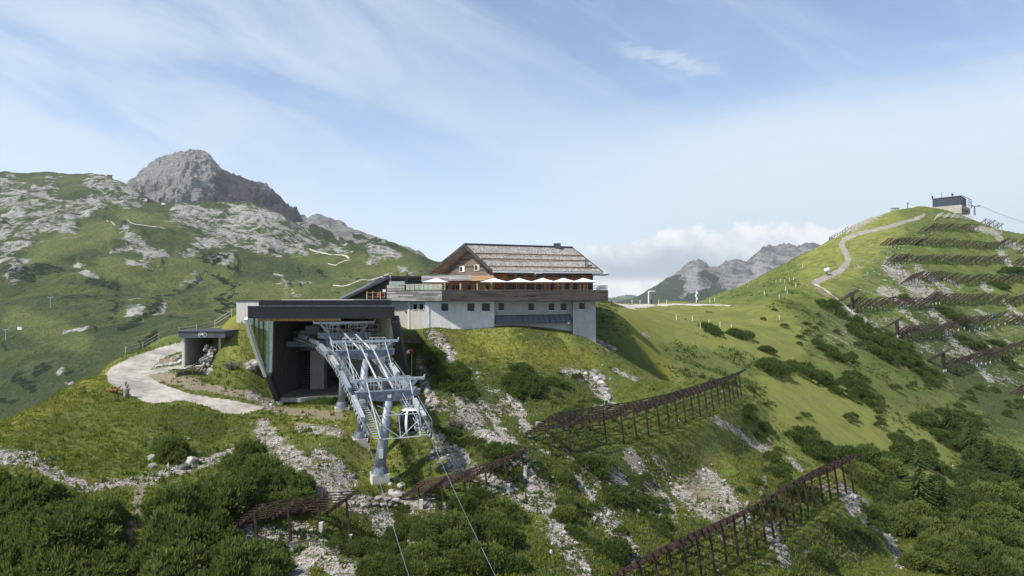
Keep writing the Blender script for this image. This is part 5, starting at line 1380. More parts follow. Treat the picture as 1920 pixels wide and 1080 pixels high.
    ppl = [(766,103.1,'sit','cl_dark','seated guest in dark clothes furthest left behind the glass'),(775,104.2,'stand','cl_white','standing waiter in pale shirt behind the glass balustrade'),(858,101.4,'sit','cl_dark','seated guest in dark top below the grey canopy'),(868,101.2,'sit','cl_green','seated guest in green top below the grey canopy'),(937,101.0,'sit','cl_blue','seated guest in blue top near the first parasol of the row'),(1030,101.2,'sit','cl_white','seated guest in pale top left of the open door'),(1068,101.6,'sit','cl_green','seated guest in green top right of the fourth parasol'),(783,102.6,'sit','cl_red','seated guest in red top behind the glass balustrade'),(799,103.8,'sit','cl_white','seated guest in pale shirt behind the glass, under the lone parasol'),
           (892,101.2,'sit','cl_white','seated guest in pale shirt left of the parasol row'),(951,100.8,'sit','cl_dark','seated guest in dark top between first and second parasol of the row'),(993,101.0,'sit','cl_red','seated guest in red top between second and third parasol of the row'),
           (1007,101.2,'sit','cl_red','seated guest in red top beside the pole of the middle parasol'),(1098,101.6,'stand','cl_blue','standing person in blue shirt near the right end of the terrace'),(912,102.0,'stand','cl_white','standing person in pale top by the wooden canopy')]
    for i, (px, Y, pose, top, lab) in enumerate(ppl):
        person((X(px,Y), Y, fz-0.02), 0.4*(i % 3-1)+(math.pi if i % 2 else 0), pose, top, 'cl_dark', label=lab, group=G_)
    # heaters / screen posts above the privacy screen
    for px, a, b_, m__, lab in ((732,517,536,'galv_lt','slim pale post with a tilted dark head at the left end of the terrace'),(763,511,537,'dark_clad','tall slim dark post rising above the glass balustrade')):
        Y = 103.2; e = empty('terrace_post', (X(px,Y), Y, fz), lab, 'post'); t = (HY-a)/F*Y
        rel(e, MB().bar((X(px,Y),Y,fz),(X(px,Y),Y,t),0.12).build('pole', M[m__])); rel(e, MB().bar((X(px,Y)-0.1,Y-0.1,t-0.6),(X(px,Y)+0.2,Y,t+0.1),0.22,0.08).build('head', M['dark_clad']))
    # planters with greenery on the terrace edge
    for px in (756,771,789):
        Y = 102.6-(px-756)*0.05; e = empty('planter', (X(px,Y)+0.0, Y+0.9, fz), 'dark planter with small green shrub behind the glass balustrade', 'planter', 'planters behind the glass')
        MB().box((0,0,0.35),(0.5,0.5,0.7)).build('pot', M['dark_clad'], e); leafball((0,0,1.25), 0.5, 260, e, 'foliage', M['leaf'])
    # rope fence with watching person and notice board
    prev = None; e = empty('rope_fence', (X(700,103),103,gz(X(700,103),103)), 'short fence of three pale wooden posts with sagging ropes behind the station roof', 'rope fence')
    for px in (688,699,713,724):
        x = X(px,103); z = gz(x,103); top = (HY-546)/F*103
        if px < 720: rel(e, MB().bar((x,103,z-0.3),(x,103,top),0.13).build('post', M['timber_pale']))
        q = Vector((x,103,top-0.1))
        if prev is not None:
            g = MB()
            for dz in (0, -0.6):
                pts_ = [prev.lerp(q, t)+Vector((0,0,dz-0.18*math.sin(t*math.pi))) for t in np.linspace(0,1,7)]; g.path(pts_, 0.025, 5)
            rel(e, g.build('rope', M['timber_pale']))
        prev = q
    x = X(709.5,103.6); person((x,103.6,gz(x,103.6)), 0.2, 'stand', 'cl_red', 'cl_dark', label='person in red top and dark trousers standing at the rope fence', hat=None)
    x = X(720.5,103.2); z = gz(x,103.2); e = empty('notice_board', (x,103.2,z), 'small white notice board on a post beside the rope fence', 'notice board')
    rel(e, MB().bar((x,103.2,z-0.2),(x,103.2,1.3),0.07).build('post', M['galv'])); rel(e, MB().box((x,103.12,1.22),(0.42,0.04,0.36)).build('board', M['white']))
def leafball(c, r, n, parent, name, mat, flat=0.8):
    rs = np.random.RandomState(n); d = rs.normal(size=(n,3)); d /= np.linalg.norm(d, axis=1)[:,None]; rad = rs.uniform(0.5,1,n)**0.5
    p = np.array(c)+d*rad[:,None]*np.array([r,r,r*flat]); t = rs.normal(size=(n,3,3))*r*0.16
    v = (p[:,None]+t).reshape(-1,3); f = np.arange(n*3).reshape(-1,3)
    return arr_mesh(name, v, f, mat, parent)
# ------------------------------------------------------------------ avalanche barriers (snow bridges)
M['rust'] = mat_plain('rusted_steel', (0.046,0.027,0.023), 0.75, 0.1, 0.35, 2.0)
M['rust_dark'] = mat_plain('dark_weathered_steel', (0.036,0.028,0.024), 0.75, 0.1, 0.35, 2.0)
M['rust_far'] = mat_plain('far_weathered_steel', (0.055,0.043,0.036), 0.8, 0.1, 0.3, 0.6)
def barrier(line, n, label, L=4.1, bars=8, mat='rust_dark', group='avalanche barriers', hdir=(0.85,-0.53), rise=0.50, w=0.17, posts=True, ww=0.62, below=0.45, zc=None, pw=0.95):
    """line: foot line in survey pixels; beams stand on it leaning downhill, cross bars between them, posts below"""
    P = [hit(px, py) for px, py in line] if zc is None else feet(line, zc)
    c = curve(P, n-1) if len(P) > 1 else P
    h = Vector((hdir[0], hdir[1], 0)).normalized()
    v = (h*math.sqrt(1-rise*rise)+Vector((0,0,rise)))*L
    for q in c: q.z = gz(q.x, q.y)+0.12 if zc is None else q.z+0.08
    e = empty('avalanche_barrier', c[len(c)//2].copy(), label, 'avalanche barrier', group)
    ang = Vector((0,0,1)).cross(h); nrm = v.cross(ang).normalized()
    nrm = nrm if nrm.z > 0 else -nrm
    g = MB()
    for k in range(bars):
        t = 0.07+0.90*k/(bars-1)
        for a, b in zip(c[:-1], c[1:]):
            if rnd.random() < 0.025: continue
            t = 0.07+0.90*k/(bars-1)+rnd.uniform(-.012,.012)
            ex = (b-a)*0.06; g.bar(a+v*t+nrm*w*0.8-ex*(a is c[0])*3, b+v*t+nrm*w*0.8+ex*(b is c[-1])*3, w*ww, w*ww, up=nrm)
    rel(e, g.build('crossbars', M[mat]))
    nb = 0
    for i, q in enumerate(c):
        g = MB(); g.bar(q-v*0.05, q+v*rnd.uniform(0.97,1.04), w*0.9, w*1.3, up=nrm); rel(e, g.build('beam', M[mat]))
        if posts:
            a = q+v*0.70; b = a+h*below; b.z = gz(b.x, b.y)-0.2
            if a.z-b.z < 0.8: b.z = a.z-0.8
            g = MB(); g.bar(a, b, w*pw, w*pw); rel(e, g.build('post', M[mat]))
            if n <= 6:
                g = MB(); g.box((b.x,b.y,b.z+0.4),(0.28,0.28,1.0)); rel(e, g.build('footing', M['conc_pale']))
    return e
def build_barriers():
    barrier([(440,993),(510,980),(572,965),(610,966)], 4, 'short rusty avalanche barrier on four tall posts at the lower left beside the dense pines', L=3.9, bars=8, mat='rust', w=0.17, ww=0.45, rise=0.56, zc=16.9)
    barrier([(753,937),(795,929),(850,912),(905,893),(945,876)], 6, 'rusty avalanche barrier just right of the big tower foot and its stone wall', L=3.6, bars=8, mat='rust', w=0.16, ww=0.45, rise=0.56, zc=(17.3,15.4), hdir=(0.75,-0.66))
    barrier([(986,818),(1050,806),(1120,795),(1200,775),(1270,752),(1330,732),(1355,720)], 21, 'long dark avalanche barrier rising across the slope below the restaurant', L=4.2, bars=9, w=0.16, ww=0.6, rise=0.56, zc=13.2)
    barrier([(1105,1112),(1180,1072),(1260,1035),(1330,1003),(1385,970),(1425,945),(1470,920),(1515,902),(1548,890)], 24, 'long curved rusty avalanche barrier at the bottom right, ending at the pine thicket', L=4.2, bars=8, mat='rust', w=0.16, ww=0.6, rise=0.6, hdir=(0.92,-0.40), zc=19.35)
    G = 'avalanche barriers on the hill below the summit station'
    H = (0.80,-0.60)
    rows = [
     ([(1720,437),(1742,436)],4,'two-step top row, short lower piece at its left end'), ([(1740,430),(1782,429),(1824,430)],12,'highest long row right below the white netting'),
     ([(1651,460),(1672,461)],4,'little left end piece of the second row'), ([(1672,458),(1717,458)],7,'second row from the top, part left of the narrow gap'), ([(1719,459),(1795,461),(1871,461)],22,'second row from the top, long part right of the gap'), ([(1872,459),(1895,458)],4,'short piece at the right end of the second row'),
     ([(1658,497),(1677,497)],4,'short step below the left end of the third row'), ([(1664,489),(1689,489)],5,'left end of the third row, above the scree'), ([(1690,490),(1750,491),(1817,491)],18,'third row, long middle part'), ([(1819,491),(1878,490)],8,'third row, right part before the rocks'),
     ([(1689,533),(1703,528),(1715,522)],5,'crumpled corner piece in the middle of the grey scree'), ([(1717,522),(1761,523)],7,'fourth row, part crossing the scree gullies'), ([(1765,524),(1840,525),(1935,526)],23,'fourth row, long part running to the right edge'),
     ([(1591,575),(1625,575),(1680,573),(1745,571)],19,'fifth row, left long part above the pale rock streaks'), ([(1731,564),(1744,562)],3,'small raised piece on the reddish gully'), ([(1749,563),(1830,563),(1935,562)],24,'fifth row, long part running to the right edge'),
     ([(1676,629),(1720,625),(1776,620)],14,'sixth row, left part above the dark pines'), ([(1779,613),(1805,611),(1828,609)],6,'sixth row, bent middle part'), ([(1830,605),(1850,603),(1866,600)],5,'sixth row, piece ending at a square dark panel'), ([(1876,603),(1935,604)],8,'sixth row, piece at the right edge'),
     ([(1765,689),(1790,684),(1815,678)],7,'lowest row, left part on the grass'), ([(1810,676),(1822,674),(1835,671)],4,'lowest row, short overlapping middle part'), ([(1836,671),(1862,665),(1887,658)],8,'lowest row, part curving upward'), ([(1888,658),(1908,650),(1935,643)],7,'lowest row, piece at the right edge'),
     ([(1906,459),(1935,459)],4,'upper of two short rows at the right edge by the rocks'), ([(1906,475),(1935,475)],4,'lower of two short rows at the right edge by the rocks'), ([(1897,496),(1935,496)],5,'short row at the right edge right of the third row'),
     ([(1838,419),(1869,420)],5,'row standing against the sky right of the summit station'), ([(1895,738),(1935,732)],4,'short row at the far right edge above the pine thicket'),
    ]
    for line, n, lab in rows:
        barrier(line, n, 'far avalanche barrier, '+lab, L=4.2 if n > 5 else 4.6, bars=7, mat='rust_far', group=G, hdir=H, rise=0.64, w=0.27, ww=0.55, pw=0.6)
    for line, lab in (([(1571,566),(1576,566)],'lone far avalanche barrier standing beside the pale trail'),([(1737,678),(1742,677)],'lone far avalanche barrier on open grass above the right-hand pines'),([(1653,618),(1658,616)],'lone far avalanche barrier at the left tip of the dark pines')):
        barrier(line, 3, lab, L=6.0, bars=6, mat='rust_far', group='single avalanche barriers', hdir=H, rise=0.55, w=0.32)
    # white netting rows under the summit
    P0 = [hit(1752,413), hit(1785,408), hit(1822,412)]; c = curve(P0, 30); e = empty('snow_net', c[15].copy(), 'pale netting fence in low rows on the hilltop below the summit station', 'snow net')
    g = MB()
    for q in c:
        q.z = gz(q.x,q.y); g.bar(q, q+Vector((0.9,-0.6,2.4)), 0.22)
    rel(e, g.build('posts', M['conc_pale']))
    g = MB()
    for a, b in zip(c[:-1], c[1:]):
        for t in (0.15,0.55,0.95): g.bar(a+Vector((0.9,-0.6,2.4))*t, b+Vector((0.9,-0.6,2.4))*t, 0.14)
    rel(e, g.build('netting', M['conc_pale']))
# ------------------------------------------------------------------ vegetation
def leaf_mat(name, lo, hi, seed=0.0):
    m, b, p = new_mat(name, 0.85, 0.12)
    P = b.add('ShaderNodeNewGeometry').outputs['Position']; oi = b.add('ShaderNodeObjectInfo')
    n = b.noise(P, 1.1, 4, 0.6); n2 = b.noise(P, 7.0, 3, 0.6)
    k = b.math('ADD', b.math('MULTIPLY', n, 0.45), b.math('ADD', b.math('MULTIPLY', n2, 0.35), b.math('MULTIPLY', oi.outputs['Random'], 0.25)))
    b.l.new(b.mix(b.ramp(k, 0.30, 0.80), lo, hi), p.inputs['Base Color'])
    p.inputs['Subsurface Weight'].default_value = 0.0
    t = b.add('ShaderNodeBsdfTranslucent'); b.put(t.inputs[0], (hi[0]*1.2, hi[1]*1.3, hi[2], 1))
    mx = b.add('ShaderNodeMixShader'); mx.inputs[0].default_value = 0.32
    b.l.new(p.outputs[0], mx.inputs[1]); b.l.new(t.outputs[0], mx.inputs[2]); b.l.new(mx.outputs[0], b.n['Material Output'].inputs[0])
    return m
M['leaf'] = leaf_mat('leaf_green', (0.03,0.06,0.015), (0.08,0.13,0.03))
M['pine'] = leaf_mat('dwarf_pine_needles', (0.042,0.066,0.020), (0.155,0.188,0.050))
M['spruce'] = leaf_mat('spruce_needles', (0.034,0.060,0.022), (0.125,0.165,0.052))
M['dry_twig'] = mat_plain('bare_twigs', (0.17,0.15,0.14), 0.9, 0, 0.3, 3)
M['bark'] = mat_plain('pine_bark', (0.10,0.08,0.065), 0.9, 0, 0.3, 3)
def pine_crown(seed, n=230, needles=11, r=1.0, h=0.85):
    """lumpy cushion of upright needle brushes; unit radius, stands on z = 0"""
    rs = np.random.RandomState(seed)
    lob = [(rs.uniform(-.5,.5), rs.uniform(-.5,.5), rs.uniform(.45,.7), rs.uniform(.75,1.05)) for _ in range(6)]
    th = rs.uniform(0, 2*math.pi, n*3); rr = np.sqrt(rs.uniform(0, 1, n*3))
    x = rr*np.cos(th)*1.05; y = rr*np.sin(th)*1.05
    z = np.full(n*3, -1.0)
    for lx, ly, lr, lh in lob:
        q = 1-((x-lx)**2+(y-ly)**2)/(lr*lr); z = np.maximum(z, np.where(q > 0, np.sqrt(np.maximum(q, 0))*lh*h, -1))
    ok = np.where(z > 0.02)[0][:n]; x, y, z = x[ok]*r, y[ok]*r, z[ok]*rs.uniform(0.55, 1.0, len(ok))
    m = len(ok); c = np.stack([x, y, z], 1)
    up = np.stack([x*0.55, y*0.55, np.full(m, 0.9)], 1)+rs.normal(size=(m, 3))*0.12; up /= np.linalg.norm(up, axis=1)[:, None]
    d = up[:, None]*0.85+rs.normal(size=(m, needles, 3))*0.48; d /= np.linalg.norm(d, axis=2)[..., None]
    L = rs.uniform(0.18, 0.32, (m, needles, 1)); sd = np.cross(d, rs.normal(size=(m, needles, 3))); sd /= np.linalg.norm(sd, axis=2)[..., None]
    b = c[:, None]+d*0.01; tip = b+d*L; w = sd*L*0.14
    v = np.stack([b-w*0.6+d*L*0.15, b+w*0.6+d*L*0.15, tip+w*0.5, tip-w*0.5], 2).reshape(-1, 3)
    return v, np.arange(len(v)).reshape(-1, 4)
def pine_core(seed):
    rs = np.random.RandomState(seed); g = MB()
    for i in range(9):
        a = rs.uniform(0, 2*math.pi); rr = rs.uniform(.3,.8); g.tube((rs.uniform(-.1,.1),rs.uniform(-.1,.1),-.15),(math.cos(a)*rr,math.sin(a)*rr,rs.uniform(.15,.5)),0.035,0.015,5)
    return g
BUSH = [  # (capsule in survey pixels, radius px, number, size range, region label)
 (((-40,965),(60,950),22),16,(1.3,1.9),'a'), (((0,1045),(185,1015),42),44,(1.5,2.2),'a'), (((20,1105),(180,1080),40),40,(1.4,2.1),'a'), (((100,985),(200,990),16),12,(1.3,1.8),'a'),
 (((345,1015),(470,905),36),44,(1.4,2.1),'b'), (((310,1075),(480,1075),38),40,(1.4,2.1),'b'), (((450,955),(545,945),24),24,(1.3,1.9),'b'), (((462,865),(485,900),12),7,(1.0,1.6),'b'), 
 (((800,672),(880,720),16),20,(1.0,1.7),'c'), (((830,720),(870,740),14),10,(1.0,1.6),'c'), (((975,705),(1000,735),20),12,(1.1,1.7),'c'), (((950,730),(990,745),12),8,(0.9,1.3),'c'), (((1010,720),(1030,725),9),4,(0.8,1.1),'c'),
 (((745,1020),(940,1000),40),22,(0.8,1.4),'d'), (((700,1060),(980,1060),34),20,(0.8,1.4),'d'), (((880,960),(960,990),26),16,(0.9,1.3),'d'), (((620,1020),(700,1040),18),10,(0.7,1.1),'d'),
 (((850,800),(1000,900),36),16,(0.6,1.2),'e'), (((1000,840),(1180,960),50),18,(0.6,1.2),'e'), (((1110,870),(1130,890),18),6,(0.9,1.4),'e'), (((1040,960),(1180,1040),34),12,(0.7,1.2),'e'), (((1190,900),(1260,1000),26),12,(0.6,1.1),'e'), (((1000,690),(1120,800),50),16,(0.5,1.0),'e'),(((1050,780),(1100,800),14),5,(0.8,1.2),'e'),
 (((1435,690),(1470,705),14),11,(1.6,2.4),'f'), (((1480,690),(1560,720),12),16,(1.5,2.4),'f'), (((1590,710),(1640,760),16),16,(1.6,2.4),'f'), (((1560,735),(1600,745),8),5,(1.3,1.8),'f'), (((1540,660),(1600,680),8),9,(1.6,2.2),'f'), (((1535,573),(1570,577),6),6,(1.8,2.6),'f'), (((1565,590),(1580,592),4),3,(1.5,2.0),'f'), (((1590,600),(1610,604),4),4,(1.5,2.0),'f'),
 (((1600,620),(1680,650),12),18,(1.8,2.8),'g'), (((1660,640),(1760,720),16),30,(1.8,2.8),'g'), (((1620,650),(1700,690),10),12,(1.6,2.4),'g'), (((1370,625),(1400,637),5),7,(1.3,1.9),'f'), (((1322,620),(1345,628),5),5,(1.3,1.9),'f'), (((1425,655),(1450,665),5),4,(1.2,1.7),'f'),
 (((1500,825),(1530,845),20),9,(1.3,2.0),'h'), (((1545,850),(1640,880),20),26,(1.2,2.1),'h'), (((1620,880),(1700,960),36),50,(1.4,2.4),'h'), (((1680,850),(1740,860),26),26,(1.4,2.4),'h'), (((1720,960),(1800,1040),44),56,(1.4,2.4),'h'), (((1800,900),(1900,960),50),60,(1.6,2.6),'h'), (((1820,1000),(1930,1060),50),60,(1.5,2.4),'h'),
 (((1760,800),(1860,870),26),40,(1.6,2.6),'h'), (((1860,860),(1930,900),26),24,(1.6,2.6),'h'), (((1720,790),(1780,800),10),10,(1.5,2.2),'h'), (((1790,770),(1830,800),12),10,(1.5,2.2),'h'), (((1650,960),(1690,1000),20),10,(1.2,1.9),'h'), (((1720,1060),(1900,1075),20),24,(1.3,2.0),'h'),
 (((1780,590),(1810,610),8),12,(1.8,2.6),'i'), (((1765,580),(1775,590),4),3,(1.5,2.0),'i'), (((1880,510),(1925,515),7),12,(2.2,3.2),'i'), (((1865,535),(1890,543),5),7,(2.0,2.8),'i'), (((1800,640),(1845,660),9),10,(1.5,2.3),'i'), (((1855,640),(1880,650),5),5,(1.4,2.0),'i'), (((1880,680),(1920,700),9),8,(1.4,2.1),'i'), (((1690,562),(1700,564),3),3,(1.6,2.2),'i'),
 (((150,860),(330,850),10),0,(0.8,1.0),'j'), (((315,855),(325,860),9),3,(1.2,1.6),'j'), (((1450,850),(1500,930),26),12,(0.8,1.5),'h'), (((1380,770),(1440,830),24),9,(0.8,1.5),'e'), (((1400,900),(1450,1000),26),8,(0.6,1.0),'e'),
 (((1520,1040),(1545,1060),10),3,(0.9,1.3),'h'), (((1560,990),(1640,1010),12),7,(0.8,1.3),'h'), (((1620,960),(1650,1000),10),4,(0.9,1.3),'h'),
 (((1500,650),(1560,640),8),3,(1.0,1.5),'f'), (((1450,575),(1560,640),50),16,(0.7,1.3),'k'), (((1300,690),(1500,790),30),10,(0.6,1.2),'k'), (((1560,780),(1700,800),20),8,(0.8,1.4),'k'), (((1700,740),(1900,760),40),16,(0.9,1.8),'k'), (((760,700),(800,760),10),3,(.6,.9),'c'), (((760,890),(850,960),20),7,(.6,1.0),'d'), (((740,950),(760,975),6),2,(.6,.8),'d'),
]
BLAB = {'a':'dwarf pine of the bottom left thicket','b':'dwarf pine of the thicket beside the short rusty barrier','c':'dwarf pine below the white restaurant wall','d':'dwarf pine of the scrub between the two ropes',
 'e':'dwarf pine among pale rock under the long dark barrier','f':'dark dwarf pine on the bright green saddle','g':'dark dwarf pine below the far barriers','h':'dwarf pine of the bottom right thicket','i':'dark dwarf pine between the far barriers','j':'dwarf pine on the grassy knoll','k':'dwarf pine on open grass of the right-hand slope'}
GLAB = {k: v.replace('dwarf pine', 'dwarf pines').replace('dark ', '') for k, v in BLAB.items()}
def build_vegetation():
    NV = 7; protos = []; lows = []
    for k in range(NV):
        v, f = pine_crown(40+k, 250, 13, h=(0.8,1.1,0.95,1.3,0.85,1.15,1.0)[k]); o = arr_mesh('dwarf_pine', v, f, M['pine']); me = o.data; bpy.data.objects.remove(o)
        g = pine_core(k); st = g.build('branches', M['bark']); ms = st.data; bpy.data.objects.remove(st); protos.append((me, ms))
        lows.append(pine_crown(90+k, 120, 8))
    items = []
    for (p0, p1, rad), n, (s0, s1), reg in BUSH:
        placed = []
        tries = 0
        while len(placed) < n and tries < n*12:
            tries += 1
            t = rnd.random(); a = rnd.uniform(0, 2*math.pi); q = math.sqrt(rnd.random())*rad
            px = p0[0]+(p1[0]-p0[0])*t+math.cos(a)*q; py = p0[1]+(p1[1]-p0[1])*t+math.sin(a)*q*0.8
            P = hit(px, py)
            if P.y > 480 or (-30 < P.x < -11 and 80 < P.y < 100): continue
            s = rnd.uniform(s0, s1)*0.92
            if any((P-o_).length < 0.60*s for o_ in placed): continue
            placed.append(P); items.append((P, s, reg))
    REGC = {}
    for rg in BLAB:
        q = [pix(P) for P, s, r_ in items if r_ == rg]
        if q: xs = [a[0] for a in q]; ys = [a[1] for a in q]; REGC[rg] = (sum(xs)/len(xs), sum(ys)/len(ys), (max(xs)-min(xs))/2, (max(ys)-min(ys))/2)
    items.sort(key=lambda it: -it[1]/it[0].y)
    for i, (P, s, reg) in enumerate(items[:300]):
        me, ms = protos[i % NV]
        o = bpy.data.objects.new('dwarf_pine', None); COL.objects.link(o); o.location = P-Vector((0,0,0.10)); o.rotation_euler = (rnd.uniform(-.1,.1), rnd.uniform(-.1,.1), rnd.uniform(0, 6.28)); o.scale = (s, s, s*rnd.uniform(0.75, 1.45))
        ctr = REGC[reg]; pp = pix(P); dx, dy = pp[0]-ctr[0], pp[1]-ctr[1]
        hp = ('far left','left','middle','right','far right')[min(max(int((dx/ctr[2]*0.9+1)*2.5), 0), 4)]; vp = ('top','upper','centre','lower','bottom')[min(max(int((dy/ctr[3]*0.9+1)*2.5), 0), 4)]
        sz = ('small','smallish','medium','large','very large')[min(max(int((s-0.6)/0.32), 0), 4)]
        tag(o, '%s %s, %s and %s' % (sz, BLAB[reg], vp, hp), 'dwarf pine', GLAB[reg])
        c = bpy.data.objects.new('crown', me); COL.objects.link(c); c.parent = o
        d = bpy.data.objects.new('branches', ms); COL.objects.link(d); d.parent = o
    V = []; Fc = []; k = 0
    for i, (P, s, reg) in enumerate(items[300:]):
        v, f = lows[i % NV]; a = rnd.uniform(0, 6.28); ca, sa = math.cos(a), math.sin(a)
        w = np.stack([(v[:,0]*ca-v[:,1]*sa)*s+P.x, (v[:,0]*sa+v[:,1]*ca)*s+P.y, v[:,2]*s*rnd.uniform(.8,1.15)+P.z-0.05], 1)
        V.append(w); Fc.append(f+k); k += len(v)
    if V:
        o = arr_mesh('dwarf_pine_scrub', np.concatenate(V), np.concatenate(Fc), M['pine']); tag(o, 'smaller and farther dwarf pines forming scrub across the slopes', 'pine scrub', kind='stuff')
    # spruces
    def spruce(px, py, h, seed, lab, w=0.36):
        P = hit(px, py); rs = np.random.RandomState(seed); e = empty('spruce', P, lab, 'spruce', 'spruces standing in the bottom right thicket')
        MB().tube((0,0,-0.3),(0,0,h*0.97),0.02*h+0.03,0.02,8).build('trunk', M['bark'], e)
        vs = []; nl = int(h*4.2)
        for L in range(nl):
            t = L/nl; z = h*(0.05+0.93*t); R_ = h*w*(1-t)**0.9+0.08; nb = max(5, int(11*(1-t)+4))
            for j in range(nb):
                a = 2*math.pi*(j+rs.uniform(-.3,.3))/nb+L*0.7; rr = R_*rs.uniform(.75,1.1); dr = np.array([math.cos(a), math.sin(a), 0])
                ns = int(12+16*rr)
                for q in range(ns):
                    s = q/ns; p = dr*rr*s+np.array([0,0,z-0.28*rr*s+0.12*rr*s*s]); ln = 0.30*(1-s*0.35)*min(1, .5+rr)
                    sd = np.array([-dr[1], dr[0], 0])*(1 if q % 2 else -1); d = dr*0.55+sd*0.8+np.array([0,0,rs.uniform(-.35,.15)])
                    tip = p+d*ln; wv = np.cross(d, [0,0,1])*0.10+np.array([0,0,0.05*rs.uniform(-1,1)])
                    vs += [p-wv*.5, p+wv*.5, tip]
        v = np.array(vs); arr_mesh('crown', v, np.arange(len(v)).reshape(-1,3), M['spruce'], e)
    for px, py, h, lab in ((1722,966,9.6,'tallest spruce with layered branches in the middle of the bottom right thicket'),(1768,975,6.0,'smaller spruce right beside the tallest one'),(1818,850,7.5,'spruce in the upper part of the thicket, right of the bare grass'),(1850,885,6.6,'slim spruce near the right end of the thicket'),(1776,808,6.2,'slim spruce at the top edge of the thicket'),(1744,968,6.0,'spruce half hidden between the two others'),(1795,818,4.2,'short spruce beside the slim one at the top edge'),(1905,905,5.0,'spruce at the right edge of the photo'),(1872,870,4.4,'pointed spruce just left of the right edge group')):
        spruce(px, py, h, px, lab)
    # grey bare shrubs
    for px, py, s, lab in ((436,686,1.6,'leafless grey brown shrub on the green bank beside the station'),(853,795,1.3,'grey bare shrub among rubble right of the cabin'),(1615,860,1.2,'grey bare shrub at the edge of the thicket')):
        P = hit(px, py+6); e = empty('bare_shrub', P, lab, 'shrub', None); g = MB()
        for i in range(170):
            a = rnd.uniform(0,6.28); r = rnd.uniform(.1,1)*s; z = rnd.uniform(.2,.9)*s*0.75; g.bar((r*0.25*math.cos(a),r*0.25*math.sin(a),-0.1),(r*math.cos(a)*0.8,r*math.sin(a)*0.8,z),0.03)
        g.build('twigs', M['dry_twig'], e)
    # turf tufts and loose stones
    rs = np.random.RandomState(11)
    N = 60000; Yr = np.exp(rs.uniform(math.log(42), math.log(105), N)); px = rs.uniform(-40, 1960, N)
    X = (px-HX)/F*Yr; Z = gz_arr(X, Yr); py = HY-Z/Yr*F
    bare = capsule_mask(px, py, ROCK)+capsule_mask(px, py, EARTH)
    inp = in_poly(px, py, PATH_POLY) & (Yr < 118)
    blocked = ((X > -29.5) & (X < -12) & (Yr > 82.5) & (Yr < 100)) | ((X > -20) & (X < 13) & (Yr > 99.5)) | inp | ((X > -44.5) & (X < -38) & (Yr > 89.5) & (Yr < 98))
    ok = ~blocked & (py < 1100) & (bare < 0.45+0.3*rs.rand(N))
    X, Yr, Z = X[ok], Yr[ok], Z[ok]; m = len(X); nbl = 5
    c = np.stack([X, Yr, Z-0.02], 1); c = c[:, None]+np.concatenate([rs.normal(size=(m, nbl, 2))*0.10, np.zeros((m, nbl, 1))], 2)
    hgt = rs.uniform(0.10, 0.30, (m, 1))*np.where(rs.rand(m, 1) > 0.93, 1.7, 1.0)
    d = np.concatenate([rs.normal(size=(m, nbl, 2))*0.35, np.ones((m, nbl, 1))], 2)*hgt[:, :, None]
    sd = np.concatenate([rs.normal(size=(m, nbl, 2)), np.zeros((m, nbl, 1))], 2); sd /= np.linalg.norm(sd, axis=2)[..., None]; sd *= 0.045
    v = np.stack([c-sd, c+sd, c+d], 2).reshape(-1, 3)
    o = arr_mesh('grass', v, np.arange(len(v)).reshape(-1, 3), M['grass_blade']); tag(o, 'short alpine grass tufts growing over the near slopes', 'grass', kind='stuff')
    # tussocks and low herbs that break up the meadow at every distance
    for nm, N, y0, y1, s0, s1, lab in (('low_herbs', 16000, 44, 110, .10, .24, 'dark low herbs and cushions dotted over the near slopes'), ('tussocks', 32000, 105, 400, .12, .36, 'dark grass tussocks and tiny bushes sprinkled over the right-hand hill')):
        Yr = np.exp(rs.uniform(math.log(y0), math.log(y1), N)); px = rs.uniform(-40 if y0 < 100 else 1120, 1960, N); X = (px-HX)/F*Yr; Z = gz_arr(X, Yr); py = HY-Z/Yr*F
        clump = fbm(X/9, Yr/9, 4, 12.0)+0.12*rs.normal(size=N)
        blocked = ((X > -29.5) & (X < -12) & (Yr > 78) & (Yr < 100)) | ((X > -20) & (X < 13) & (Yr > 99.5) & (Yr < 125)) | (in_poly(px, py, PATH_POLY) & (Yr < 118)) | (seg_d(px, py, ROAD_C) < 8) | ((X > -44.5) & (X < -38) & (Yr > 89.5) & (Yr < 98))
        calm = capsule_mask(px, py, BRIGHT+[((1190,578),(1420,585),22),((1540,470),(1620,430),30),((1560,520),(1620,560),30)], 0.6)
        ok = ~blocked & (clump-0.45*calm > (0.0 if y0 < 100 else 0.10)) & (py < 1100)
        X, Yr, Z = X[ok], Yr[ok], Z[ok]; m = len(X); k = 9
        s = rs.uniform(s0, s1, (m, 1, 1))*np.where(rs.rand(m, 1, 1) > 0.94, 1.8, 1.0); c = np.stack([X, Yr, Z], 1)[:, None]
        o3 = rs.normal(size=(m, k, 3))*np.array([.6, .6, .0])*s; up = np.abs(rs.normal(size=(m, k, 3)))*np.array([.0, .0, .7])*s+np.array([0,0,.35])*s+rs.normal(size=(m, k, 3))*np.array([.3,.3,0])*s
        sd = rs.normal(size=(m, k, 3))*np.array([1, 1, .2]); sd /= np.linalg.norm(sd, axis=2)[..., None]; sd = sd*s*0.42
        v = np.stack([c+o3-sd, c+o3+sd, c+o3+up], 2).reshape(-1, 3); o = arr_mesh(nm, v, np.arange(len(v)).reshape(-1, 3), M['herb']); tag(o, lab, 'ground cover', kind='stuff')
    # stones
    ico = bmesh.new(); bmesh.ops.create_icosphere(ico, subdivisions=1, radius=1.0); iv = np.array([q.co[:] for q in ico.verts]); fi = np.array([[q.index for q in f.verts] for f in ico.faces]); ico.free()
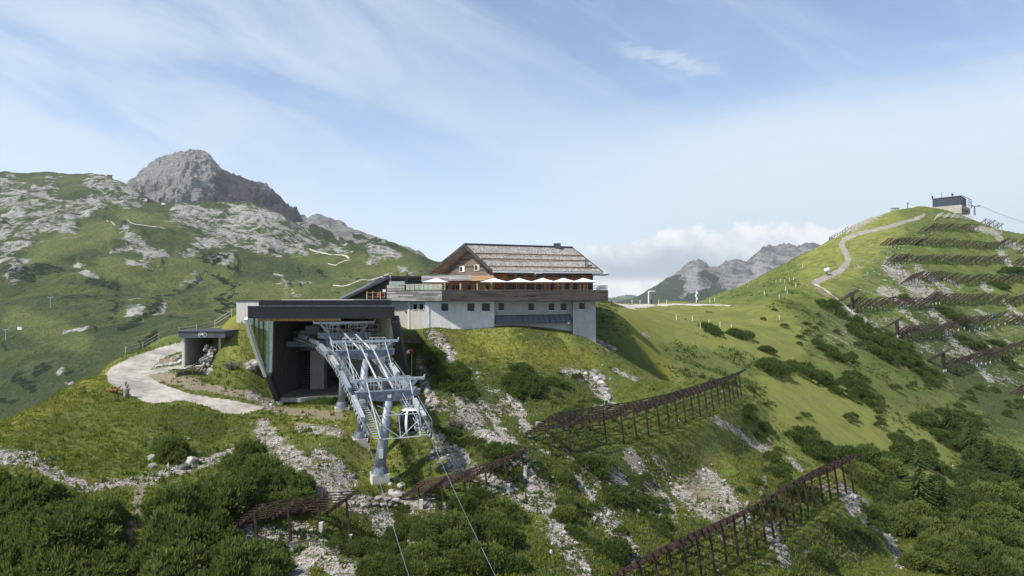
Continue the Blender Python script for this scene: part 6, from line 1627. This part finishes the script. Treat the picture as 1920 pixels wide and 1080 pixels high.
    N = 90000; Yr = np.exp(rs.uniform(math.log(42), math.log(125), N)); px = rs.uniform(-40, 1960, N); X = (px-HX)/F*Yr; Z = gz_arr(X, Yr); py = HY-Z/Yr*F
    jx = 9*fbm(X/2.2, Yr/2.2, 3); bare = capsule_mask(px+jx, py, ROCK, 1.3)
    blocked = ((X > -29.5) & (X < -12) & (Yr > 82.5) & (Yr < 100)) | (in_poly(px, py, PATH_POLY) & (Yr < 118)) | ((X > -20) & (X < 13) & (Yr > 99.5))
    ok = ~blocked & (py < 1100) & (rs.rand(N) < bare*0.55+0.004)
    X, Yr, Z = X[ok], Yr[ok], Z[ok]; m = len(X)
    s = np.minimum(0.035+rs.pareto(3.0, m)*0.055, 0.26)
    sh = iv[None]*(1+0.35*rs.normal(size=(m, len(iv), 1)))*s[:, None, None]*rs.uniform(.6,1.3,(m,1,3))
    a = rs.uniform(0, 6.28, m); ca, sa = np.cos(a)[:, None], np.sin(a)[:, None]
    v = np.stack([sh[...,0]*ca-sh[...,1]*sa+X[:,None], sh[...,0]*sa+sh[...,1]*ca+Yr[:,None], sh[...,2]*0.8+Z[:,None]+s[:,None]*0.15], -1).reshape(-1, 3)
    f = (fi[None]+(np.arange(m)*len(iv))[:, None, None]).reshape(-1, 3)
    o = arr_mesh('loose_stones', v, f, M['stone']); tag(o, 'broken limestone rubble lying on the bare patches of the slope', 'rubble', kind='stuff')
def gz_arr(X, Y):
    px = HX+X/Y*F; i = (np.log(Y)-math.log(37))/(math.log(520)-math.log(37))*(NR-1); j = (px+300)/2600*(NC-1)
    i = np.clip(i, 0, NR-1.001); j = np.clip(j, 0, NC-1.001); a = i.astype(int); c = j.astype(int); s = i-a; t = j-c
    return (1-s)*((1-t)*_Z[a, c]+t*_Z[a, c+1])+s*((1-t)*_Z[a+1, c]+t*_Z[a+1, c+1])
def stone_mat():
    m, b, p = new_mat('limestone', 0.9, 0.15); P = b.add('ShaderNodeNewGeometry').outputs['Position']
    n = b.noise(P, 1.6, 6, 0.7); v = b.sep(b.vor(P, 1.4).outputs['Color'])[0]; k = b.math('ADD', b.math('MULTIPLY', n, 0.6), b.math('MULTIPLY', v, 0.4))
    b.l.new(b.mix(b.ramp(k, 0.3, 0.75), (0.14,0.13,0.115), (0.42,0.41,0.385)), p.inputs['Base Color']); bump(b, p, n, 0.5, 0.06); return m
M['stone'] = stone_mat()
M['herb'] = leaf_mat('low_herbs', (0.050,0.072,0.022), (0.135,0.160,0.042))
M['grass_blade'] = leaf_mat('grass_blades', (0.065,0.090,0.016), (0.22,0.23,0.042))
def rock_mesh(rs, s, squash=(1,1,.8), sub=2, rough=0.22):
    bm = bmesh.new(); bmesh.ops.create_icosphere(bm, subdivisions=sub, radius=1.0)
    off = rs.uniform(0, 50, 3)
    co = np.array([v.co[:] for v in bm.verts]); n = fbm(co[:,0]*1.1+off[0], co[:,1]*1.1+off[1], 3, off[2]+co[:,2]*1.1)
    pl = rs.normal(size=(7,3)); pl /= np.linalg.norm(pl, axis=1)[:,None]
    for i, v in enumerate(bm.verts):
        q = v.co*(1+rough*float(n[i])*2)
        for k in pl:
            dd = q.dot(Vector(k)); 
            if dd > 0.72: q -= Vector(k)*(dd-0.72)
        v.co = Vector((q.x*s*squash[0], q.y*s*squash[1], q.z*s*squash[2]))
    vs = [tuple(v.co) for v in bm.verts]; fs = [tuple(x.index for x in f.verts) for f in bm.faces]; bm.free()
    return vs, fs
def boulder(P, s, seed, label, group=None, squash=(1,1,.8), rz=0.0):
    rs = np.random.RandomState(seed); vs, fs = rock_mesh(rs, s, squash); o = MB().raw(vs, fs).build('boulder', M['stone'])
    o.location = P; o.rotation_euler = (0,0,rz); return tag(o, label, 'boulder', group)
# ------------------------------------------------------------------ small things of the slope
def build_small():
    # tunnel portal
    Y = 90.0; X = lambda px: (px-HX)/F*Y; zt, zb, zf = (HY-622)/F*Y, (HY-633)/F*Y, gz(X(372), 91)-0.2
    e = empty('tunnel_portal', (X(380), Y, zf), 'concrete tunnel portal with dark lintel carrying two white pictograms', 'tunnel portal')
    def part(mb, n, m): return rel(e, mb.build(n, m))
    part(MB().span(X(338), X(425), Y-0.5, 99, zb, zt), 'lintel', M['slate']); part(MB().span(X(337.5), X(425.5), Y-0.6, 99.1, zt+0.003, zt+0.12), 'roof_edge', M['dark_clad'])
    part(MB().span(X(341), X(345.5), Y, 99, zf-1.2, zb-0.003), 'wall', M['conc_pale']); part(MB().span(X(345.5)+0.002, X(425), 98.5, 98.9, zf-1, zb-0.004), 'wall', M['interior'])
    part(MB().span(X(345.5)+0.002, X(392), Y+0.1, 98.49, zf-0.25, zf+0.08), 'floor', M['conc'])
    part(MB().span(X(408), X(412), Y+0.3, 98.49, zf-1, zb-0.004), 'wall', M['conc'])
    part(MB().span(X(345.6), X(347), Y+0.02, 98.4, zf, zb-0.01), 'inner_wall', M['conc'])
    g = MB(); y = Y-0.53; cz = (zt+zb)/2
    g.span(X(376), X(383.5), y, Y-0.51, cz+0.20, cz+0.27); g.span(X(376), X(377), y-0.004, Y-0.515, cz-0.25, cz+0.19); g.span(X(378.5), X(382), y, Y-0.51, cz-0.02, cz+0.06); g.span(X(382.5), X(383.5), y-0.004, Y-0.515, cz-0.05, cz+0.19)
    r0 = 0.27; cx = X(387.5)
    for i in range(16):
        a, b_ = 2*math.pi*i/16, 2*math.pi*(i+1)/16; g.bar((cx+r0*math.cos(a), y, cz+r0*math.sin(a)), (cx+r0*math.cos(b_), y, cz+r0*math.sin(b_)), 0.06, 0.03)
    g.bar((cx, y, cz), (cx, y, cz+0.16), 0.05, 0.03); g.bar((cx, y, cz), (cx+0.11, y, cz-0.05), 0.05, 0.03); part(g, 'pictograms', M['white'])
    # stone facing beside the portal
    rs = np.random.RandomState(5); k = 0
    for i in range(52):
        t = rs.rand(); u = rs.uniform(-1, 1); px = 380+t*16+u*9; py = 696-t*46+u*3
        Yb = 87.6+2.6*t+0.2*u; P = at(px, py, Yb); boulder(P, rs.uniform(.22,.42), 100+i, 'white limestone block in the stone facing beside the tunnel portal', 'stone blocks beside the tunnel portal', (1,.7,.8), rs.uniform(0,3))
    for i, (px, py, s) in enumerate(((331,674,.75),(338,668,.6),(322,683,.5),(312,684,.42),(303,686,.4),(340,679,.6),(328,682,.4),(295,688,.35))):
        P = hit(px, py); boulder(P, s, 200+i, 'grey stone in the row left of the tunnel wall', 'stones left of the tunnel wall', (1.2,1,.8), i)
    for i, (px, py, s, lab) in enumerate(((478,684,1.5,'long pale rock slab leaning against the station edge'),(470,692,0.8,'small pale rock in front of the long slab'),(492,690,0.9,'pale rock at the right end of the slab'),(463,686,0.6,'pale rock at the left end of the slab'),
      (743,903,.55,'round boulder above the others, right of the tower foot'),(752,913,.5,'rounded boulder at the right of the tower foot'),(735,925,.45,'small boulder touching the concrete block'),(745,928,.6,'rounded boulder right above the stone wall'),(757,905,.45,'darker boulder furthest right of the tower foot'),(731,910,.35,'small stone close to the tower block'),
      (285,860,.5,'pale stone left of the lone pine'),(287,876,.45,'second pale stone below the first by the lone pine'),(358,868,.7,'large pale stone on the edge of the knoll'),(345,878,.5,'pale stone on the rubble edge of the knoll'))):
        P = hit(px, py); boulder(P, s, 300+i, lab, 'rocks by the station' if i < 4 else ('boulders at the tower foot' if i < 10 else 'stones on the knoll edge'), (1.7,.8,.45) if i == 0 else (1,1,.85), -0.5 if i == 0 else i)
    for i in range(26):     # rocky bluffs on the slope
        px, py, s = [(1120,712,1.0),(1128,722,1.1),(1134,735,1.2),(1138,748,1.1),(1112,706,.8),(1098,702,.6),(1085,700,.5),(1137,758,.9),(1128,645,.8),(1140,650,.6),(835,640,.7),(828,632,.6),(842,652,.7),(846,664,.5),(790,690,.6),(797,712,.7),(801,735,.8),(806,752,.7),(870,770,.5),(1010,795,.6),(1355,735,.6),(1625,955,.9),(1618,940,.7),(1600,930,.6),(1460,1010,.6),(1448,990,.5)][i]
        P = hit(px, py); boulder(P, s*0.7, 400+i, 'pale limestone outcrop rock on the slope below the restaurant' if i < 21 else 'pale limestone outcrop rock near the end of the curved barrier', 'outcrop rocks on the slope' if i < 21 else 'outcrop rocks by the curved barrier', (1.2,.8,.9), i*1.7)
    # dry stone wall under the front tower
    P0 = hit(676,952); P1 = hit(752,952); e = empty('dry_stone_wall', (P0+P1)/2, 'low wall of squared pale stones below the front tower block', 'stone wall')
    L = (P1-P0).length; u = (P1-P0).normalized(); rs = np.random.RandomState(9)
    for row in range(3):
        s = 0.15*row
        while s < L-0.3:
            w = rs.uniform(.45,.85); hh = 0.42; c = P0+u*(s+w/2)+Vector((0, 0.22*row, 0)); c.z = gz(c.x, P0.y+ (P1.y-P0.y)*(s/L))-0.15+row*hh
            vs, fs = rock_mesh(rs, 0.5, (w*0.98, .55, hh*1.05), 2, 0.12); rel(e, MB().raw([(a+c.x, b+c.y, q+c.z) for a, b, q in vs], fs).build('stone', M['stone'])); s += w
    # wavy twin lounger
    P = hit(347,699); rzl = 0.25; P = P+Vector((0,0,0.15)); e = empty('wooden_lounger', P, 'wide wavy wooden lounger on the gravel in front of the tunnel portal', 'lounger', None, rzl)
    prof = [(-1.5,.42),(-1.0,.50),(-.4,.42),(.2,.44),(.8,.72),(1.35,1.05)]
    for k, y in enumerate((-.55, .35)):
        g = MB()
        for (xa,za),(xb,zb_) in zip(prof[:-1], prof[1:]):
            for j in range(4): g.bar((xa,y-.3+j*.2,za),(xb,y-.3+j*.2,zb_),0.17,0.05,up=(0,0,1))
        g.build('slatted_surface', M['lounge_wood'], e)
        for yy in (y-.41, y+.33):
            g = MB()
            for (xa,za),(xb,zb_) in zip(prof[:-1], prof[1:]): g.bar((xa,yy,za-.1),(xb,yy,zb_-.1),0.05,0.2,up=(0,1,0))
            g.build('side_rail', M['cl_dark'], e)
    for x, z in ((-1.1,.4),(0.0,.35),(1.0,.7)):
        for y in (-.8,.65): MB().bar((x,y,-.2),(x,y,z),0.12).build('leg', M['grey_timber'], e)
    # red reclining bench
    P = hit(214,737); e = empty('red_bench', P, 'small red bench with tilted backrest on the grass beside the carved post', 'bench', None, 0.3); e.scale = (0.78, 0.78, 0.85)
    MB().box((-0.1,0,.42),(1.1,.75,.07)).build('seat', M['red'], e); MB().bar((.4,0,.42),(.95,0,1.0),.72,.07,up=(0,0,1)).build('backrest', M['red'], e)
    for x in (-.5,.35):
        for y in (-.28,.28): MB().bar((x,y,-.15),(x,y,.40),.07).build('leg', M['cl_dark'], e)
    # carved wooden marker with knobs
    P = hit(237,744); e = empty('carved_post', P, 'grey carved wooden sculpture of a stump with knobbly branching stems', 'wood sculpture')
    g = MB(); g.lathe((0,0,0), [(.30,-.3),(.30,.3),(.27,.9),(.24,1.0)], 12); g.build('stump', M['grey_timber'], e, smooth=True)
    for x, z0, z1 in ((-.08,.9,1.75),(.14,.8,1.45),(-.02,.9,1.2),(.28,.6,1.0)):
        g = MB(); g.lathe((x,0,0), [(.05,z0),(.06,z1-.3),(.12,z1-.25),(.13,z1-.1),(.05,z1),(.02,z1+.05)], 10); g.build('stem', M['grey_timber'], e, smooth=True)
    # rail fence along the path
    e = empty('rail_fence', hit(270,662), 'light wooden rail fence with thin posts along the outer edge of the gravel path', 'rail fence')
    prev = None
    for px, pt in ((238,661),(270,645),(300,633),(337,621),(370,614),(404,605),(436,597)):
        j = int(round((px+300)/2600*(NC-1))); kk = int(np.argmin(_PY[:, j])); q = Vector(((px-HX)/F*_YR[kk], _YR[kk], _Z[kk, j])); q = q+Vector((0,-0.3,0)); q.z = gz(q.x,q.y)
        rel(e, MB().bar(q-Vector((0,0,.3)), q+Vector((0,0,1.15)), 0.11).build('post', M['timber_pale']))
        if prev is not None:
            for h in (0.5, 1.0): rel(e, MB().bar(prev+Vector((0,0,h)), q+Vector((0,0,h)), 0.05, 0.09).build('rail', M['grey_timber']))
        prev = q
    # gate post, striped pole and waiting figure on the saddle
    P = hit(1216,571); e = empty('gallows_post', P, 'white gallows shaped post on the saddle road right of the restaurant', 'post')
    Hh = (571-546)/F*P.y; rel(e, MB().bar(P-Vector((0,0,.3)), P+Vector((0,0,Hh)), .28).build('post', M['white'])); rel(e, MB().bar(P+Vector((0,0,Hh)), P+Vector((1.8,0,Hh)), .2).build('arm', M['white']))
    person(hit(1221,571.5), 0.5, 'stand', 'cl_dark', 'cl_dark', label='person in dark clothes beside the gallows shaped white post')
    P = hit(1305.5,568); Hh = (568-545)/F*P.y; e = empty('snow_pole', P, 'tall white pole with square tags on the saddle skyline', 'pole')
    rel(e, MB().bar(P-Vector((0,0,.3)), P+Vector((0,0,Hh)), .16).build('pole', M['white']))
    for t in (.35,.6,.82): rel(e, MB().box((P.x+.15*(1 if t != .6 else -1), P.y-.1, P.z+Hh*t), (.55,.06,.55)).build('tag', M['white']))
    # strip of pale road on the saddle
    for line, w, lab in (([(1160,572.5),(1215,571.6),(1260,571),(1310,571.4),(1345,572.6),(1371,574.5)],1.9,'a'), ([(1531,534),(1553,548),(1576,566),(1601,588),(1612,600)],0.9,'b')):
        pts_ = [hit(px, py) for px, py in line]; ribbon('path', pts_, w, M['pale_track'], 0.16)
    # marker stakes
    SK = [(1268,600),(1298,602),(1329,609),(1350,613),(1371,618),(1313,616),(1455,531),(1463,529),(1471,531),(1480,527),(1488,526),(1492,538),(1473,545),(1476,552),(1461,560),(1461,600),(1200,571),(1185,571),(1235,570),(1250,570),(1331,568),(1340,565),(1402,540),(1433,553),(1503,440),(1530,470),(1505,500)]
    src = None
    for i, (px, py) in enumerate(SK):
        P = hit(px, py)
        if src is None:
            src = MB().bar((0,0,-.3),(0,0,1.2),.09).build('marker_stake', M['white']); o = src
        else: o = src.copy(); COL.objects.link(o)
        o.location = P; tag(o, 'thin pale marker stake stuck in the grass of the right-hand saddle', 'stake', 'marker stakes on the saddle')
    # skyline fence on the right hill
    e = empty('skyline_fence', hit(1575,441), 'dark post fence on the skyline left of the far road bend', 'fence'); prev = None
    for px in range(1555, 1592, 5):
        j = int(round((px+300)/2600*(NC-1))); kk = int(np.argmin(_PY[:, j])); q = Vector(((px-HX)/F*_YR[kk], _YR[kk], _Z[kk, j]))
        rel(e, MB().bar(q-Vector((0,0,.3)), q+Vector((0,0,1.9)), .22).build('post', M['rust_dark']))
        if prev is not None:
            g = MB(); g.bar(prev+Vector((0,0,1.7)), q+Vector((0,0,1.7)), .13); g.bar(prev+Vector((0,0,.9)), q+Vector((0,0,.9)), .13); rel(e, g.build('rails', M['rust_dark']))
        prev = q
    P = hit(1550,516); e = empty('snow_gun', P, 'small white snow cannon on the grass beside the far road', 'snow cannon')
    rel(e, MB().bar(P-Vector((0,0,.2)),P+Vector((0,0,1.2)),.3).build('stand', M['galv'])); rel(e, MB().tube(P+Vector((-.8,0,1.7)),P+Vector((.8,-.3,2.1)),.65,.8,12).build('barrel', M['white'], smooth=True))
    # summit station
    Y = 446.0; X = lambda px: (px-HX)/F*Y; Z = lambda py: (HY-py)/F*Y
    e = empty('summit_station', (X(1782), Y, Z(397)), 'dark glass summit station with pale concrete base on the hilltop', 'summit station')
    def part(mb, n, m): return rel(e, mb.build(n, m))
    part(MB().hexa([(X(1744),Y,Z(402)),(X(1786),Y-9,Z(403)),(X(1819),Y,Z(402)),(X(1790),Y+16,Z(402)),(X(1744),Y,Z(389)),(X(1786),Y-9,Z(387.5)),(X(1819),Y,Z(391)),(X(1790),Y+16,Z(389))]), 'base', M['conc_sum'])
    part(MB().hexa([(X(1749),Y,Z(389)),(X(1786),Y-8.4,Z(387.6)),(X(1807),Y-2.5,Z(389)),(X(1790),Y+14,Z(389)),(X(1749.5),Y,Z(373)),(X(1786),Y-8.6,Z(370.8)),(X(1807),Y-2.5,Z(374)),(X(1790),Y+14,Z(373))]), 'glass_hall', M['sum_glass'])
    g = MB()
    for i in range(15):
        t = i/14; a = Vector((X(1749),Y-.2,0)).lerp(Vector((X(1786),Y-8.9,0)), t); zz = Z(373)+(Z(371)-Z(373))*t; g.bar(a+Vector((0,0,zz-4.2)), a+Vector((0,0,zz)), .12)
    a, b_, c = Vector((X(1748.6),Y-.2,Z(372.6))), Vector((X(1786),Y-9,Z(370.4))), Vector((X(1819),Y-1,Z(375)))
    g.bar(a, b_, .3); g.bar(b_, c, .3); g.bar(c, Vector((X(1819),Y-1,Z(391))), .35); g.bar(Vector((X(1811),Y-3,Z(374))), Vector((X(1811),Y-3,Z(390))), .3); g.bar(a, Vector((X(1748.6),Y-.2,Z(389))), .3)
    for py in (380,385): g.bar(Vector((X(1807),Y-3,Z(py))), Vector((X(1819),Y-1,Z(py))), .2)
    part(g, 'steel_frame', M['galv_dark'])
    part(MB().hexa([(X(1786.5),Y-9.2,Z(400)),(X(1806),Y-4.2,Z(400)),(X(1806),Y-3.9,Z(400)),(X(1786.5),Y-8.9,Z(400)),(X(1786.5),Y-9.2,Z(393.5)),(X(1810),Y-3.6,Z(395.5)),(X(1810),Y-3.4,Z(395.5)),(X(1786.5),Y-8.9,Z(393.5))]), 'window_band', M['glass_blue'])
    part(MB().tube((X(1769.5),Y+2,Z(374)),(X(1769.5),Y+2,Z(360)),.14,n=6), 'antenna', M['rust_dark']); g = MB(); g.tube((X(1782),Y-2,Z(372)),(X(1782),Y-2,Z(365)),.14,n=6); g.box((X(1782),Y-2,Z(365)),(1.2,.3,1.0)); g.box((X(1782),Y-2,Z(367)),(1.6,.3,.3)); part(g, 'antenna', M['rust_dark'])
    g = MB(); g.tube((X(1750),Y+1,Z(374)),(X(1750),Y+1,Z(368)),.16,n=6); g.box((X(1750),Y+1,Z(369)),(.9,.5,1.3)); part(g, 'antenna', M['rust_dark'])
    P = hit(1822,401); P = Vector((X(1821.5), Y-3, Z(402))); e = empty('summit_pylon', P, 'dark cable pylon with two arms right of the summit station', 'cable pylon'); t = Z(388)
    rel(e, MB().tube(P-Vector((0,0,1)), Vector((P.x,P.y,t)), .55,.4,10).build('mast', M['galv_dark'])); rel(e, MB().bar((X(1815),P.y,t),(X(1831),P.y,t),.5,.4).build('crossarm', M['galv_dark']))
    for px in (1817,1830): rel(e, MB().bar((X(px)-.9,P.y,t+.5),(X(px)+.9,P.y,t+.5),.35,.4).build('sheaves', M['galv_dark']))
    for dz in (0, .5):
        g = MB(); a = Vector((X(1830),P.y,t+.8-dz)); b_ = at(1990, 428+dz*4, 560); g.path([a.lerp(b_, s)-Vector((0,0,3*math.sin(s*math.pi))) for s in np.linspace(0,1,14)], .06, 5); tag(g.build('far_rope', M['rust_dark']), 'thin rope leading right from the far summit pylon', 'rope', 'ropes of the far pylon')
    # hut and cross left of the summit
    for px, py, w, lab, nm, cat in ((1678,395,4.0,'low pale hut on the skyline left of the summit','far_hut','hut'),(1711,391,1.6,'small white sign box on the skyline mound left of the summit station','far_box','box')):
        j = int(round((px+300)/2600*(NC-1))); kk = int(np.argmin(_PY[:, j])); q = Vector(((px-HX)/F*_YR[kk], _YR[kk], _Z[kk, j])); e = empty(nm, q, lab, cat)
        MB().box((0,0,.6),(w*.98,w*.6,1.6)).build('wall', M['conc_sum'] if w > 2 else M['white'], e); MB().box((0,0,1.5),(w*1.1,w*.7,.2)).build('roof', M['conc'], e)
    j = int(round((1702+300)/2600*(NC-1))); kk = int(np.argmin(_PY[:, j])); q = Vector(((1702-HX)/F*_YR[kk], _YR[kk], _Z[kk, j])); e = empty('summit_cross', q, 'small dark post with short crossbar on the mound left of the summit station', 'summit cross')
    MB().bar((0,0,-.3),(0,0,3.6),.3).build('upright', M['rust_dark'], e); MB().bar((-.6,0,2.9),(.6,0,2.9),.25).build('crossbar', M['rust_dark'], e)
    P = hit(1861,601); e = empty('dark_panel', P, 'square dark green panel on a pole at the end of the sixth barrier row', 'panel'); rel(e, MB().bar(P-Vector((0,0,3)),P+Vector((0,0,3)),.25).build('pole', M['galv'])); rel(e, MB().box(P+Vector((0.5,0,1.4)),(2.4,.2,2.4)).build('board', M['cl_green']))
def ribbon(name, pts, w, mat, lift, zf=None):
    P = curve(pts, max(len(pts)*8, 24)); vs = []
    for i, p in enumerate(P):
        t = (P[min(i+1, len(P)-1)]-P[max(i-1, 0)]); t.z = 0; t.normalize(); s = Vector((t.y, -t.x, 0))*w*(1+0.25*math.sin(i*1.7))
        for q in (-1, -.33, .33, 1):
            v = p+s*q; v.z = ((zf or gz)(v.x, v.y))+lift*(1-abs(q)**4*0.8); vs.append(v)
    fs = [(i*4+k, i*4+k+1, i*4+k+5, i*4+k+4) for i in range(len(P)-1) for k in range(3)]
    o = MB().raw(vs, fs).build(name, mat, smooth=True); o['kind'] = 'structure'; return o
M['lounge_wood'] = mat_plain('bleached_timber', (0.42,0.41,0.40), 0.8, 0, 0.2, 4)
M['pale_track'] = mat_plain('pale_track', (0.42,0.40,0.36), 0.95, 0, 0.12, 1.0)
M['conc_sum'] = mat_plain('summit_concrete', (0.40,0.37,0.31), 0.9, 0, 0.1, .3)
M['sum_glass'] = mat_seam('summit_glass', (0.045,0.056,0.080), 1.6)
def build_valley_things(G):
    g = G['valley']
    def vz(x, y):
        return sheet_z(g, x, y)
    for line, w in (([(655,487),(650,482),(630,478),(600,474),(580,468)],3.4), ([(625,537),(640,538),(690,527),(735,513)],2.6), ([(615,497),(630,498),(655,489)],1.8), ([(200,414),(240,417),(280,425),(310,432)],1.2)):
        ribbon('path', [sheet_hit(g, px, py) for px, py in line], w*0.55, M['pale_track'], 0.7, vz)
    P = sheet_hit(g, 272, 379); e = empty('mountain_lodge', P, 'small pale blue lodge building in the saddle under the grey peak', 'lodge')
    MB().box((0,0,3),(15,10,8)).build('wall', M['conc_pale'], e); MB().box((0,0,7.6),(17,12,1.2)).build('roof', M['slate'], e); MB().box((-3,-5.1,3),(6,.3,3)).build('window', M['glass_blue'], e); MB().box((12,0,2),(9,8,5)).build('annex', M['glass_blue'], e)
    P = sheet_hit(g, 206, 334); e = empty('ridge_hut', P, 'tiny dark hut on the skyline of the left ridge', 'hut'); MB().box((0,0,2),(9,7,8)).build('wall', M['slate'], e); MB().box((0,0,6.4),(10,8,1)).build('roof', M['dark_clad'], e)
    P = sheet_hit(g, 307, 385); e = empty('white_shed', P, 'tiny white shed below the grey peak right of the lodge', 'shed'); MB().box((0,0,2),(7,5,4)).build('wall', M['white'], e); MB().box((0,0,4.4),(7.6,5.6,.6)).build('roof', M['slate'], e)
    for px, py, hh, lab in ((95,577,18,'thin grey ski lift pylon on the green valley slope'),(11,638,20,'grey ski lift pylon at the left edge on the valley slope')):
        P = sheet_hit(g, px, py); h = hh/F*P.y; e = empty('ski_lift_pylon', P, lab, 'ski lift pylon', 'ski lift pylons in the valley')
        MB().tube((0,0,-1),(0,0,h),.5,.35,8).build('mast', M['galv'], e); MB().bar((-2.6,0,h),(2.6,0,h),.5).build('crossarm', M['galv'], e); MB().bar((-2.6,0,h-.5),(-2.6,0,h+.6),.5).build('sheaves', M['galv'], e); MB().bar((2.6,0,h-.5),(2.6,0,h+.6),.5).build('sheaves', M['galv'], e)
    P = sheet_hit(g, 39, 618); e = empty('valley_hut', P, 'tiny white hut beside the ski lift on the valley slope', 'hut'); MB().box((0,0,1),(3.4,3,2.6)).build('wall', M['white'], e); MB().box((0,0,2.5),(3.8,3.4,.3)).build('roof', M['slate'], e)
def build_haze():
    m = bpy.data.materials.new('haze'); m.use_nodes = True; b = NB(m.node_tree); b.n.clear()
    o_ = b.add('ShaderNodeOutputMaterial'); v = b.add('ShaderNodeVolumePrincipled'); v.inputs['Color'].default_value = (0.90,0.95,1.0,1); v.inputs['Density'].default_value = HAZE; v.inputs['Anisotropy'].default_value = 0.2
    b.l.new(v.outputs[0], o_.inputs['Volume'])
    g = MB().span(-12500, 12500, -3100, 12500, -955, 1150).build('haze', m); g['kind'] = 'stuff'; g['label'] = 'thin pale mountain air fading the far peaks'; g['category'] = 'haze'
HAZE = 4.8e-5
build_ground(); GF = build_far()
build_station(); build_lift_line(); build_restaurant(); build_terrace_things()
build_barriers(); build_vegetation(); build_small(); build_valley_things(GF)
build_haze()
